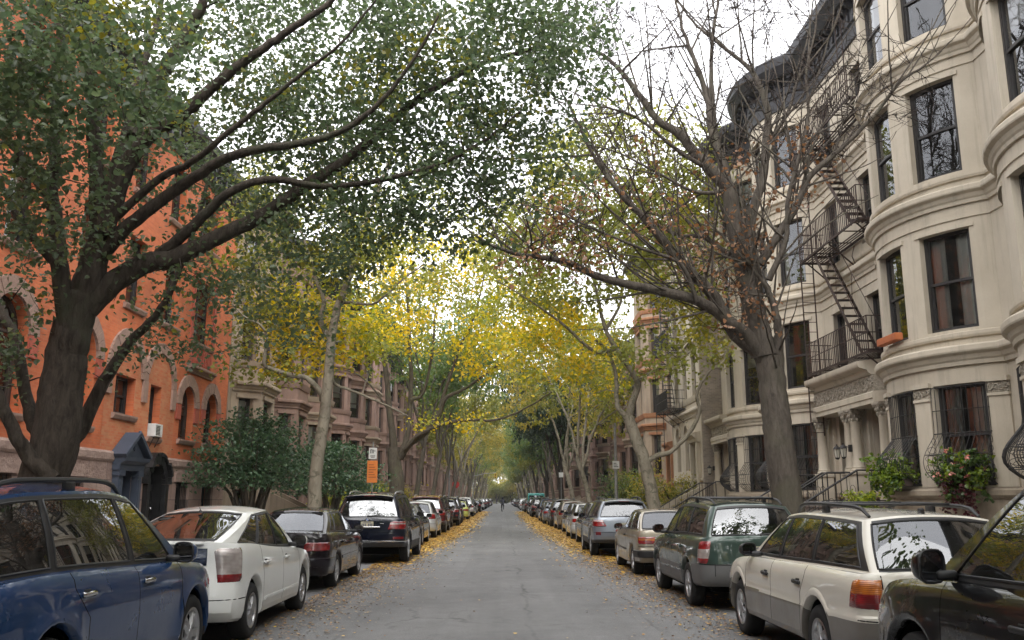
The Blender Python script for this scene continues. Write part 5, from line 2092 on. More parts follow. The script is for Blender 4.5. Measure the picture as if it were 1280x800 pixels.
def cream_house(label, y0, y1, b0, b1, door_side, seed, guards=(), detail=True):
    """limestone row house with a bow front, half of a shared columned entrance and a dark bracketed cornice"""
    rnd = random.Random(seed)
    w = y1 - y0
    b0, b1 = b0 - y0, b1 - y0
    root = thing('limestone_house', label, 'house', (10.5, y0, 0), 0, 'cream limestone bow-fronted row houses')
    arc = arc_path(0, b0, b1, -1.2, 18)[::-1]
    P = Path([(0, w)] + arc + [(0, 0)])
    La = sum((Vector(b) - Vector(a)).length for a, b in zip(arc[:-1], arc[1:]))
    sa = w - b1
    L = P.L
    sB = lambda t: sa + t * La
    far = b0 > w - b1          # the flat part lies nearer than the bow
    fs = (lambda y: L - y) if far else (lambda y: w - y)     # flat part: local y -> s
    fy0, fy1 = (0, b0) if far else (b1, w)
    fc = (fy0 + fy1) / 2
    ops, wins = [], []
    lev = [(1.86, 4.02), (5.2, 7.42), (8.72, 10.98), (12.25, 14.35)]
    for k, (a, b) in enumerate(lev):
        for i, (t, hw) in enumerate(((.185, .59), (.5, .59), (.815, .59))):
            o = dict(s0=sB(t) - hw, s1=sB(t) + hw, z0=a, z1=b, reveal=.2, lev=k, i=i)
            ops.append(o)
            wins.append(o)
        if k:
            o = dict(s0=fs(fc) - .46, s1=fs(fc) + .46, z0=a + .15 if k < 3 else a, z1=b - .1, reveal=.2, lev=k, i=9)
            ops.append(o)
            wins.append(o)
    ds0, ds1 = sorted((fs(fc + (-.08 if far else .08) - .7), fs(fc + (-.08 if far else .08) + .7)))
    door = dict(s0=ds0, s1=ds1, z0=1.4, z1=4.1, reveal=.95)
    ops.append(door)
    wl = MB(H_['lime'])
    wall(wl, P, 0, L, 1.62, 15.6, ops, H_['lime'])
    wall(wl, P, 0, L, 0, 1.62, [door], H_['limedark'], d=.05, reveal=.95)
    rf = house_body(wl, P, 11., 15.6, 1, H_['limedark'], H_['tar'])
    wl.build('wall', root)
    rf.build('roof', root)
    # string courses and cornices
    tr = MB(H_['lime'])
    sweep(tr, P, 0, L, [(-.02, 1.58), (.1, 1.6), (.16, 1.66), (.16, 1.76), (.1, 1.8), (-.02, 1.83)], H_['limedark'])
    bs0, bs1 = sa - .02, sa + La + .02
    for z, h, p in ((4.4, .42, .24), (7.94, .38, .22), (11.42, .38, .22)):
        sweep(tr, P, 0, L, cornice_prof(z, h, p), H_['lime'])
    for z in (5.06, 8.58, 12.1):
        sweep(tr, P, 0, L, [(-.02, z - .08), (.05, z - .07), (.07, z - .02), (.07, z + .05), (-.02, z + .08)], H_['lime'])
    for z in (7.62, 11.16, 14.55):
        sweep(tr, P, 0, L, [(-.02, z), (.03, z + .01), (.03, z + .05), (-.02, z + .06)], H_['lime'])
    for o in wins:                          # flat heads over the windows
        if o['lev'] != 0:
            band(tr, P, o['s0'] - .1, o['s1'] + .1, o['z1'] + .0, o['z1'] + .1, -.01, .035, H_['lime'])
    for t0, t1 in ((-.005, .075), (.3, .385), (.615, .7), (.925, 1.005)):    # carved capitals between the ground-floor windows
        s0, s1 = sB(t0), sB(t1)
        band(tr, P, s0 + .02, s1 - .02, 1.83, 3.72, -.01, .045, H_['lime'])
        band(tr, P, s0 - .02, s1 + .02, 4.0, 4.1, -.01, .1, H_['lime'])
        band(tr, P, s0 - .0, s1 + .0, 3.7, 3.76, -.01, .075, H_['lime'])
    tr.build('string_course', root)
    for i, (t0, t1) in enumerate(((-.005, .075), (.3, .385), (.615, .7), (.925, 1.005))):
        cp = MB(H_['carve'])
        if detail:
            carved_run(cp, P, sB(t0), sB(t1), 3.76, 4.0, .05, H_['carve'], seed + i)
        else:
            band(cp, P, sB(t0), sB(t1), 3.76, 4.0, -.01, .06, H_['carve'])
        cp.build('carved_capital', root)
    # roof cornice and mansard
    co = MB(H_['cornice'])
    sweep(co, P, 0, L, [(-.02, 15.05), (.06, 15.07), (.08, 15.5), (.14, 15.55), (.16, 16.0), (.5, 16.05), (.62, 16.2), (.74, 16.34), (.78, 16.62), (.7, 16.72), (.3, 16.8), (-.3, 16.8)], H_['cornice'])
    for i in range(int(L / .42)):
        s = (i + .5) * L / int(L / .42)
        q = [(.1, 15.56), (.2, 15.62), (.2, 15.8), (.42, 15.95), (.42, 16.06), (.1, 16.06)]
        for e in (s - .055, s + .055):
            co.poly([P.at(e, d, z) for d, z in q])
        for (d0, z0_), (d1, z1_) in zip(q[:-1], q[1:]):
            co.poly([P.at(s - .055, d0, z0_), P.at(s + .055, d0, z0_), P.at(s + .055, d1, z1_), P.at(s - .055, d1, z1_)])
    co.build('cornice', root)
    # windows
    for o in wins:
        dr = ('curtain', .34) if o['lev'] == 0 and rnd.random() < .8 else dressing(rnd)
        if o['lev'] and dr and dr[0] == 'curtain' and rnd.random() < .5:
            dr = None
        wo = window(root, P, o, H_['frame'], .2, dress=dr, glassm=H_['wglass'])
        if o['lev'] == 0 and o['i'] in guards:
            guard(P, o, root)
    # entrance: columns, entablature, door
    en = MB(H_['lime'])
    e0, e1 = sorted((fs(fy0 + (0 if far else .12)), fs(fy1 - (.12 if far else 0))))
    D = .62
    sweep(en, P, e0, e1, [(-.02, 4.1), (D, 4.1), (D, 4.22), (D + .03, 4.24), (D + .03, 4.38), (D - .02, 4.42), (-.02, 4.42)], H_['lime'])
    sweep(en, P, e0, e1, [(-.02, 4.86), (D + .0, 4.86), (D + .06, 4.92), (D + .1, 5.0), (D + .26, 5.06), (D + .3, 5.12), (D + .3, 5.24), (-.02, 5.3)], H_['lime'])
    fz = MB(H_['carve'])
    carved_run(fz, P, e0, e1, 4.42, 4.86, D - .03, H_['carve'], seed + 7)
    edge_y = fy1 - .32 if far else fy0 + .32
    mid_y = fy0 + .24 if far else fy1 - .24
    for cy in (edge_y, mid_y):
        column(en, -.4, cy, 1.4, 4.1, .155, H_['lime'])
        capital(fz, -.4, cy, 3.7, .145, H_['carve'])
        en.rbox((-.12, cy - .2, 1.4), (.02, cy + .2, 4.1), .01, H_['lime'])
    eo = en.build('entrance_portal', root, 40)
    fz.build('carved_frieze', eo)
    dark_door(root, P, ds0 + .02, ds1 - .02, 1.4, 4.08, -.92, H_['doorwood'])
    lantern(root, (-.6, mid_y, 3.0), (-1, 0, 0))
    # stoop
    st = MB(H_['step'])
    stairs(st, -3.35, -1.3, fy0 + .12, fy1 - .12, .14, 1.4, 7, H_['step'])
    st.box((-1.3, fy0 + .06, 0), (.9, fy1 - .06, 1.398), H_['step'])
    st.build('stoop', root)
    for cy in ((fy0 + .2, fy1 - .15) if far else (fy0 + .15, fy1 - .2)):
        hr = MB(H_['iron'])
        handrail(hr, (-3.3, cy, .22), (-1.3, cy, 1.4), .92, H_['iron'], 7, .022, .75)
        hr.build('stoop_railing', root, 60)
    return root, P, dict(fs=fs, sB=sB, fc=fc, wins=wins)


def bay_house(name, label, side, y0, w, body, trim, bay, seed, levels, top, group, kind='angular', door_m=None, arched=False, base_m=None, bayrange=(.06, .6), proj=.95, cornice_m=None, stoop=True, guard0=False, bay_m=None, x0=10.5, frame=None):
    """brownstone row house: bay front, stoop and doorway in the flat part, bracketed cornice"""
    rnd = random.Random(seed)
    root = thing(name, label, 'house', (side * x0, y0, 0), 0, group)
    q0, q1 = bayrange[0] * w, bayrange[1] * w
    if kind == 'angular':
        pts = [(0, 0), (0, q0), (proj, q0 + proj * .75), (proj, q1 - proj * .75), (0, q1), (0, w)]
    elif kind == 'bow':
        a = arc_path(0, q0, q1, 1., 12)
        pts = [(0, 0)] + a + [(0, w)]
    else:
        pts = [(0, 0), (0, w * .5), (0, w)]
    cv = [(-side * x, (q if side < 0 else w - q)) for x, q in pts]
    P = Path(cv)
    L = P.L
    ops, wins = [], []
    if kind == 'angular':
        sF0, sF1 = P.s[2], P.s[3]
        cols = [((P.s[1] + P.s[2]) / 2, .3), ((sF0 + sF1) / 2, min(.62, (sF1 - sF0) / 2 - .15)), ((P.s[3] + P.s[4]) / 2, .3)]
        sD = L - (w - q1) / 2
    elif kind == 'bow':
        s0_, s1_ = P.s[1], P.s[-2]
        cols = [(s0_ + (s1_ - s0_) * t, .48) for t in (.18, .5, .82)]
        sD = L - (w - q1) / 2
    else:
        cols = [(w * t, .47) for t in (.2, .5)]
        sD = w * .81
    for k, (a, b) in enumerate(levels):
        for s, hw in cols:
            ops.append(dict(s0=s - hw, s1=s + hw, z0=a, z1=b, lev=k, arch=arched and k in (1, len(levels) - 1)))
        if k >= 2:
            ops.append(dict(s0=sD - .45, s1=sD + .45, z0=a, z1=b, lev=k, arch=arched and k == len(levels) - 1))
    wins = list(ops)
    dz = 1.5 if stoop else .35
    door = dict(s0=sD - .62, s1=sD + .62, z0=dz, z1=dz + 2.75, reveal=.5)
    ops.append(door)
    wl = MB(body)
    bz = levels[1][0] - .5
    wall(wl, P, 0, L, 0, bz, ops, base_m or body, d=.03)
    wall(wl, P, 0, L, bz, top, ops, body)
    rf = house_body(wl, P, side * 11., top, side, body, H_['tar'])
    wl.build('wall', root)
    rf.build('roof', root)
    tr = MB(trim)
    sweep(tr, P, 0, L, [(-.02, bz - .08), (.1, bz - .06), (.12, bz + .04), (-.02, bz + .08)], trim)
    bs0, bs1 = (P.s[1], P.s[-2]) if kind != 'flat' else (0, L)
    for a, b in zip(levels[1:-1], levels[2:]):
        sweep(tr, P, bs0, bs1, cornice_prof(a[1] + .28, .38, .24), trim)
        sweep(tr, P, bs0, bs1, [(-.02, b[0] - .3), (.05, b[0] - .28), (.09, b[0] - .16), (.12, b[0] - .02), (-.02, b[0])], trim)
    for o in wins:
        if o['lev'] and not o.get('arch'):
            band(tr, P, o['s0'] - .12, o['s1'] + .12, o['z1'] + .01, o['z1'] + .16, -.01, .07, trim)
            band(tr, P, o['s0'] - .1, o['s1'] + .1, o['z0'] - .13, o['z0'] - .01, -.01, .09, trim)
        elif o.get('arch'):
            voussoirs(tr, P, (o['s0'] + o['s1']) / 2, o['z1'] - (o['s1'] - o['s0']) / 2, (o['s1'] - o['s0']) / 2 + .01, (o['s1'] - o['s0']) / 2 + .22, 9, trim, .06)
    for e in (.04, L - .04):
        band(tr, P, e - .03 if e > 1 else 0, e + .03 if e < 1 else L, 0, top, -.01, .04, trim)
    # doorway
    for s in (door['s0'] - .22, door['s1'] + .0):
        band(tr, P, s, s + .22, dz, dz + 2.8, -.01, .2, trim)
    sweep(tr, P, door['s0'] - .34, door['s1'] + .34, [(-.01, dz + 2.78), (.22, dz + 2.8), (.26, dz + 2.95), (.34, dz + 3.02), (.42, dz + 3.1), (.42, dz + 3.2), (-.01, dz + 3.3)], trim)
    tr.build('stone_trim', root)
    co = MB(cornice_m or H_['cornice'])
    sweep(co, P, 0, L, [(-.02, top - .75), (.06, top - .72), (.08, top - .3), (.2, top - .25), (.5, top - .1), (.6, top), (.62, top + .18), (.5, top + .22), (-.3, top + .24)], co.m)
    for i in range(int(L / .55)):
        s = (i + .5) * L / int(L / .55)
        band(co, P, s - .06, s + .06, top - .6, top - .22, .05, .32, co.m)
    co.build('cornice', root)
    for o in wins:
        window(root, P, o, frame or rnd.choice((H_['frame'], H_['frameb'], H_['frameb'])), .22, dress=dressing(rnd) if o['lev'] else None)
    dark_door(root, P, door['s0'] + .02, door['s1'] - .02, dz, dz + 2.73, -.47, door_m or rnd.choice((H_['doorwood'], H_['blackdoor'])))
    if stoop:
        st = MB(trim)
        xx = -side
        pa, pb = P.at(sD - .8, 0, 0), P.at(sD + .8, 0, 0)
        lo, hi = sorted((pa.y, pb.y))
        for i in range(8):
            a = 3. - 2.2 * i / 8
            b = 3. - 2.2 * (i + 1) / 8
            zt = .14 + (dz - .14) * (i + 1) / 8
            x0_, x1_ = sorted((xx * a, xx * b))
            st.box((x0_, lo, 0), (x1_, hi, zt))
        x0_, x1_ = sorted((xx * .8, -xx * .45))
        st.box((x0_, lo - .05, 0), (x1_, hi + .05, dz - .003))
        for e in (lo - .14, hi + .14):
            st.poly([(xx * 3.1, e - .09, 0), (xx * 3.1, e - .09, .75), (xx * .05, e - .09, dz + .7), (xx * .05, e - .09, 0)])
            st.poly([(xx * 3.1, e + .09, 0), (xx * 3.1, e + .09, .75), (xx * .05, e + .09, dz + .7), (xx * .05, e + .09, 0)])
            st.poly([(xx * 3.1, e - .09, .75), (xx * 3.1, e + .09, .75), (xx * .05, e + .09, dz + .7), (xx * .05, e - .09, dz + .7)])
            st.poly([(xx * 3.1, e - .09, 0), (xx * 3.1, e + .09, 0), (xx * 3.1, e + .09, .75), (xx * 3.1, e - .09, .75)])
        st.build('stoop', root)
    return root


def voussoirs(mb, path, sc, zs, ri, ro, n, m, d=.07, a0=0., a1=PI):
    for i in range(n):
        t0, t1 = a0 + (a1 - a0) * (i + .035) / n, a0 + (a1 - a0) * (i + .965) / n
        P = lambda r, t, q: path.at(sc - r * math.cos(t), q, zs + r * math.sin(t))
        tm = (t0 + t1) / 2
        dd = d * random.uniform(.8, 1.15)
        fr = [P(ri, t0, dd), P(ri, tm, dd), P(ri, t1, dd), P(ro, t1, dd), P(ro, tm, dd), P(ro, t0, dd)]
        bk = [P(ri, t0, -.01), P(ri, tm, -.01), P(ri, t1, -.01), P(ro, t1, -.01), P(ro, tm, -.01), P(ro, t0, -.01)]
        mb.poly(fr, m)
        for k in range(6):
            mb.poly([bk[k], bk[(k + 1) % 6], fr[(k + 1) % 6], fr[k]], m)


def brick_house():
    """long orange brick building on the left with granite base and stone arches"""
    Y0, W, TOP = 6., 27.6, 13.4
    root = thing('brick_building', 'orange red brick building with pink granite base and stone arched windows behind the big tree', 'building', (-10.5, Y0, 0))
    P = Path([(0, 0), (0, W)])
    S = lambda y: y - Y0
    gran = brick('coursed_pink_granite', (.33, .23, .19), (.26, .175, .145), (.12, .09, .075), bw=1.05, bh=.52)
    nt = gran.node_tree
    pb = [n for n in nt.nodes if n.type == 'BSDF_PRINCIPLED'][0]
    bn = N(nt, 'Bump', Strength=.9, Distance=.07)
    nt.links.new(noise(nt, wpos(nt), 5.5, 6, .65), bn.inputs['Height'])
    old = pb.inputs['Normal'].links[0].from_socket
    nt.links.new(old, bn.inputs['Normal'])
    nt.links.new(bn.outputs[0], pb.inputs['Normal'])
    for n in nt.nodes:
        if n.type == 'TEX_BRICK':
            n.inputs['Mortar Size'].default_value = .012
    wins, ops, doors = [], [], []

    def op(y0, y1, z0, z1, **k):
        o = dict(s0=S(y0), s1=S(y1), z0=z0, z1=z1, **k)
        ops.append(o)
        if not k.get('door'):
            wins.append(o)
        return o
    bdoor = op(24.28, 25.2, .32, 2.4, door=True, reveal=.3, jamb=H_['bluedoor'])
    kdoor = op(26.3, 27.5, .3, 2.62, door=True, arch=True, reveal=.34, jamb=H_['blackdoor'])
    for y in (28.72, 31.2):
        op(y, y + 1.2, .75, 2.12, base=True)
    for y in (21.2, 17.9, 14.6, 11.3, 8.):
        op(y, y + 1.2, .75, 2.12, base=True)
    op(23.85, 25.15, 3.88, 4.95, st='mullion')
    op(26.25, 27.1, 3.4, 4.95)
    op(28.77, 30.05, 3.5, 5.25, arch=True)
    op(31.17, 32.42, 3.5, 5.28, arch=True)
    for y in (21.05, 17.75, 14.45, 11.15, 7.85):
        op(y, y + 1.5, 3.4, 5.9, arch=True)
        op(y + .15, y + 1.35, 7., 9.)
        op(y + .15, y + 1.35, 10.3, 12.2)
    for y0, y1 in ((24., 25.2), (26.75, 27.95)):
        op(y0, y1, 6.95, 8.95)
        op(y0, y1, 10.3, 12.2)
    op(29.45, 31.3, 6.86, 9.05, st='mullion')
    op(29.45, 31.3, 10.3, 12.2, st='mullion')
    wl = MB(H_['redbrick'])
    wall(wl, P, 0, W, 0, 2.62, ops, gran, d=.08, reveal=.3)
    a, b = S(23.25), S(28.3)
    wall(wl, P, 0, W, 2.62, TOP, ops, H_['redbrick'])
    wall(wl, P, a, b, 2.64, 4.98, [dict(o, reveal=.012) for o in ops], H_['ochre'], d=.008)
    rf = house_body(wl, P, -11., TOP, -1, H_['redbrick'], H_['tar'])
    for c in (24.5, 26.9):
        sc = S(c)
        pts = [P.at(sc - .99 * math.cos(PI * i / 14), .006, 4.985 + .99 * math.sin(PI * i / 14)) for i in range(15)]
        wl.poly(pts[::-1], H_['ochre'])
    wl.build('wall', root)
    rf.build('roof', root)
    for c in (24.5, 26.9):
        ar = MB(H_['vouss'])
        voussoirs(ar, P, S(c), 4.985, .98, 1.3, 15, H_['vouss'])
        for e in (-1.3, .98):
            if not (c == 24.5 and e > 0):
                band(ar, P, S(c) + e, S(c) + e + .32, 4.35, 4.98, -.01, .075, H_['vouss'])
        ar.build('stone_arch', root)
    for o in wins:
        if o.get('arch'):
            r = (o['s1'] - o['s0']) / 2
            ar = MB(H_['vouss'])
            voussoirs(ar, P, (o['s0'] + o['s1']) / 2, o['z1'] - r, r + .02, r + .4, 13, H_['vouss'])
            for s in (o['s0'] - .4, o['s1'] + .02):
                band(ar, P, s, s + .38, o['z1'] - r - .5, o['z1'] - r - .01, -.01, .06, H_['redterra'])
            ar.build('stone_arch', root)
        if not o.get('base'):
            te = MB(H_['vouss'])
            sweep(te, P, o['s0'] - .12, o['s1'] + .12, [(-.01, o['z0'] - .17), (.07, o['z0'] - .15), (.11, o['z0'] - .06), (.11, o['z0'] - .01), (-.01, o['z0'])], H_['vouss'])
            te.build('window_sill', root)
    o = [q for q in wins if q.get('st') == 'mullion' and q['z0'] > 6][0]
    te = MB(H_['redterra'])
    band(te, P, o['s0'] - .1, o['s1'] + .1, 6.0, 6.68, -.01, .05, H_['redterra'])
    for i in range(10):
        s = o['s0'] + (i + .5) * (o['s1'] - o['s0']) / 10
        band(te, P, s - .03, s + .03, 6.08, 6.6, .045, .085, H_['redterra'])
    sweep(te, P, o['s0'] - .35, o['s1'] + .35, cornice_prof(5.75, .26, .2), H_['vouss'])
    te.build('apron_panel', root)
    for s in (o['s0'] - .3, o['s1'] + .06):
        te = MB(H_['redterra'])
        band(te, P, s, s + .24, 6.7, 9.2, -.01, .05, H_['redterra'])
        te.build('window_pilaster', root)
    bt = MB(H_['granite'])
    sweep(bt, P, 0, W, [(-.01, 2.56), (.1, 2.56), (.13, 2.62), (.13, 2.78), (.08, 2.84), (-.01, 2.86)], H_['granite'])
    for o in wins:
        if o.get('base'):
            band(bt, P, o['s0'] - .2, o['s1'] + .2, 2.13, 2.44, .06, .13, H_['granite'])
    bt.build('base_moulding', root)
    co = MB(H_['cornice'])
    sweep(co, P, 0, W, [(-.02, TOP - .9), (.08, TOP - .88), (.1, TOP - .4), (.3, TOP - .3), (.55, TOP - .1), (.62, TOP + .15), (-.3, TOP + .2)], H_['cornice'])
    for i in range(46):
        s = (i + .5) * W / 46
        band(co, P, s - .07, s + .07, TOP - .8, TOP - .35, .06, .34, H_['cornice'])
    co.build('cornice', root)
    rnd = random.Random(5)
    for o in wins:
        wo = window(root, P, o, H_['frame'] if not o.get('arch') else H_['frameb'], .28, o.get('st', 'sash'), dressing(rnd) if not o.get('base') else None)
        if o.get('base'):
            g = MB(H_['iron'])
            for i in range(9):
                s = o['s0'] + .06 + (o['s1'] - o['s0'] - .12) * i / 8
                g.tube([P.at(s, .0, o['z0'] + .02), P.at(s, .0, o['z1'] - .02)], .011, 5)
            for z in (o['z0'] + .15, o['z1'] - .15):
                g.tube([P.at(o['s0'] + .01, .0, z), P.at(o['s1'] - .01, .0, z)], .011, 5)
            g.build('window_bars', root)
    # blue pedimented portal
    bl = MB(H_['bluedoor'])
    s0, s1 = S(23.98), S(25.5)
    for s in (s0, s1 - .28):
        band(bl, P, s, s + .28, .14, 2.35, .05, .26, bl.m)
        band(bl, P, s - .04, s + .32, .14, .5, .05, .31, bl.m)
        band(bl, P, s + .06, s + .22, .62, 2.1, .26, .285, bl.m)
        band(bl, P, s - .03, s + .31, 2.2, 2.35, .05, .3, bl.m)
    sweep(bl, P, s0 - .06, s1 + .06, [(.05, 2.35), (.28, 2.35), (.3, 2.52), (.34, 2.56), (.42, 2.6), (.44, 2.7), (.05, 2.72)], bl.m)
    m_ = (s0 + s1) / 2
    hw = (s1 - s0) / 2 + .12
    for d0, d1, k in ((.05, .3, .84), (.3, .46, 1.)):
        z0_, z1_ = 2.71, 2.71 + .62 * k
        tri = lambda d: [P.at(m_ - hw * k, d, z0_), P.at(m_ + hw * k, d, z0_), P.at(m_, d, z1_)]
        if k < 1:
            bl.poly(tri(d1))
    for sg in (-1, 1):
        a0, a1 = P.at(m_ + sg * hw, 0, 2.73), P.at(m_, 0, 3.36)
        bl.bar(a0 + Vector((.25, 0, 0)), a1 + Vector((.25, 0, 0)), .44, .1, up=(0, 0, 1))
    bl.ball(P.at(m_, .42, 3.4), .05, 6)
    bl.lathe([(.08, 0), (.08, .03), (0, .04)], 12, bl.m, Matrix.Translation(P.at(m_, .3, 2.96)) @ Matrix.Rotation(PI / 2, 4, 'Y'))
    po = bl.build('blue_portal', root)
    dark_door(root, P, bdoor['s0'] + .01, bdoor['s1'] - .01, .32, 2.39, -.2, H_['bluedoor'], transom=.3, name='blue_door')
    # black arched portal
    bk = MB(H_['blackdoor'])
    sc = (kdoor['s0'] + kdoor['s1']) / 2
    for s in (kdoor['s0'] - .22, kdoor['s1']):
        band(bk, P, s, s + .22, .14, 2.02, .05, .22, bk.m)
    voussoirs(bk, P, sc, 2.02, .6, .86, 12, bk.m, .22)
    voussoirs(bk, P, sc, 2.02, .84, .94, 12, bk.m, .28)
    bk.build('black_portal', root)
    dark_door(root, P, kdoor['s0'] + .01, kdoor['s1'] - .01, .3, 2.6, -.24, H_['blackdoor'], transom=.62, name='black_door')
    nt_ = MB(H_['white'])
    nt_.box((-.0, 0, 0), (.004, .16, .22))
    for dy, dz in ((26.62, 1.45), (27.0, 1.15)):
        p = P.at(S(dy), -.14, dz)
        nt_.box((p.x - .002, p.y, p.z), (p.x + .006, p.y + .17, p.z + .22), H_['white'])
    nt_.v, nt_.f, nt_.fm = nt_.v[8:], [[i - 8 for i in f] for f in nt_.f[6:]], nt_.fm[6:]
    nt_.build('door_notice', root)
    st = MB(H_['step'])
    for y0, y1 in ((24.0, 25.5), (26.1, 27.7)):
        st.box((-.4, y0 - Y0, 0), (.75, y1 - Y0, .22))
        st.box((-.4, y0 - Y0 + .1, .22), (.4, y1 - Y0 - .1, .3))
    st.build('doorstep', root)
    return root


def fire_escape(label, x_wall, side, y0, y1, levels, depth, roof=0., group='iron fire escapes', m=None):
    """landings on brackets, railings, sloping stairs between the floors and a drop ladder"""
    m = m or H_['rust']
    root = thing('fire_escape', label, 'fire escape', (x_wall, y0, levels[0]), 0, group)
    z0 = levels[0]
    o = -side
    w = y1 - y0
    for k, z in enumerate(levels):
        z -= z0
        f = MB(m)
        hole0, hole1 = (.35, 1.0)
        for i in range(9):
            x = o * (.06 + (depth - .06) * i / 8)
            a = 0 if (i < 4 or k == 0) else 2.9
            f.bar((x, a if k else 0, z), (x, w, z), .05, .012, up=(0, 0, 1))
            if k and i >= 4:
                f.bar((x, 0, z), (x, .5, z), .05, .012, up=(0, 0, 1))
        for y in (0, w):
            f.bar((o * .02, y, z - .02), (o * depth, y, z - .02), .04, .06)
        for x in (o * .05, o * depth):
            f.bar((x, 0, z - .02), (x, w, z - .02), .04, .06)
        for j in range(5):
            f.bar((o * .05, w * j / 4, z - .015), (o * depth, w * j / 4, z - .015), .03, .03)
        for y in (.3, w - .3, w * .5):
            f.bar((o * .02, y, z - .75), (o * depth * .92, y, z - .05), .035, .035)
            f.tube([(o * .03, y, z - .1), (o * .12, y, z - .42), (o * .03, y, z - .7)], .014, 5)
        lo = f.build('landing', root)
        r = MB(m)
        for h in (.5, .95):
            r.tube([(o * .03, 0, z + h), (o * depth, 0, z + h), (o * depth, w, z + h), (o * .03, w, z + h)], .016, 5)
        n = int(w / .13)
        for i in range(n + 1):
            y = w * i / n
            r.tube([(o * depth, y, z), (o * depth, y, z + .95)], .013 if i % 6 else .02, 4)
        for y in (0, w):
            for i in range(1, 6):
                x = o * depth * i / 6
                r.tube([(x, y, z), (x, y, z + .95)], .011, 4)
        r.build('railing', root)
        if k + 1 < len(levels):
            z2 = levels[k + 1] - z0
            s = MB(m)
            ya, yb = .55, w - 1.1
            for x in (o * (depth - .06), o * (depth - .52)):
                s.bar((x, ya, z), (x, yb, z2), .015, .12)
                s.tube([(x, ya - .1, z + .8), (x, yb - .1, z2 + .8)], .013, 5)
                for t in (.05, .5, .95):
                    s.tube([(x, ya + (yb - ya) * t, z + (z2 - z) * t), (x, ya - .1 + (yb - ya) * t, z + .8 + (z2 - z) * t)], .01, 4)
            for i in range(13):
                t = (i + .5) / 13
                s.box((min(o * (depth - .06), o * (depth - .52)), ya + (yb - ya) * t - .11, z + (z2 - z) * t - .012), (max(o * (depth - .06), o * (depth - .52)), ya + (yb - ya) * t + .11, z + (z2 - z) * t + .012))
            s.build('stair', root)
    l = MB(m)
    y = w + .06
    for x in (o * (depth - .02), o * (depth - .42)):
        l.bar((x, y, -1.9), (x, y, levels[-1] - z0 + .95), .035, .035)
    for i in range(int((levels[-1] - z0 + 2.7) / .32)):
        zz = -1.8 + .32 * i
        l.tube([(o * (depth - .02), y, zz), (o * (depth - .42), y, zz)], .012, 4)
    if roof:
        for y2 in (w * .3, w * .3 + .42):
            l.tube([(o * .3, y2, levels[-1] - z0), (o * .3, y2, levels[-1] - z0 + roof - .5), (o * .72, y2, levels[-1] - z0 + roof - .2)], .018, 5)
        for i in range(int(roof / .32)):
            l.tube([(o * .3, w * .3, levels[-1] - z0 + .32 * i), (o * .3, w * .3 + .42, levels[-1] - z0 + .32 * i)], .012, 4)
    l.build('drop_ladder', root)
    return root
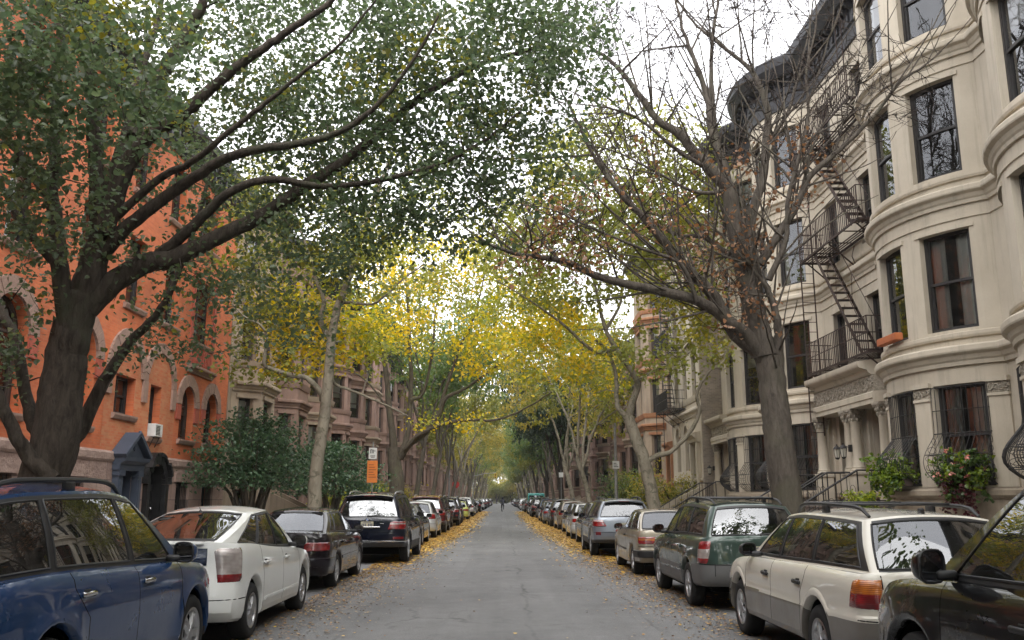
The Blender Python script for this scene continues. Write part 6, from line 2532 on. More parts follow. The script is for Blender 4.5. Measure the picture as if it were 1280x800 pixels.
# ---------------------------------------------------------------- ground, road, pavements
def asphalt():
    m, nt, out = new_mat('worn_asphalt')
    b = N(nt, 'BsdfPrincipled')
    b.inputs['Specular IOR Level'].default_value = .35
    p = wpos(nt)
    col = mixc(nt, ramp(nt, noise(nt, p, .55, 7, .65, .4), [(.3, 0.), (.7, 1.)]).outputs[0], (.12, .121, .122), (.165, .165, .165))
    # lengthwise wear of the wheel tracks
    tr = noise(nt, wpos(nt, (1., .03, 1.)), 1.5, 4, .6)
    col = mixc(nt, 1., col, ramp(nt, tr, [(.3, .86), (.7, 1.1)]).outputs[0], 'MULTIPLY')
    g = noise(nt, p, 95., 3, .7)
    col = mixc(nt, 1., col, ramp(nt, g, [(.25, .62), (.5, 1.), (.78, 1.5)]).outputs[0], 'MULTIPLY')
    st = noise(nt, wpos(nt, (1., .35, 1.)), 2.2, 6, .75, .6)
    col = mixc(nt, ramp(nt, st, [(.56, 0.), (.7, .5)]).outputs[0], col, (.06, .059, .057))
    # paving joint along the crown, tarred and wandering a little
    sx = N(nt, 'SeparateXYZ')
    nt.links.new(p, sx.inputs[0])
    wv = N(nt, 'Math', operation='MULTIPLY_ADD')
    nt.links.new(noise(nt, wpos(nt, (.2, 1., 1.)), .8, 4, .6), wv.inputs[0])
    wv.inputs[1].default_value = .5
    nt.links.new(sx.outputs[0], wv.inputs[2])
    for off, wd in ((.62, .018), (-1.75, .012), (2.2, .012)):
        sb = N(nt, 'Math', operation='SUBTRACT')
        nt.links.new(wv.outputs[0], sb.inputs[0])
        sb.inputs[1].default_value = off
        ab = N(nt, 'Math', operation='ABSOLUTE')
        nt.links.new(sb.outputs[0], ab.inputs[0])
        gate = N(nt, 'Math', operation='MULTIPLY')
        nt.links.new(ramp(nt, ab.outputs[0], [(0., .45), (wd, .35), (wd * 2, 0.)]).outputs[0], gate.inputs[0])
        nt.links.new(ramp(nt, noise(nt, wpos(nt, (.01, 1., 1.)), .22 + off * .02, 3, .6), [(.44, 0.), (.54, 1.)]).outputs[0], gate.inputs[1])
        col = mixc(nt, gate.outputs[0], col, (.035, .034, .033))
    # trench cuts relaid in darker asphalt
    bx = N(nt, 'TexBrick', offset=.37)
    nt.links.new(wpos(nt, (.42, .11, 1.)), bx.inputs['Vector'])
    bx.inputs['Color1'].default_value = (0, 0, 0, 1)
    bx.inputs['Color2'].default_value = (1, 1, 1, 1)
    bx.inputs['Mortar'].default_value = (.5, .5, .5, 1)
    bx.inputs['Scale'].default_value = 1.
    bx.inputs['Mortar Size'].default_value = .004
    bx.inputs['Brick Width'].default_value = 1.
    bx.inputs['Row Height'].default_value = 1.
    col = mixc(nt, 1., col, ramp(nt, bx.outputs['Color'], [(0., .93), (.62, 1.), (.8, .8), (1., .8)], 'LINEAR').outputs[0], 'MULTIPLY')
    # cracks
    v = N(nt, 'TexVoronoi', feature='DISTANCE_TO_EDGE', Scale=.33)
    ds = nt.nodes.new('ShaderNodeVectorMath')
    ds.operation = 'ADD'
    nz = N(nt, 'TexNoise', Scale=1.3, Detail=5)
    nt.links.new(p, nz.inputs['Vector'])
    nt.links.new(p, ds.inputs[0])
    nt.links.new(nz.outputs['Color'], ds.inputs[1])
    nt.links.new(ds.outputs[0], v.inputs['Vector'])
    ck = ramp(nt, v.outputs['Distance'], [(.0, .6), (.007, .4), (.012, 0.)])
    ms = ramp(nt, noise(nt, p, .3, 3, .5), [(.47, 0.), (.58, .9)])
    mu = N(nt, 'Math', operation='MULTIPLY')
    nt.links.new(ck.outputs[0], mu.inputs[0])
    nt.links.new(ms.outputs[0], mu.inputs[1])
    col = mixc(nt, mu.outputs[0], col, (.03, .029, .028))
    nt.links.new(col, b.inputs['Base Color'])
    nt.links.new(ramp(nt, noise(nt, p, 3., 5, .6), [(.3, .72), (.7, .9)]).outputs[0], b.inputs['Roughness'])
    bn = N(nt, 'Bump', Strength=.5, Distance=.006)
    nt.links.new(g, bn.inputs['Height'])
    nt.links.new(bn.outputs[0], b.inputs['Normal'])
    nt.links.new(b.outputs[0], out.inputs[0])
    return m


def paving():
    m = brick('concrete_paving', (.26, .25, .235), (.22, .21, .2), (.1, .095, .09), bw=1.5, bh=1.5)
    nt = m.node_tree
    sep = [n for n in nt.nodes if n.type == 'SEPXYZ'][0]
    cmb = [n for n in nt.nodes if n.type == 'COMBXYZ'][0]
    nt.links.new(sep.outputs[0], cmb.inputs[1])
    for n in nt.nodes:
        if n.type == 'TEX_BRICK':
            n.offset = 0
            n.inputs['Mortar Size'].default_value = .012
    return m


KX = 4.95
HAZE = .0003
FARY = 420.
g = MB(surface('distant_ground', (.1, .095, .08), (.08, .085, .05), .2, .95, .2))
g.poly([(-150, -80, -.06), (150, -80, -.06), (150, 460, -.06), (-150, 460, -.06)])
tag(g.build('ground'), kind='structure')
rd = MB(asphalt())
ys = [-30, 0, 20, 60, 140, FARY]
rd.grid([[(-KX, y, 0), (0, y, .02), (KX, y, 0)] for y in ys], flip=True)
tag(rd.build('road', smooth=60), kind='structure')
pv = paving()
kerbm = surface('granite_kerb', (.25, .24, .23), (.17, .165, .16), 4., .85, .4, 25)
soil = surface('tree_pit_soil', (.06, .045, .03), (.09, .07, .05), 6., .95, .8, 14)
for s, nm in ((-1, 'left_pavement'), (1, 'right_pavement')):
    k = MB(pv)
    x0, x1 = sorted((s * (KX + .16), s * 24))
    k.poly([(x0, -30, .14), (x1, -30, .14), (x1, FARY, .14), (x0, FARY, .14)])
    tag(k.build('pavement'), kind='structure')
    k = MB(kerbm)
    a, b = sorted((s * KX, s * (KX + .16)))
    for i in range(150):
        y = -30 + 3. * i
        k.rbox((a, y + .006, -.1), (b, y + 2.994, .142), .018)
    tag(k.build('kerb'), kind='structure')

# ---------------------------------------------------------------- fronts, left
brick_house()
LV = [(.55, 1.95), (3.2, 5.45), (6.95, 8.95), (10.15, 11.95)]
BG = 'brownstone row houses on the left'
sets = [
    ('pale tan brownstone with an angular bay right beside the orange brick building', H_['brownlight'], H_['brownlight'], 'angular', False),
    ('brownstone with an angular bay, second house beyond the orange brick building', H_['brownstone'], H_['brownstone'], 'angular', False),
    ('rosy brownstone with angular bay and pale trim, third house beyond the orange brick building', H_['rose'], H_['brownlight'], 'angular', False),
    ('rosy brownstone with rounded bow front, fourth house beyond the orange brick building', H_['rose'], H_['rose'], 'bow', False),
]
protoL = []
y = 33.62
for i in range(10):
    w = 6.3
    if i < 4:
        lb, bm, tm, kd, ar = sets[i]
        h = bay_house('brownstone_house', lb, -1, y, w, bm, tm, None, 40 + i, LV, 13.3 + .25 * (i % 2), BG, kd, arched=ar, bayrange=(.08, .64))
        protoL.append(h)
    else:
        h = copy_tree(protoL[1 + (i * 2) % 3 if i % 3 else 1])
        h.location.y = y
        h['label'] = '%s house in the row of brownstones beyond the orange brick building' % ORD[i]
    y += w

# ---------------------------------------------------------------- fronts, right
cream_house('cream limestone bow-front house at the right edge of the picture', 9.2, 17.6, 12.2, 17.2, 'near', 11, guards=(0, 1, 2))
hB, PB, iB = cream_house('cream limestone bow-front house with flowering window boxes to the right of the fire escape', 17.6, 25.4, 18.0, 22.9, 'far', 12, guards=(1, 2))
cream_house('cream limestone bow-front house to the left of the fire escape, behind the bare tree trunk', 25.4, 33.2, 28.2, 33.1, 'near', 13, guards=(1, 2))
cream_house('farthest cream limestone bow-front house, beside the grey brick flank wall', 33.2, 41.9, 33.4, 38.3, 'far', 14, guards=(0, 1, 2))
LR = [(.6, 2.0), (3.0, 5.3), (6.6, 8.6), (9.8, 11.7), (12.9, 14.5)]
e = bay_house('cream_house', 'flat cream stone house with arched windows and a grey brick flank beyond the limestone bows', 1, 41.95, 7.2, H_['lime'], H_['lime'], None, 61, LR, 15.6, 'row houses on the right', 'flat', arched=True, x0=9.5, base_m=H_['limedark'])
fl = MB(H_['greybrick'])
fl.poly([(0, -.004, 0), (11.9, -.004, 0), (11.9, -.004, 15.5), (0, -.004, 15.5)])
fl.build('brick_flank', e)
f = bay_house('terracotta_house', 'orange terracotta house with an angular bay and dark iron fire escape on the right', 1, 49.15, 8.2, H_['brownlight'], H_['terra'], None, 62, LR, 16.2, 'row houses on the right', 'angular', bayrange=(.1, .7), x0=9.6, proj=1.1)
fire_escape('rusty fire escape above the shared columned entrance of the cream houses', 10.5, 1, 22.78, 27.5, [5.42, 9.08, 12.62], .85, roof=4.2)
fire_escape('dark fire escape on the flat cream house with arched windows', 9.5, 1, 45.5, 48.9, [6.2, 9.4, 12.5], .95, m=H_['iron'])
setsR = [('buff brick house with arched top windows beyond the terracotta house', H_['buffbrick'], H_['limedark'], 'flat', True), ('brownstone with rounded bow on the right, second house beyond the terracotta house', H_['brownstone'], H_['brownlight'], 'bow', False),
         ('rosy brownstone with angular bay on the right, third house beyond the terracotta house', H_['rose'], H_['rose'], 'angular', False)]
y = 57.4
protoR = []
for i in range(8):
    if i < 3:
        lb, bm, tm, kd, ar = setsR[i]
        h = bay_house('row_house', lb, 1, y, 6.6, bm, tm, None, 70 + i, LV, 13.4, 'row houses on the right', kd, arched=ar)
        protoR.append(h)
    else:
        h = copy_tree(protoR[i % 3])
        h.location.y = y
        h['label'] = '%s house beyond the terracotta house in the right-hand row' % ORD[i]
    y += 6.6

# farther and behind the viewer: one mesh a house, too small (or only mirrored in the car windows) for parts
def one_mesh(root):
    import bmesh
    bm = bmesh.new()
    mats = []
    for o in root.children_recursive:
        k = len(bm.faces)
        bm.from_mesh(o.data)
        bm.faces.ensure_lookup_table()
        idx = []
        for m in o.data.materials:
            if m not in mats:
                mats.append(m)
            idx.append(mats.index(m))
        for f in bm.faces[k:]:
            f.material_index = idx[min(f.material_index, len(idx) - 1)]
    me = bpy.data.meshes.new(root.name.split('.')[0])
    bm.to_mesh(me)
    bm.free()
    for m in mats:
        me.materials.append(m)
    return me


far_l = [one_mesh(h) for h in protoL[1:]]
far_r = [one_mesh(h) for h in protoR]


def far_house(me, side, y, label, group):
    o = bpy.data.objects.new(me.name.split('.')[0], me)
    COL.objects.link(o)
    o.location = (side * 10.5, y, 0)
    tag(o, label, 'house', group)


for i in range(30):
    far_house(far_l[i % 3], -1, 33.62 + 6.3 * (10 + i), 'brownstone far down the left row, glimpsed between the trunks', 'far brownstones of the left row')
    far_house(far_r[i % 3], 1, 57.4 + 6.6 * (8 + i), 'row house far down the right side, glimpsed between the trunks', 'far row houses of the right row')
for i in range(5):
    far_house(far_l[(i + 1) % 3], -1, -.4 - 6.3 * i, 'brownstone behind the viewer, mirrored in the car windows', 'houses behind the viewer')
    far_house(far_r[i % 3], 1, 2.9 - 6.6 * i, 'brownstone behind the viewer, mirrored in the car windows', 'houses behind the viewer')

# ---------------------------------------------------------------- things on the fronts
ac = thing('air_conditioner', 'white window air conditioner on the orange brick building', 'air conditioner', (-10.5, 26.66, 3.41))
mb = MB(H_['white'])
mb.rbox((-.28, -.28, .0), (.2, .28, .38), .015)
for i in range(7):
    mb.box((.2, -.24, .05 + .042 * i), (.206, .08, .07 + .042 * i), H_['frame'])
mb.box((.2, .11, .05), (.207, .25, .33), H_['blind'])
mb.build('casing', ac)
mb = MB(H_['frame'])
for s in (-.2, .2):
    mb.bar((-.1, s, 0), (.16, s, -.005), .03, .03)
    mb.bar((.14, s, -.01), (.02, s, -.3), .02, .02)
mb.build('bracket', ac)


def window_plants(label, o, d, mats, seed, n, rad, hang=False, flowers=None, crate=None):
    s = (o['s0'] + o['s1']) / 2
    p = PB.at(s, d, o['z0'])
    p1, p0 = PB.at(o['s1'] - .1, d, 0), PB.at(o['s0'] + .1, d, 0)
    dv = (p1 - p0)
    Lw = dv.length
    root = thing('window_box', label, 'window box', (10.5 + p.x, 17.6 + p.y, p.z), math.atan2(dv.y, dv.x), 'planted window boxes of the cream bow front')
    mb = MB(crate or H_['terracotta'])
    mb.rbox((-Lw / 2, -.1, .0), (Lw / 2, .1, .17), .02)
    mb.box((-Lw / 2 + .03, -.08, .16), (Lw / 2 - .03, .08, .175), soil)
    mb.build('box', root)
    if not n:
        return
    rng = np.random.default_rng(seed)
    K = 60
    c = np.stack([rng.uniform(-Lw / 2 - .08, Lw / 2 + .08, K), rng.normal(-.14, .17, K), .12 + np.abs(rng.normal(.1, rad, K))], 1)
    c[::4, 2] = rng.uniform(-.25, .2, len(c[::4]))
    c[::4, 1] = -.24
    if hang:
        h = np.stack([rng.uniform(-Lw / 3, Lw / 3, 26), rng.normal(-.26, .05, 26), rng.uniform(-.75, .1, 26)], 1)
    groups = [(spray(c[i::len(mats)], n // K, .07, .8, rng), .085, m, .7) for i, m in enumerate(mats)]
    if hang:
        for q in h[::3]:
            hb = MB(B_['twig'])
            hb.tube([(q[0] * .7, -.08, .2), (q[0] * .9, -.24, .12), (q[0], q[1], q[2] - .04)], [.006, .005, .003], 4, cap=False)
            hb.build('trailing_stem', root)
        groups.append((spray(h, 16, .06, 1., rng), .08, L_['red'], .7))
    if flowers:
        fc = c[1::4][:14] + np.array([0, -.16, .06])
        groups.append((spray(fc, 9, .035, .8, rng), .055, flowers, .9))
    st = MB(B_['twig'])
    for q in c[::2]:
        st.tube([(q[0] * .8, 0, .18), (q[0] * .9, q[1] * .5, q[2] * .6 + .1), tuple(q)], [.007, .005, .003], 4, cap=False)
    st.build('stems', root)
    leaves('foliage', groups, root, (0, 0, 0), rng)


wB = {(o['lev'], o['i']): o for o in iB['wins']}
window_plants('window box of bright green bushy leaves in the bow window by the entrance', wB[(0, 1)], .2, [L_['bright'], L_['box'], L_['bright']], 3, 1500, .22, crate=H_['frameb'])
window_plants('window box with pink flowers and trailing dark red leaves in the ground-floor bow window', wB[(0, 2)], .2, [L_['box'], L_['box'], L_['bright']], 4, 1500, .2, True, L_['pink'], crate=H_['frameb'])
window_plants('empty orange terracotta trough on an upper bow window sill', wB[(1, 1)], .12, [], 5, 0, 0)
bush('potted_shrub', 'yellow-green shrub in a terracotta pot beside the stoop railing of the cream house', 'shrub', (9.0, 22.5, 1.05), .42, .8, 900, .075, [L_['lime'], L_['bright']], 8, seed=8)
mb = MB(H_['terracotta'])
mb.lathe([(.18, 0), (.27, .5), (.3, .5), (.3, .6), (.26, .6), (.25, .55), (0, .55)], 18, None, Matrix.Translation((9.0, 22.5, .5)))
tag(mb.build('plant_pot', smooth=40), 'terracotta pot holding the yellow-green shrub by the stoop', 'plant pot')
mb = MB(H_['limedark'])
mb.rbox((8.6, 22.15, .14), (9.4, 22.85, .5), .03)
tag(mb.build('plinth'), 'low stone plinth under the terracotta pot by the stoop', 'plinth')

# front-garden hedges and shrubs
for i, (x, y_, r, h, n, sz, ms, lb) in enumerate([
    (-8.5, 30.6, 2.3, 4.4, 8500, .11, [L_['shrub']], 'dark layered shrub tree in front of the tan brownstone, left of the pale plane trunk'),
    (-7.3, 38.2, 2.1, 3.9, 7000, .11, [L_['shrub']], 'dark layered shrub tree just right of the pale plane trunk'),
    (8.4, 43.2, 1.2, 2.6, 3000, .1, [L_['olive'], L_['ochre']], 'straggly olive bush by the stoop rail of the flat cream house'),
    (8.0, 48.6, 1.3, 2.7, 3200, .11, [L_['ochre'], L_['olive'], L_['green']], 'tall loose bush in front of the terracotta house'),
    (8.0, 55.5, 1.5, 3.4, 3500, .12, [L_['green'], L_['olive']], 'green bush in the second front garden beyond the flat cream house'),
    (8.2, 63., 1.6, 3.2, 3000, .14, [L_['deep'], L_['green']], 'dark bush in a front garden beyond the terracotta house'),
    (-8.2, 45.5, 1.4, 2.2, 2500, .12, [L_['olive'], L_['lime']], 'yellow-green bush before the brownstones behind the twin-stemmed tree'),
    (-8.2, 54., 1.5, 2.4, 2500, .14, [L_['lime'], L_['olive']], 'yellow-green hedge bush in front of the fourth brownstone'),
    (-8.2, 66., 1.6, 2.6, 2500, .16, [L_['olive'], L_['ochre']], 'ochre-green bush in front of the distant brownstones')]):
    bush('front_garden_shrub', lb, 'shrub', (x, y_, .14), r, h, n, sz, ms, 14, seed=20 + i, zlo=.42 if i < 2 else 0., group='shrubs in the front gardens')

# ---------------------------------------------------------------- big trees surveyed from the picture
YL = 11.7


def pxl(pts, y0, y1=None):
    """pixel list with distances running from y0 to y1"""
    n = len(pts)
    y1 = y0 if y1 is None else y1
    return [(u, v, y0 + (y1 - y0) * i / max(1, n - 1)) for i, (u, v) in enumerate(pts)]


limbs = [
    ([(-5.85, YL, 0., 0), (-5.95, YL, .7, 0), (-6.0, YL, 1.5, 0)] + pxl([(70, 545), (75, 500), (83, 450), (92, 400)], YL), .36, .25),
    (pxl([(88, 425), (98, 385), (110, 352), (123, 305), (134, 268)], YL, 11.6), .25, .15),
    (pxl([(108, 385), (147, 349), (185, 329), (214, 324), (247, 309), (285, 290), (333, 266), (380, 233), (420, 209), (442, 191), (485, 157), (523, 123), (578, 91), (612, 76), (676, 55), (722, 6)], YL, 12.4), 0.17, 0.0213),
    (pxl([(188, 329), (228, 295), (266, 259), (285, 242), (333, 224), (404, 233), (460, 228), (540, 208), (600, 180), (650, 140)], 11.9, 11.2), 0.0935, 0.017),
    (pxl([(118, 328), (157, 285), (200, 252), (247, 219), (285, 197), (333, 185), (380, 178), (435, 160), (480, 122), (520, 70), (548, 20)], 11.6, 10.2), 0.111, 0.0153),
    (pxl([(136, 280), (200, 223), (238, 204), (285, 166), (333, 128), (380, 90), (425, 55), (470, 0)], 11.4, 9.8), 0.0638, 0.0127),
    (pxl([(130, 290), (157, 212), (180, 176), (228, 143), (266, 109), (314, 71), (361, 38), (409, 5), (450, -40)], 11.4, 10.4), 0.136, 0.0255),
    (pxl([(134, 268), (166, 162), (181, 133), (209, 81), (242, 28), (257, -5), (270, -60)], 11.6, 11.), 0.162, 0.0425),
    (pxl([(166, 170), (171, 109), (185, 62), (200, 19), (206, -30)], 11.4, 12), 0.085, 0.034),
    (pxl([(123, 305), (122, 240), (116, 160), (112, 80), (118, -20)], 11.6, 10.6), 0.136, 0.0425),
    (pxl([(66, 560), (97, 542), (130, 477), (162, 429), (201, 386), (238, 300), (262, 220)], 12.2, 13.2), 0.136, 0.0255),
    (pxl([(66, 600), (36, 570), (18, 540), (0, 500), (-22, 455), (-40, 400)], 11.5, 10.8), 0.111, 0.051),
    (pxl([(66, 575), (46, 540), (34, 500), (20, 429), (6, 396), (-14, 350)], 11.8, 12.6), 0.111, 0.051),
    (pxl([(88, 420), (76, 345), (69, 285), (64, 237), (69, 190), (71, 95), (78, 10), (80, -40)], 11.6, 10.9), 0.136, 0.0425),
    (pxl([(65, 250), (38, 214), (19, 185), (-6, 176), (-40, 150)], 11.3, 10.6), 0.085, 0.0255),
    (pxl([(72, 332), (48, 305), (28, 280), (2, 235), (-30, 195)], 11.6, 11), 0.085, 0.0255),
]
cA = blob_pts(cl=4, blobs=[(90, 60, 150, 130, 8., 10.5, 330), (40, 180, 90, 120, 8.5, 11.5, 110), (270, 60, 130, 130, 11., 14.5, 200), (420, 80, 140, 130, 10.8, 14.5, 290), (560, 70, 130, 120, 10.6, 14, 310),
               (660, 70, 95, 110, 10.5, 13, 200), (640, 190, 70, 80, 10.5, 12.5, 85), (490, 215, 150, 75, 11.4, 14, 200), (330, 200, 130, 80, 11.6, 15, 150), (330, 300, 90, 60, 11.8, 14.5, 44),
               (260, 380, 75, 75, 11.5, 14, 44), (430, 290, 90, 50, 10.8, 12.8, 85), (160, 250, 110, 80, 10.5, 14, 40), (40, 330, 70, 60, 10.5, 12.5, 28), (20, 410, 50, 50, 11, 12.5, 26), (180, 410, 60, 40, 12, 13.5, 12), (340, 410, 60, 45, 11.5, 14, 30), (550, 270, 60, 45, 10.6, 12.4, 45), (330, 120, 150, 120, 15, 20, 120), (180, 90, 150, 110, 14.5, 18, 60), (480, 60, 120, 90, 15, 19, 50)])
surveyed_tree('leafy_tree', 'large dark green leafy tree with many thick spreading limbs beside the blue car', (-5.9, YL, .14), limbs, [(cA, 19, .15, .074, L_['dark'], .8)], B_['dark'], dict(r0=.013, r1=.004, rmax=.15, sag=.05))

# bare tree on the right
YR = 18.5
limbs = [
    ([(6.05, YR, 0., 0), (6.0, YR, .6, 0)] + pxl([(976, 570), (970, 520), (965, 475), (960, 445)], YR), .34, .27),
    (pxl([(958, 455), (938, 425), (920, 408), (874, 377), (820, 363), (752, 347), (707, 327), (649, 318), (612, 305), (580, 284)], YR, 17.2), 0.184, 0.016),
    (pxl([(950, 440), (920, 418), (890, 367), (865, 342), (837, 310), (817, 287), (795, 262), (775, 242), (745, 200), (724, 157), (700, 110)], YR, 17.6), 0.175, 0.016),
    (pxl([(945, 395), (930, 325), (910, 317), (880, 297), (842, 292), (800, 268)], 18.7, 19.5), 0.11, 0.024),
    (pxl([(955, 445), (942, 385), (928, 325), (917, 276), (911, 238), (889, 212), (872, 195), (847, 166), (821, 149), (787, 102), (758, 72), (730, 55)], YR, 18.2), .28, .02),
    (pxl([(948, 400), (944, 340), (938, 280), (953, 225), (957, 183), (960, 140), (949, 106), (936, 85), (911, 64), (889, 47), (864, 25), (843, -5)], 18.7, 19.6), 0.147, 0.016),
    (pxl([(974, 470), (973, 427), (971, 400), (961, 365), (946, 342), (932, 322)], YR, 18.0), 0.12, 0.04),
    (pxl([(950, 330), (973, 293), (995, 259), (1012, 221), (1050, 187), (1092, 145), (1126, 102), (1150, 86), (1177, 64)], 18.2, 17.4), 0.11, 0.012),
    (pxl([(917, 270), (905, 212), (890, 165), (885, 127), (872, 85), (855, 42), (843, -5)], 18.8, 19.3), 0.138, 0.024),
    (pxl([(900, 200), (892, 144), (889, 64), (898, 0), (905, -50)], 19, 19.6), 0.0828, 0.02),
    (pxl([(961, 350), (982, 300), (985, 250), (996, 205), (1010, 150), (1008, 90), (1020, 30), (1016, -30)], 18.1, 17.6), 0.0736, 0.012),
    (pxl([(889, 212), (850, 190), (800, 150), (760, 135), (700, 128)], 18.4, 17.4), 0.0644, 0.0096),
    (pxl([(911, 238), (870, 240), (820, 215), (770, 190), (720, 178)], 18.4, 17.6), 0.0552, 0.0096),
    (pxl([(957, 183), (985, 140), (1000, 95), (1040, 40), (1060, -20)], 19.2, 18.6), 0.0552, 0.0096),
    (pxl([(872, 377), (850, 330), (800, 310), (740, 285), (690, 262), (650, 255)], 17.9, 17.), 0.0552, 0.0096),
]
bare = blob_pts([(850, 90, 180, 140, 16.5, 21, 420), (990, 90, 120, 130, 16.5, 19.5, 190), (760, 150, 120, 150, 16.5, 19.5, 280), (1090, 110, 90, 70, 16.3, 18.6, 75), (880, 10, 150, 50, 17, 21, 120), (700, 280, 90, 40, 16.3, 18, 60)])
brn = blob_pts([(915, 300, 50, 40, 17.4, 19.6, 18), (740, 275, 95, 45, 16.6, 18.4, 40), (880, 330, 60, 40, 17, 19, 26), (960, 225, 60, 50, 17, 19.5, 22), (1010, 195, 40, 40, 17, 19, 10), (930, 390, 45, 35, 17.4, 19, 22), (690, 320, 70, 25, 16.6, 17.8, 22), (820, 230, 80, 60, 16.8, 19, 16)])
surveyed_tree('bare_tree', 'nearly bare tree with a few dry brown leaves in front of the cream houses', (6.0, YR, .14), limbs, [(brn, 10, .15, .095, L_['brown'], 1.)], B_['grey'], dict(r0=.02, r1=.005, rmax=.2, spurs=1, sag=.0, mat=B_['twig']), extra_clumps=bare, side=(230, 2.9, .03, .14))

# pale plane tree on the left
YP = 28.4
limbs = [
    ([(-5.95, YP, 0, 0)] + pxl([(393, 620), (396, 582), (405, 524), (411, 466), (415, 419), (421, 388), (430, 365), (438, 342), (450, 300), (468, 250), (490, 190)], YP, 27.4), .25, .05),
    (pxl([(403, 500), (401, 491), (384, 473), (365, 469), (337, 460), (330, 452), (334, 423), (326, 407), (306, 396), (290, 380)], YP, 27), 0.112, 0.02),
    (pxl([(414, 425), (403, 408), (401, 395), (405, 376), (396, 353), (388, 325), (375, 285), (360, 240)], YP, 27.6), 0.105, 0.03),
    (pxl([(423, 382), (434, 378), (465, 380), (482, 369), (505, 348), (530, 330)], YP, 26.2), 0.063, 0.02),
    (pxl([(413, 470), (420, 481), (442, 489), (477, 504), (510, 520)], YP, 29.4), 0.07, 0.025),
    (pxl([(450, 305), (430, 260), (425, 210), (440, 160)], 28, 28.6), 0.056, 0.02),
]
cy = blob_pts([(400, 400, 70, 42, 28.5, 32, 85), (355, 385, 45, 35, 29, 32, 34), (440, 430, 45, 30, 28.5, 31, 36), (380, 455, 60, 22, 28.5, 31, 26)])
cg = blob_pts([(380, 300, 130, 60, 26, 31, 95), (470, 330, 80, 45, 25, 29, 50), (430, 220, 140, 60, 26, 30, 90), (320, 440, 50, 40, 27, 30, 26), (330, 360, 50, 40, 27, 31, 36)])
surveyed_tree('plane_tree', 'pale-barked plane tree with yellow leaves in front of the brownstones', (-5.95, YP, .14), limbs, [(cy, 26, .3, .14, L_['yellow'], .6), (cg, 26, .32, .14, L_['olive'], .6)], B_['plane'], dict(r0=.014, r1=.005, rmax=.2, sag=.08))

# twin-stemmed tree on the left
YT = 47.
limbs = [
    ([(-5.7, YT, 0, 0)] + pxl([(496, 606), (494, 585), (492, 560)], YT), .44, .34),
    (pxl([(493, 575), (491, 545), (487, 516), (483, 471), (478, 435), (467, 408), (456, 390), (445, 362)], YT, 46), 0.24, 0.05),
    (pxl([(497, 575), (507, 552), (512, 516), (514, 471), (512, 435), (510, 381), (507, 345), (500, 300)], YT, 48), 0.192, 0.04),
    (pxl([(500, 572), (512, 555), (530, 543), (548, 520), (557, 498), (575, 489), (597, 475), (633, 448), (668, 420)], YT, 44), 0.208, 0.03),
    (pxl([(546, 520), (561, 475), (575, 435), (588, 408), (600, 370), (608, 330)], 46, 45), 0.112, 0.03),
    (pxl([(514, 500), (530, 489), (541, 435), (543, 399), (548, 360), (540, 320)], YT, 47), 0.104, 0.03),
    (pxl([(505, 562), (525, 543), (557, 529), (588, 525), (620, 525), (656, 511), (690, 490)], 46.6, 43), 0.128, 0.03),
    (pxl([(490, 520), (470, 490), (450, 470), (430, 462)], 47, 46), 0.064, 0.03),
]
cy = blob_pts([(560, 390, 110, 55, 42, 49, 130), (480, 370, 60, 55, 43, 48, 55), (610, 440, 55, 35, 42, 46, 45), (530, 330, 110, 35, 42, 48, 110), (640, 400, 50, 50, 41, 45, 60), (560, 530, 60, 10, 43, 46, 12)])
cg = blob_pts([(560, 290, 140, 50, 40, 48, 120), (600, 350, 90, 50, 40, 46, 50), (510, 440, 60, 50, 45, 50, 16)])
surveyed_tree('twin_stemmed_tree', 'twin-stemmed tree with yellow autumn leaves beyond the black car on the left', (-5.7, YT, .14), limbs, [(cy, 22, .45, .17, L_['yellow'], .55), (cg, 20, .5, .17, L_['olive'], .55)], B_['mid'], dict(r0=.02, r1=.008, rmax=.25, sag=.08))

# plane tree on the right
YQ = 35.3
limbs = [
    ([(6.1, YQ, 0, 0)] + pxl([(817, 630), (806, 579), (793, 543), (784, 518)], YQ), .29, .22),
    (pxl([(785, 522), (772, 507), (770, 471), (760, 440), (745, 425)], YQ, 36), 0.128, 0.05),
    (pxl([(786, 520), (790, 505), (797, 480), (788, 462), (770, 435), (757, 412), (748, 376), (741, 349), (725, 320), (700, 290)], YQ, 33.5), 0.165, 0.03),
    (pxl([(806, 579), (820, 570), (838, 565), (860, 543), (874, 516), (871, 493), (885, 466), (905, 453), (915, 430)], YQ, 34), 0.12, 0.04),
    (pxl([(770, 436), (743, 439), (707, 408), (676, 385), (649, 367), (620, 350)], YQ, 31.5), 0.09, 0.02),
    (pxl([(792, 485), (800, 474), (820, 462), (842, 453), (860, 430), (880, 400)], YQ, 37), 0.09, 0.03),
    (pxl([(757, 412), (775, 380), (780, 340), (800, 300), (815, 250)], 34.5, 36), 0.075, 0.02),
    (pxl([(741, 349), (730, 300), (735, 250), (760, 200)], 34, 33), 0.06, 0.02),
]
cy = blob_pts([(690, 430, 75, 50, 34, 42, 90), (740, 470, 50, 28, 36, 42, 40), (670, 390, 45, 45, 34, 40, 45)])
cg = blob_pts([(790, 210, 120, 80, 32, 38, 240), (720, 330, 110, 60, 31, 37, 130), (830, 270, 70, 70, 33, 38, 90), (850, 330, 70, 60, 33, 39, 80), (840, 440, 70, 40, 32, 36, 40), (660, 300, 70, 60, 31, 36, 65), (870, 390, 50, 40, 33, 37, 30), (745, 270, 120, 60, 32, 37, 90)])
surveyed_tree('plane_tree', 'crooked plane tree with olive leaves behind the beige car on the right', (6.1, YQ, .14), limbs, [(cg, 24, .4, .17, L_['olive'], .55), (cy, 26, .4, .17, L_['yellow'], .55)], B_['plane'], dict(r0=.018, r1=.006, rmax=.2, sag=.08))

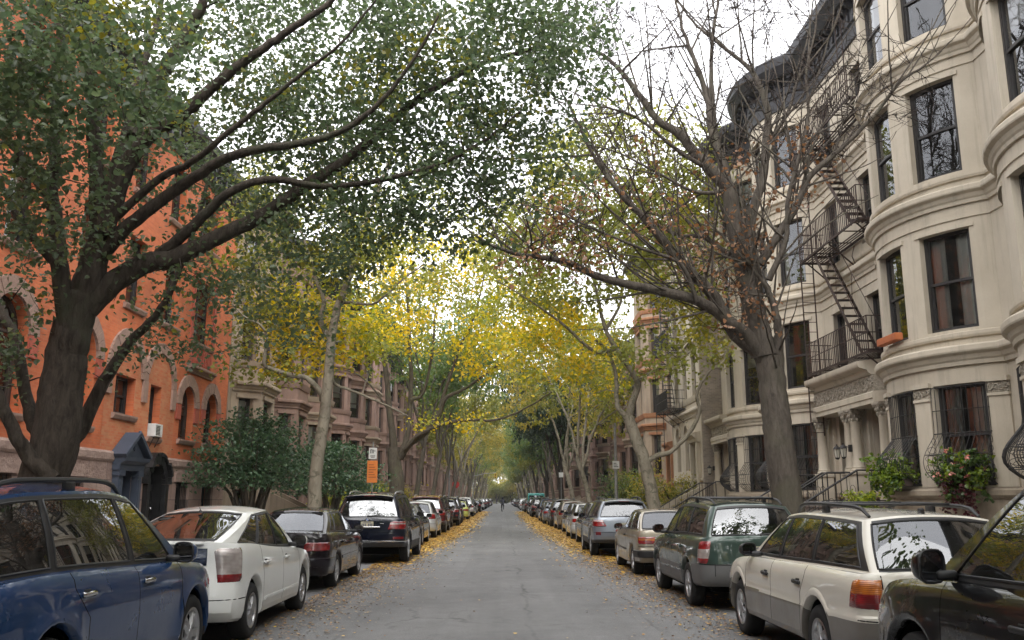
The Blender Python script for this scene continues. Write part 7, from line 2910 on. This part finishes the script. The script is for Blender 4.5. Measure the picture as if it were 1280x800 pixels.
# ---------------------------------------------------------------- the trees farther along, each from one of four grown kinds
K1 = street_tree_parts(3, 11.5, 6.5, 3.2, 1.6, L_['olive'], 8000, .2, B_['plane'], .21)
K2 = street_tree_parts(5, 12.5, 6.5, 3.6, 1.3, L_['green'], 8500, .21, B_['mid'], .2)
K3 = street_tree_parts(8, 10.5, 6., 3., 1.5, L_['yellow'], 7500, .2, B_['mid'], .19)
K4 = street_tree_parts(13, 11., 5., 2.4, .8, L_['deep'], 14000, .25, B_['dark'], .28, crown_lo=.2)
TS = [  # side, distance, kind, leaf, words
    (1, 60, K1, L_['olive'], 'leaning plane tree with olive crown, second beyond the beige car on the right'),
    (1, 73, K1, L_['ochre'], 'leaning plane tree with ochre crown, third beyond the beige car on the right'),
    (1, 87, K4, None, 'dark green dense tree over the parked cars in the right middle distance'),
    (-1, 61, K2, None, 'mid green tree next beyond the twin-stemmed tree on the left'),
    (-1, 75, K2, None, 'second mid green tree beyond the twin-stemmed one on the left'),
    (-1, 88, K2, L_['olive'], 'olive tree behind the red sign on the left'),
    (1, 101, K2, L_['green'], 'green street tree behind the teal van'),
    (-1, 102, K3, L_['olive'], 'olive yellow street tree beyond the red sign'),
    (1, 115, K4, L_['green'], 'dense green tree just beyond the teal van'),
    (-1, 116, K1, L_['ochre'], 'ochre street tree, sixth on the left beyond the twin-stemmed one'),
]
for i in range(14):
    d = 129 + 14 * i
    TS.append((-1, d, (K1, K3, K2)[i % 3], (L_['olive'], L_['ochre'], L_['green'])[(i + i // 3) % 3], '%s far street tree on the left, counted beyond the ochre tree' % ORD[i]))
    TS.append((1, d + 1, (K2, K4, K1)[i % 3], (L_['green'], L_['olive'], L_['ochre'])[(i + i // 2) % 3], '%s far street tree on the right, counted beyond the dense green tree' % ORD[i]))
for i, (s, d, K, lm, lb) in enumerate(TS):
    sc = .92 + .16 * ((i * 7) % 5) / 4
    plant_tree(K, 'street_tree', lb, (s * 6.0, d, .1), (0 if s < 0 else PI) + ((i * 37) % 11 - 5) * .07, (sc, sc * (1 if i % 2 else -1), sc * (1.42 if d > 58 else 1.)), lm, 'street trees along the kerbs')
for i, (x, d, K, lm, sc, lb) in enumerate([(-3, 345, K1, L_['olive'], 1.7, 'tall olive tree closing the far end of the street, left one'), (5, 352, K2, L_['ochre'], 1.8, 'tall ochre tree closing the far end of the street, right one'), (1, 372, K2, L_['green'], 2., 'tall green tree closing the far end of the street, rearmost'), (-2.4, 322, K4, L_['olive'], 1., 'low olive tree closing the road at the far end, left of the middle'), (3.4, 326, K4, L_['ochre'], 1.05, 'low ochre tree closing the road at the far end, right of the middle')]):
    plant_tree(K, 'park_tree', lb, (x, d, 0 if i < 3 else -1.6), i * 2., sc, lm, 'trees closing the street')
for i, (x, d, K, lm) in enumerate([(-6, -3, K2, None), (6, -1, K2, None), (-6, -11, K4, None), (6, -9, K1, None), (-6, -20, K2, L_['olive']), (6, -18, K3, None), (-6, -30, K3, L_['green']), (6, -28, K4, None)]):
    plant_tree(K, 'street_tree', 'street tree behind the viewer, mirrored in the car windows', (x, d, .1), (0 if x < 0 else PI) + .2 * i, 1.15, lm, 'trees behind the viewer')

for i, (x, r) in enumerate([(-6.5, 6.), (1.5, 6.5), (9., 6.)]):
    bush('park_shrub', ('broad olive shrub closing the road at its far end, left one', 'broad olive shrub closing the road at its far end, middle one', 'broad green shrub closing the road at its far end, right one')[i], 'shrub', (x, 330 + i, -.1), r, 6.5, 4500, .55, [L_['olive'], (L_['ochre'], L_['olive'], L_['green'])[i]], 16, seed=90 + i, group='shrubs closing the street')

# ---------------------------------------------------------------- cars
def park(P_or_spec, label, cat, side, xin, yc, group=None, rz=0.):
    sp = P_or_spec
    P = build_car(sp)
    root = thing('parked_' + cat.replace(' ', '_'), label, cat, (side * (xin + sp['W'] / 2), yc, .004), R(rz), group)
    P.emit(root)
    return root


GL_, GR_ = 'cars parked along the left kerb', 'cars parked along the right kerb'
park(spec_blue_suv(C_['blue']), 'deep blue sport utility car with roof rails, nearest on the left', 'car', -1, 2.87, 7.27, GL_)
park(spec_white_hatch(C_['white']), 'white sloping hatchback with clear tail lights ahead of the blue car', 'car', -1, 2.88, 12.05, GL_, .3)
park(spec_sedan(C_['plum']), 'dark aubergine sedan between the white hatchback and the black sport utility car', 'car', -1, 3., 18.0, GL_)
park(spec_black_suv(C_['navy']), 'black sport utility car with big red tail lights parked on the left', 'car', -1, 2.36, 24.75, GL_, -.4)
park(spec_sedan(C_['grey']), 'dark grey sedan just ahead of the black sport utility car', 'car', -1, 2.72, 32.6, GL_)
park(spec_hatch(C_['ice']), 'pale silver hatchback two cars ahead of the black sport utility car', 'car', -1, 2.68, 38.5, GL_)
park(spec_crossover(C_['black']), 'glossy black car with a dark mirror at the right edge of the picture', 'car', 1, 2.6, 4.42, GR_, -.4)
park(spec_two_tone_wagon(C_['pearl'], C_['stone']), 'white station wagon with grey-brown lower body and roof rack', 'car', 1, 2.83, 9.62, GR_)
park(spec_green_wagon(C_['green']), 'dark green wagon with tall red and clear tail lights', 'car', 1, 2.79, 15.1, GR_, .3)
park(spec_beige_coupe(C_['beige']), 'old champagne beige coupe ahead of the dark green wagon', 'car', 1, 2.77, 20.7, GR_)
park(spec_silver_wagon(C_['silver']), 'silver blue wagon with roof rails ahead of the beige coupe', 'car', 1, 2.5, 27.2, GR_, -.3)
park(spec_hatch(C_['grey']), 'dark grey hatchback right ahead of the silver blue wagon', 'car', 1, 2.72, 32.2, GR_)
park(spec_sedan(C_['ice']), 'pale silver sedan second ahead of the silver blue wagon', 'car', 1, 2.72, 37.3, GR_)

# the long rows beyond: one mesh per kind and colour, a copy for each car
kinds = {'sedan': spec_sedan, 'wagon': spec_silver_wagon, 'hatchback': spec_hatch, 'sport utility car': spec_black_suv}
base_far = C_['grey']
FAR = {}
for nm, fn in kinds.items():
    sp = fn(base_far)
    FAR[nm] = (build_car(sp).merged('parked_car'), sp['W'])
spy = spec_black_suv(base_far)
spy['roof_mat'] = C_['yellow']
FAR['yellow'] = (build_car(spy).merged('parked_car'), spy['W'])
CN = {'grey': 'dark grey', 'black': 'black', 'maroon': 'maroon', 'silver': 'silver blue', 'ice': 'pale silver', 'tan': 'tan', 'white': 'white', 'steel': 'steel blue', 'plum': 'aubergine', 'lime': 'yellow-green', 'beige': 'beige', 'green': 'dark green'}
seqL = [('yellow', 'maroon'), ('sport utility car', 'black'), ('wagon', 'plum'), ('sport utility car', 'grey'), ('hatchback', 'steel'), ('sedan', 'lime'), ('wagon', 'grey'), ('sport utility car', 'white'), ('sedan', 'black'), ('hatchback', 'silver'), ('wagon', 'black'), ('sedan', 'ice')]
seqR = [('sedan', 'black'), ('hatchback', 'tan'), ('wagon', 'grey'), ('sedan', 'silver'), ('sedan', 'black'), ('hatchback', 'maroon'), ('wagon', 'steel'), ('sport utility car', 'black'), ('sedan', 'grey'), ('hatchback', 'green'), ('sport utility car', 'plum')]
rc = random.Random(3)


def far_car(side, yc, kind, colour, label, group):
    me, W = FAR[kind]
    o = bpy.data.objects.new('parked_car', me)
    COL.objects.link(o)
    o.location = (side * (2.74 + rc.uniform(-.2, .2) + W / 2), yc, .004)
    o.rotation_euler = (0, 0, R(rc.uniform(-1.4, 1.4)))
    for s in o.material_slots:
        if s.material is base_far:
            s.link = 'OBJECT'
            s.material = C_[colour]
    tag(o, label, 'car', group)


for side, seq, start, group, word in ((-1, seqL, 44.4, GL_, 'left'), (1, seqR, 42.6, GR_, 'right')):
    y = start
    anchor = 'pale silver hatchback' if side < 0 else 'pale silver sedan'
    for i, (k, c) in enumerate(seq):
        if k == 'yellow':
            lb = 'maroon sport utility car with a yellow roof ahead of the pale silver hatchback'
        else:
            lb = '%s %s, %s car beyond the %s on the %s' % (CN[c], k, ORD[i], anchor, word)
        far_car(side, y, k, c, lb, group)
        y += 5.3 + rc.uniform(0, .45)
    i = 0
    while y < 260:
        if side > 0 and 102 < y < 108:
            y += 6.4
            continue
        k = rc.choice(['sedan', 'wagon', 'hatchback', 'sport utility car'])
        c = rc.choice(['grey', 'black', 'ice', 'silver', 'white', 'plum', 'steel', 'black', 'grey'])
        far_car(side, y, k, c, '%s %s tiny in the far distance of the %s parked row' % (CN[c], k, word), 'tiny distant cars in the %s parked row' % word)
        y += 5.3 + rc.uniform(0, .8) + (2.5 if rc.random() < .08 else 0)
        i += 1

# teal van
vt = thing('parked_van', 'teal green box van with a brighter green lower half in the right row', 'van', (3.9, 105.2, 0), 0, GR_)
teal = paint('teal_paint', (.05, .26, .24), 0., .4)
grn = paint('leaf_green_paint', (.1, .36, .12), 0., .4)
b = MB(teal)
b.rbox((-.95, -2.5, .9), (.95, 1.5, 2.25), .08)
b.rbox((-.93, -2.48, .35), (.93, 1.5, .9), .05, grn)
b.rbox((-.93, 1.5, .35), (.93, 2.5, 1.25), .12)
b.build('body', vt, 35)
b = MB(M_['cglass_dark'])
b.poly([(-.8, -2.506, 1.35), (.8, -2.506, 1.35), (.8, -2.506, 2.0), (-.8, -2.506, 2.0)])
b.build('rear_window', vt)
for s in (-1, 1):
    b = MB(M_['lampred'])
    b.rbox((s * .86 - .06, -2.53, .95), (s * .86 + .06, -2.47, 1.25), .02)
    b.build('tail_light', vt)
    for yy in (-1.6, 1.6):
        b = MB(M_['tyre'])
        b.lathe([(.0, -.1), (.2, -.1), (.33, -.08), (.33, .08), (.2, .1), (0, .1)], 20, None, Matrix.Translation((s * .84, yy, .33)) @ Matrix.Rotation(PI / 2, 4, 'Y'))
        b.build('wheel', vt, 40)

# ---------------------------------------------------------------- street furniture
pole_m = surface('galvanised_pole', (.3, .3, .29), (.22, .22, .215), 6., .5, .05, metallic=.5)
signor = flat('orange_sign_face', (.65, .19, .03), .5)
signred = flat('red_sign_face', (.5, .03, .025), .5)
signwhite = flat('white_sign_face', (.6, .6, .57), .5)
ink = flat('sign_lettering', (.03, .03, .035), .6)

t = thing('street_sign', 'orange sign below a small white parking sign on a pole behind the black car', 'sign', (-5.3, 36.5, .14))
b = MB(pole_m)
b.tube([(0, 0, 0), (0, 0, 3.75)], .03, 8)
b.build('pole', t)
b = MB(signwhite)
b.rbox((-.165, -.05, 3.05), (.165, -.035, 3.5), .005)
b.build('parking_plate', t)
b = MB(ink)
for i, (x, z, w, h) in enumerate(((-.09, 3.28, .03, .15), (-.03, 3.28, .03, .15), (-.06, 3.41, .09, .03), (.02, 3.28, .03, .15), (.08, 3.36, .05, .03), (.0, 3.16, .2, .03), (.0, 3.11, .16, .02))):
    b.box((x - w / 2, -.053, z), (x + w / 2, -.05, z + h))
b.build('parking_lettering', t)
b = MB(signor)
b.rbox((-.21, -.055, 2.1), (.21, -.04, 2.98), .005)
b.build('orange_plate', t)
b = MB(flat('sign_small_print', (.3, .08, .02), .6))
for i in range(6):
    b.box((-.15, -.058, 2.3 + .1 * i), (.15 - .05 * (i % 3), -.055, 2.335 + .1 * i))
b.build('orange_lettering', t)

t = thing('street_sign', 'red sign on a post by the left row of cars', 'sign', (-5.35, 103., .14))
b = MB(pole_m)
b.tube([(0, 0, 0), (0, 0, 3.6)], .035, 8)
b.build('pole', t)
b = MB(signred)
b.lathe([(.0, -.01), (.43, -.01), (.43, .01), (0, .01)], 8, None, Matrix.Translation((0, -.06, 3.1)) @ Matrix.Rotation(PI / 2, 4, 'X') @ Matrix.Rotation(PI / 8, 4, 'Z'))
b.build('red_plate', t)

t = thing('street_lamp', 'grey lamp post beside the red sign on the left', 'street lamp', (-5.4, 91., .14))
b = MB(pole_m)
b.tube([(0, 0, 0), (0, 0, 1.), (0, 0, 7.6)], [.12, .1, .065], 10)
b.tube([(0, 0, 7.4), (.5, 0, 8.0), (1.4, 0, 8.2)], .04, 7)
b.lathe([(.16, 0), (.14, .4), (.1, .5)], 10, None)
b.build('post', t, 40)
b = MB(H_['white'])
b.rbox((1.2, -.15, 8.1), (1.9, .15, 8.26), .05)
b.build('lamp_head', t)

t = thing('sign_pole', 'pale tall pole with a small white sign on the right kerb', 'pole', (5.35, 42., .14))
b = MB(pole_m)
b.tube([(0, 0, 0), (0, 0, 1.2), (0, 0, 5.0)], [.1, .085, .06], 10)
b.lathe([(.17, 0), (.15, .35), (.1, .45)], 10, None)
b.build('post', t, 40)
b = MB(signwhite)
b.rbox((-.16, -.11, 2.85), (.16, -.095, 3.2), .005)
b.build('sign_plate', t)
b = MB(ink)
for i in range(3):
    b.box((-.11, -.113, 2.92 + .08 * i), (.11 - .04 * i, -.11, 2.955 + .08 * i))
b.build('sign_lettering', t)

t = thing('street_sign', 'small white sign on a pole beneath the leaning plane trees on the right', 'sign', (5.4, 82., .14))
b = MB(pole_m)
b.tube([(0, 0, 0), (0, 0, 4.1)], .035, 8)
b.build('pole', t)
b = MB(signwhite)
b.rbox((-.2, -.06, 3.4), (.2, -.045, 3.85), .005)
b.build('sign_plate', t)

t = thing('traffic_light', 'yellow traffic light hanging over the far end of the road', 'traffic light', (-5.4, 165., .14))
b = MB(pole_m)
b.tube([(0, 0, 0), (0, 0, 6.)], .1, 8)
b.tube([(0, 0, 5.6), (2.2, 0, 6.1), (4.2, 0, 6.2)], .05, 7)
b.build('post', t)
b = MB(flat('signal_yellow', (.55, .36, .03), .5))
b.rbox((4., -.16, 5.2), (4.36, .16, 6.15), .03)
b.build('signal_head', t)
b = MB(flat('dark_signal_lens', (.05, .03, .02), .2))
for i in range(3):
    b.ball((4.18, -.16, 5.37 + .3 * i), (.11, .03, .11), 8)
b.build('signal_lens', t)

# ---------------------------------------------------------------- the rider far down the road
def rider():
    root = thing('bicycle', 'dark bicycle ridden down the middle of the road in the distance', 'bicycle', (.05, 112., .02))
    b = MB(M_['trim'])
    for y in (-.52, .52):
        T = Matrix.Translation((0, y, .34)) @ Matrix.Rotation(PI / 2, 4, 'Y')
        c = [T @ Vector((.33 * math.cos(t_), .33 * math.sin(t_), 0)) for t_ in [2 * PI * i / 24 for i in range(24)]]
        w = MB(M_['tyre'])
        w.tube(c, .018, 6, closed=True)
        for i in range(12):
            w.tube([T @ Vector((0, 0, 0)), c[i * 2]], .003, 3)
        w.build('wheel', root)
    for p, q in (((0, -.52, .34), (0, -.08, .3)), ((0, -.08, .3), (0, -.22, .82)), ((0, -.22, .82), (0, .34, .86)), ((0, .34, .86), (0, -.08, .3)), ((0, -.52, .34), (0, -.2, .76)), ((0, .52, .34), (0, .33, .95))):
        b.tube([p, q], .018, 6)
    b.tube([(-.3, .26, 1.02), (0, .36, 1.0), (.3, .26, 1.02)], .014, 6)
    b.build('frame', root)
    s = MB(M_['inner'])
    s.rbox((-.08, -.36, .86), (.08, -.1, .92), .03)
    s.build('saddle', root)
    import bmesh
    J = {'pel': ((0, -.2, .98), .15), 'bel': ((0, -.12, 1.16), .15), 'che': ((0, -.0, 1.36), .17), 'nek': ((0, .07, 1.54), .065), 'hed': ((0, .1, 1.68), .1), 'top': ((0, .1, 1.79), .085)}
    E = [('pel', 'bel'), ('bel', 'che'), ('che', 'nek'), ('nek', 'hed'), ('hed', 'top')]
    for s_, n in ((-1, 'l'), (1, 'r')):
        J.update({'sh' + n: ((s_ * .19, .02, 1.45), .075), 'el' + n: ((s_ * .3, .16, 1.24), .05), 'wr' + n: ((s_ * .28, .28, 1.07), .038), 'ha' + n: ((s_ * .27, .33, 1.04), .04),
                  'hi' + n: ((s_ * .1, -.18, .92), .095), 'kn' + n: ((s_ * .13, .16, .62 + .12 * s_), .065), 'an' + n: ((s_ * .12, .0, .24 + .12 * s_), .042), 'fo' + n: ((s_ * .12, .14, .2 + .12 * s_), .04)})
        E += [('che', 'sh' + n), ('sh' + n, 'el' + n), ('el' + n, 'wr' + n), ('wr' + n, 'ha' + n), ('pel', 'hi' + n), ('hi' + n, 'kn' + n), ('kn' + n, 'an' + n), ('an' + n, 'fo' + n)]
    ks = list(J)
    me = bpy.data.meshes.new('person')
    me.from_pydata([J[k][0] for k in ks], [(ks.index(a), ks.index(b_)) for a, b_ in E], [])
    o = bpy.data.objects.new('person', me)
    COL.objects.link(o)
    o.location = (.05, 112., .02)
    sk = o.modifiers.new('skin', 'SKIN')
    for i, k in enumerate(ks):
        me.skin_vertices[0].data[i].radius = (J[k][1], J[k][1])
    me.skin_vertices[0].data[0].use_root = True
    o.modifiers.new('sub', 'SUBSURF').levels = 1
    o.modifiers['sub'].render_levels = 2
    me.materials.append(flat('dark_clothes', (.02, .022, .03), .9))
    tag(o, 'person in dark clothes riding a bicycle in the middle of the road', 'person')
    h = MB(flat('dark_hair', (.015, .012, .01), .7))
    h.ball((0, .075, 1.72), (.105, .11, .105), 8)
    h.build('hair', o)


rider()

# ---------------------------------------------------------------- fallen leaves
def litter(name, n, xf, yf_, size, mats, seed):
    rng = np.random.default_rng(seed)
    groups = []
    x, y = xf(rng, n), yf_(rng, n)
    c = np.stack([x, y, np.full(n, .014) + rng.uniform(0, .012, n) + .02 * (1 - np.minimum(1, np.abs(x) / KX))], 1)
    c[np.abs(x) > KX + .02, 2] += .135
    for i, m in enumerate(mats):
        groups.append((c[i::len(mats)], size, m, .25))
    o = leaves(name, groups, None, (0, 0, 0), rng)
    # lay them flat
    me = o.data
    co = np.empty(len(me.vertices) * 3, np.float32)
    me.vertices.foreach_get('co', co)
    co = co.reshape(-1, 6, 3)
    zc = np.concatenate([np.repeat(c[i::len(mats)][:, 2], 1) for i in range(len(mats))])
    co[:, :, 2] = zc[:, None] + np.clip((co[:, :, 2] - zc[:, None]) * .25, -.008, .03)
    me.vertices.foreach_set('co', co.ravel())
    me.update()
    tag(o, kind='stuff')
    return o


Y_, D_ = L_['litter'], L_['drylitter']
for s in (-1, 1):
    litter('fallen_leaves', 19000, lambda r, n: s * (3.15 - np.abs(r.normal(0, .55, n))), lambda r, n: 16 + 29 * r.beta(3., 1., n), .085, [Y_, Y_, Y_, D_] if s < 0 else [Y_, D_, Y_], 50 + s)
    litter('fallen_leaves', 22000, lambda r, n: s * (3.1 - np.abs(r.normal(0, .55, n))), lambda r, n: 43 + 75 * r.beta(1., 1.4, n), .16, [Y_, Y_, Y_, D_], 60 + s)
    litter('fallen_leaves', 5200, lambda r, n: s * (3.1 - np.abs(r.normal(0, .62, n))), lambda r, n: 7 + 18 * r.beta(2., 1.2, n), .042, [D_, D_, D_, D_, L_['brown'], Y_], 70 + s)
    litter('fallen_leaves', 3500, lambda r, n: s * r.uniform(4.1, 9.5, n), lambda r, n: 5 + 70 * r.uniform(0, 1, n), .1, [D_, Y_], 80 + s)
litter('fallen_leaves', 130, lambda r, n: r.uniform(-2.4, 2.4, n), lambda r, n: 7 + 55 * r.uniform(0, 1, n) ** 1.3, .05, [D_, D_, Y_], 90)
litter('fallen_leaves', 90, lambda r, n: 3.6 + r.normal(0, .5, n), lambda r, n: 14.5 + r.normal(0, 2.4, n), .07, [Y_], 92).location.z = 0

# ---------------------------------------------------------------- the air of the long street
hz, nt, out = new_mat('thin_damp_air')
pv_ = nt.nodes.new('ShaderNodeVolumePrincipled')
pv_.inputs['Color'].default_value = (.93, .94, .95, 1)
pv_.inputs['Density'].default_value = HAZE
pv_.inputs['Anisotropy'].default_value = .2
nt.links.new(pv_.outputs[0], out.inputs['Volume'])
b = MB(hz)
b.box((-151, -81, -1.1), (151, 461, 27))
tag(b.build('haze'), kind='stuff')

# ---------------------------------------------------------------- light and camera
w = bpy.data.worlds.new('World')
SC.world = w
w.use_nodes = True
nt = w.node_tree
nt.nodes.clear()
sky = nt.nodes.new('ShaderNodeTexSky')
sky.sky_type = 'NISHITA'
sky.sun_disc = False
sky.sun_elevation = R(50)
sky.sun_rotation = R(176)
sky.air_density = 1.2
sky.dust_density = 5.
hs = N(nt, 'HueSaturation', Saturation=.14, Value=1.)
nt.links.new(sky.outputs[0], hs.inputs['Color'])
tc = nt.nodes.new('ShaderNodeTexCoord')
cl = noise(nt, tc.outputs['Generated'], 2.4, 5, .55, .5)
cr_ = ramp(nt, cl, [(.3, (7.6, 7.6, 8.0)), (.7, (9.6, 9.6, 9.9))])
mx = mixc(nt, .72, hs.outputs[0], cr_.outputs[0])
bg = nt.nodes.new('ShaderNodeBackground')
bg.inputs['Strength'].default_value = .15
nt.links.new(mx, bg.inputs[0])
wo = nt.nodes.new('ShaderNodeOutputWorld')
nt.links.new(bg.outputs[0], wo.inputs[0])

sl = bpy.data.lights.new('sun', 'SUN')
sl.energy = 1.5
sl.angle = R(80)
sl.color = (1., .97, .92)
so = bpy.data.objects.new('sun', sl)
COL.objects.link(so)
az, el = R(176), R(50)
dirv = Vector((math.sin(az) * math.cos(el), math.cos(az) * math.cos(el), math.sin(el)))
so.rotation_euler = dirv.to_track_quat('Z', 'Y').to_euler()

cam = bpy.data.cameras.new('camera')
cam.sensor_width = 36.
cam.lens = 36. * FPX / 1280
cam.clip_end = 3000
cam.clip_start = .05
co = bpy.data.objects.new('camera', cam)
COL.objects.link(co)
co.location = (0, 0, EYE)
co.rotation_euler = (R(90) + PITCH, 0, YAW)
SC.camera = co
vs = SC.view_settings
vs.view_transform = 'Standard'
vs.look = 'None'
vs.gamma = 1.
vs.exposure = 1.35
SC.render.engine = 'CYCLES'
cy = SC.cycles
cy.use_denoising = True
cy.denoiser = 'OPENIMAGEDENOISE'
cy.max_bounces = 7
cy.diffuse_bounces = 3
cy.glossy_bounces = 3
cy.transmission_bounces = 4
cy.transparent_max_bounces = 12
cy.caustics_reflective = False
cy.caustics_refractive = False
cy.sample_clamp_indirect = 6.
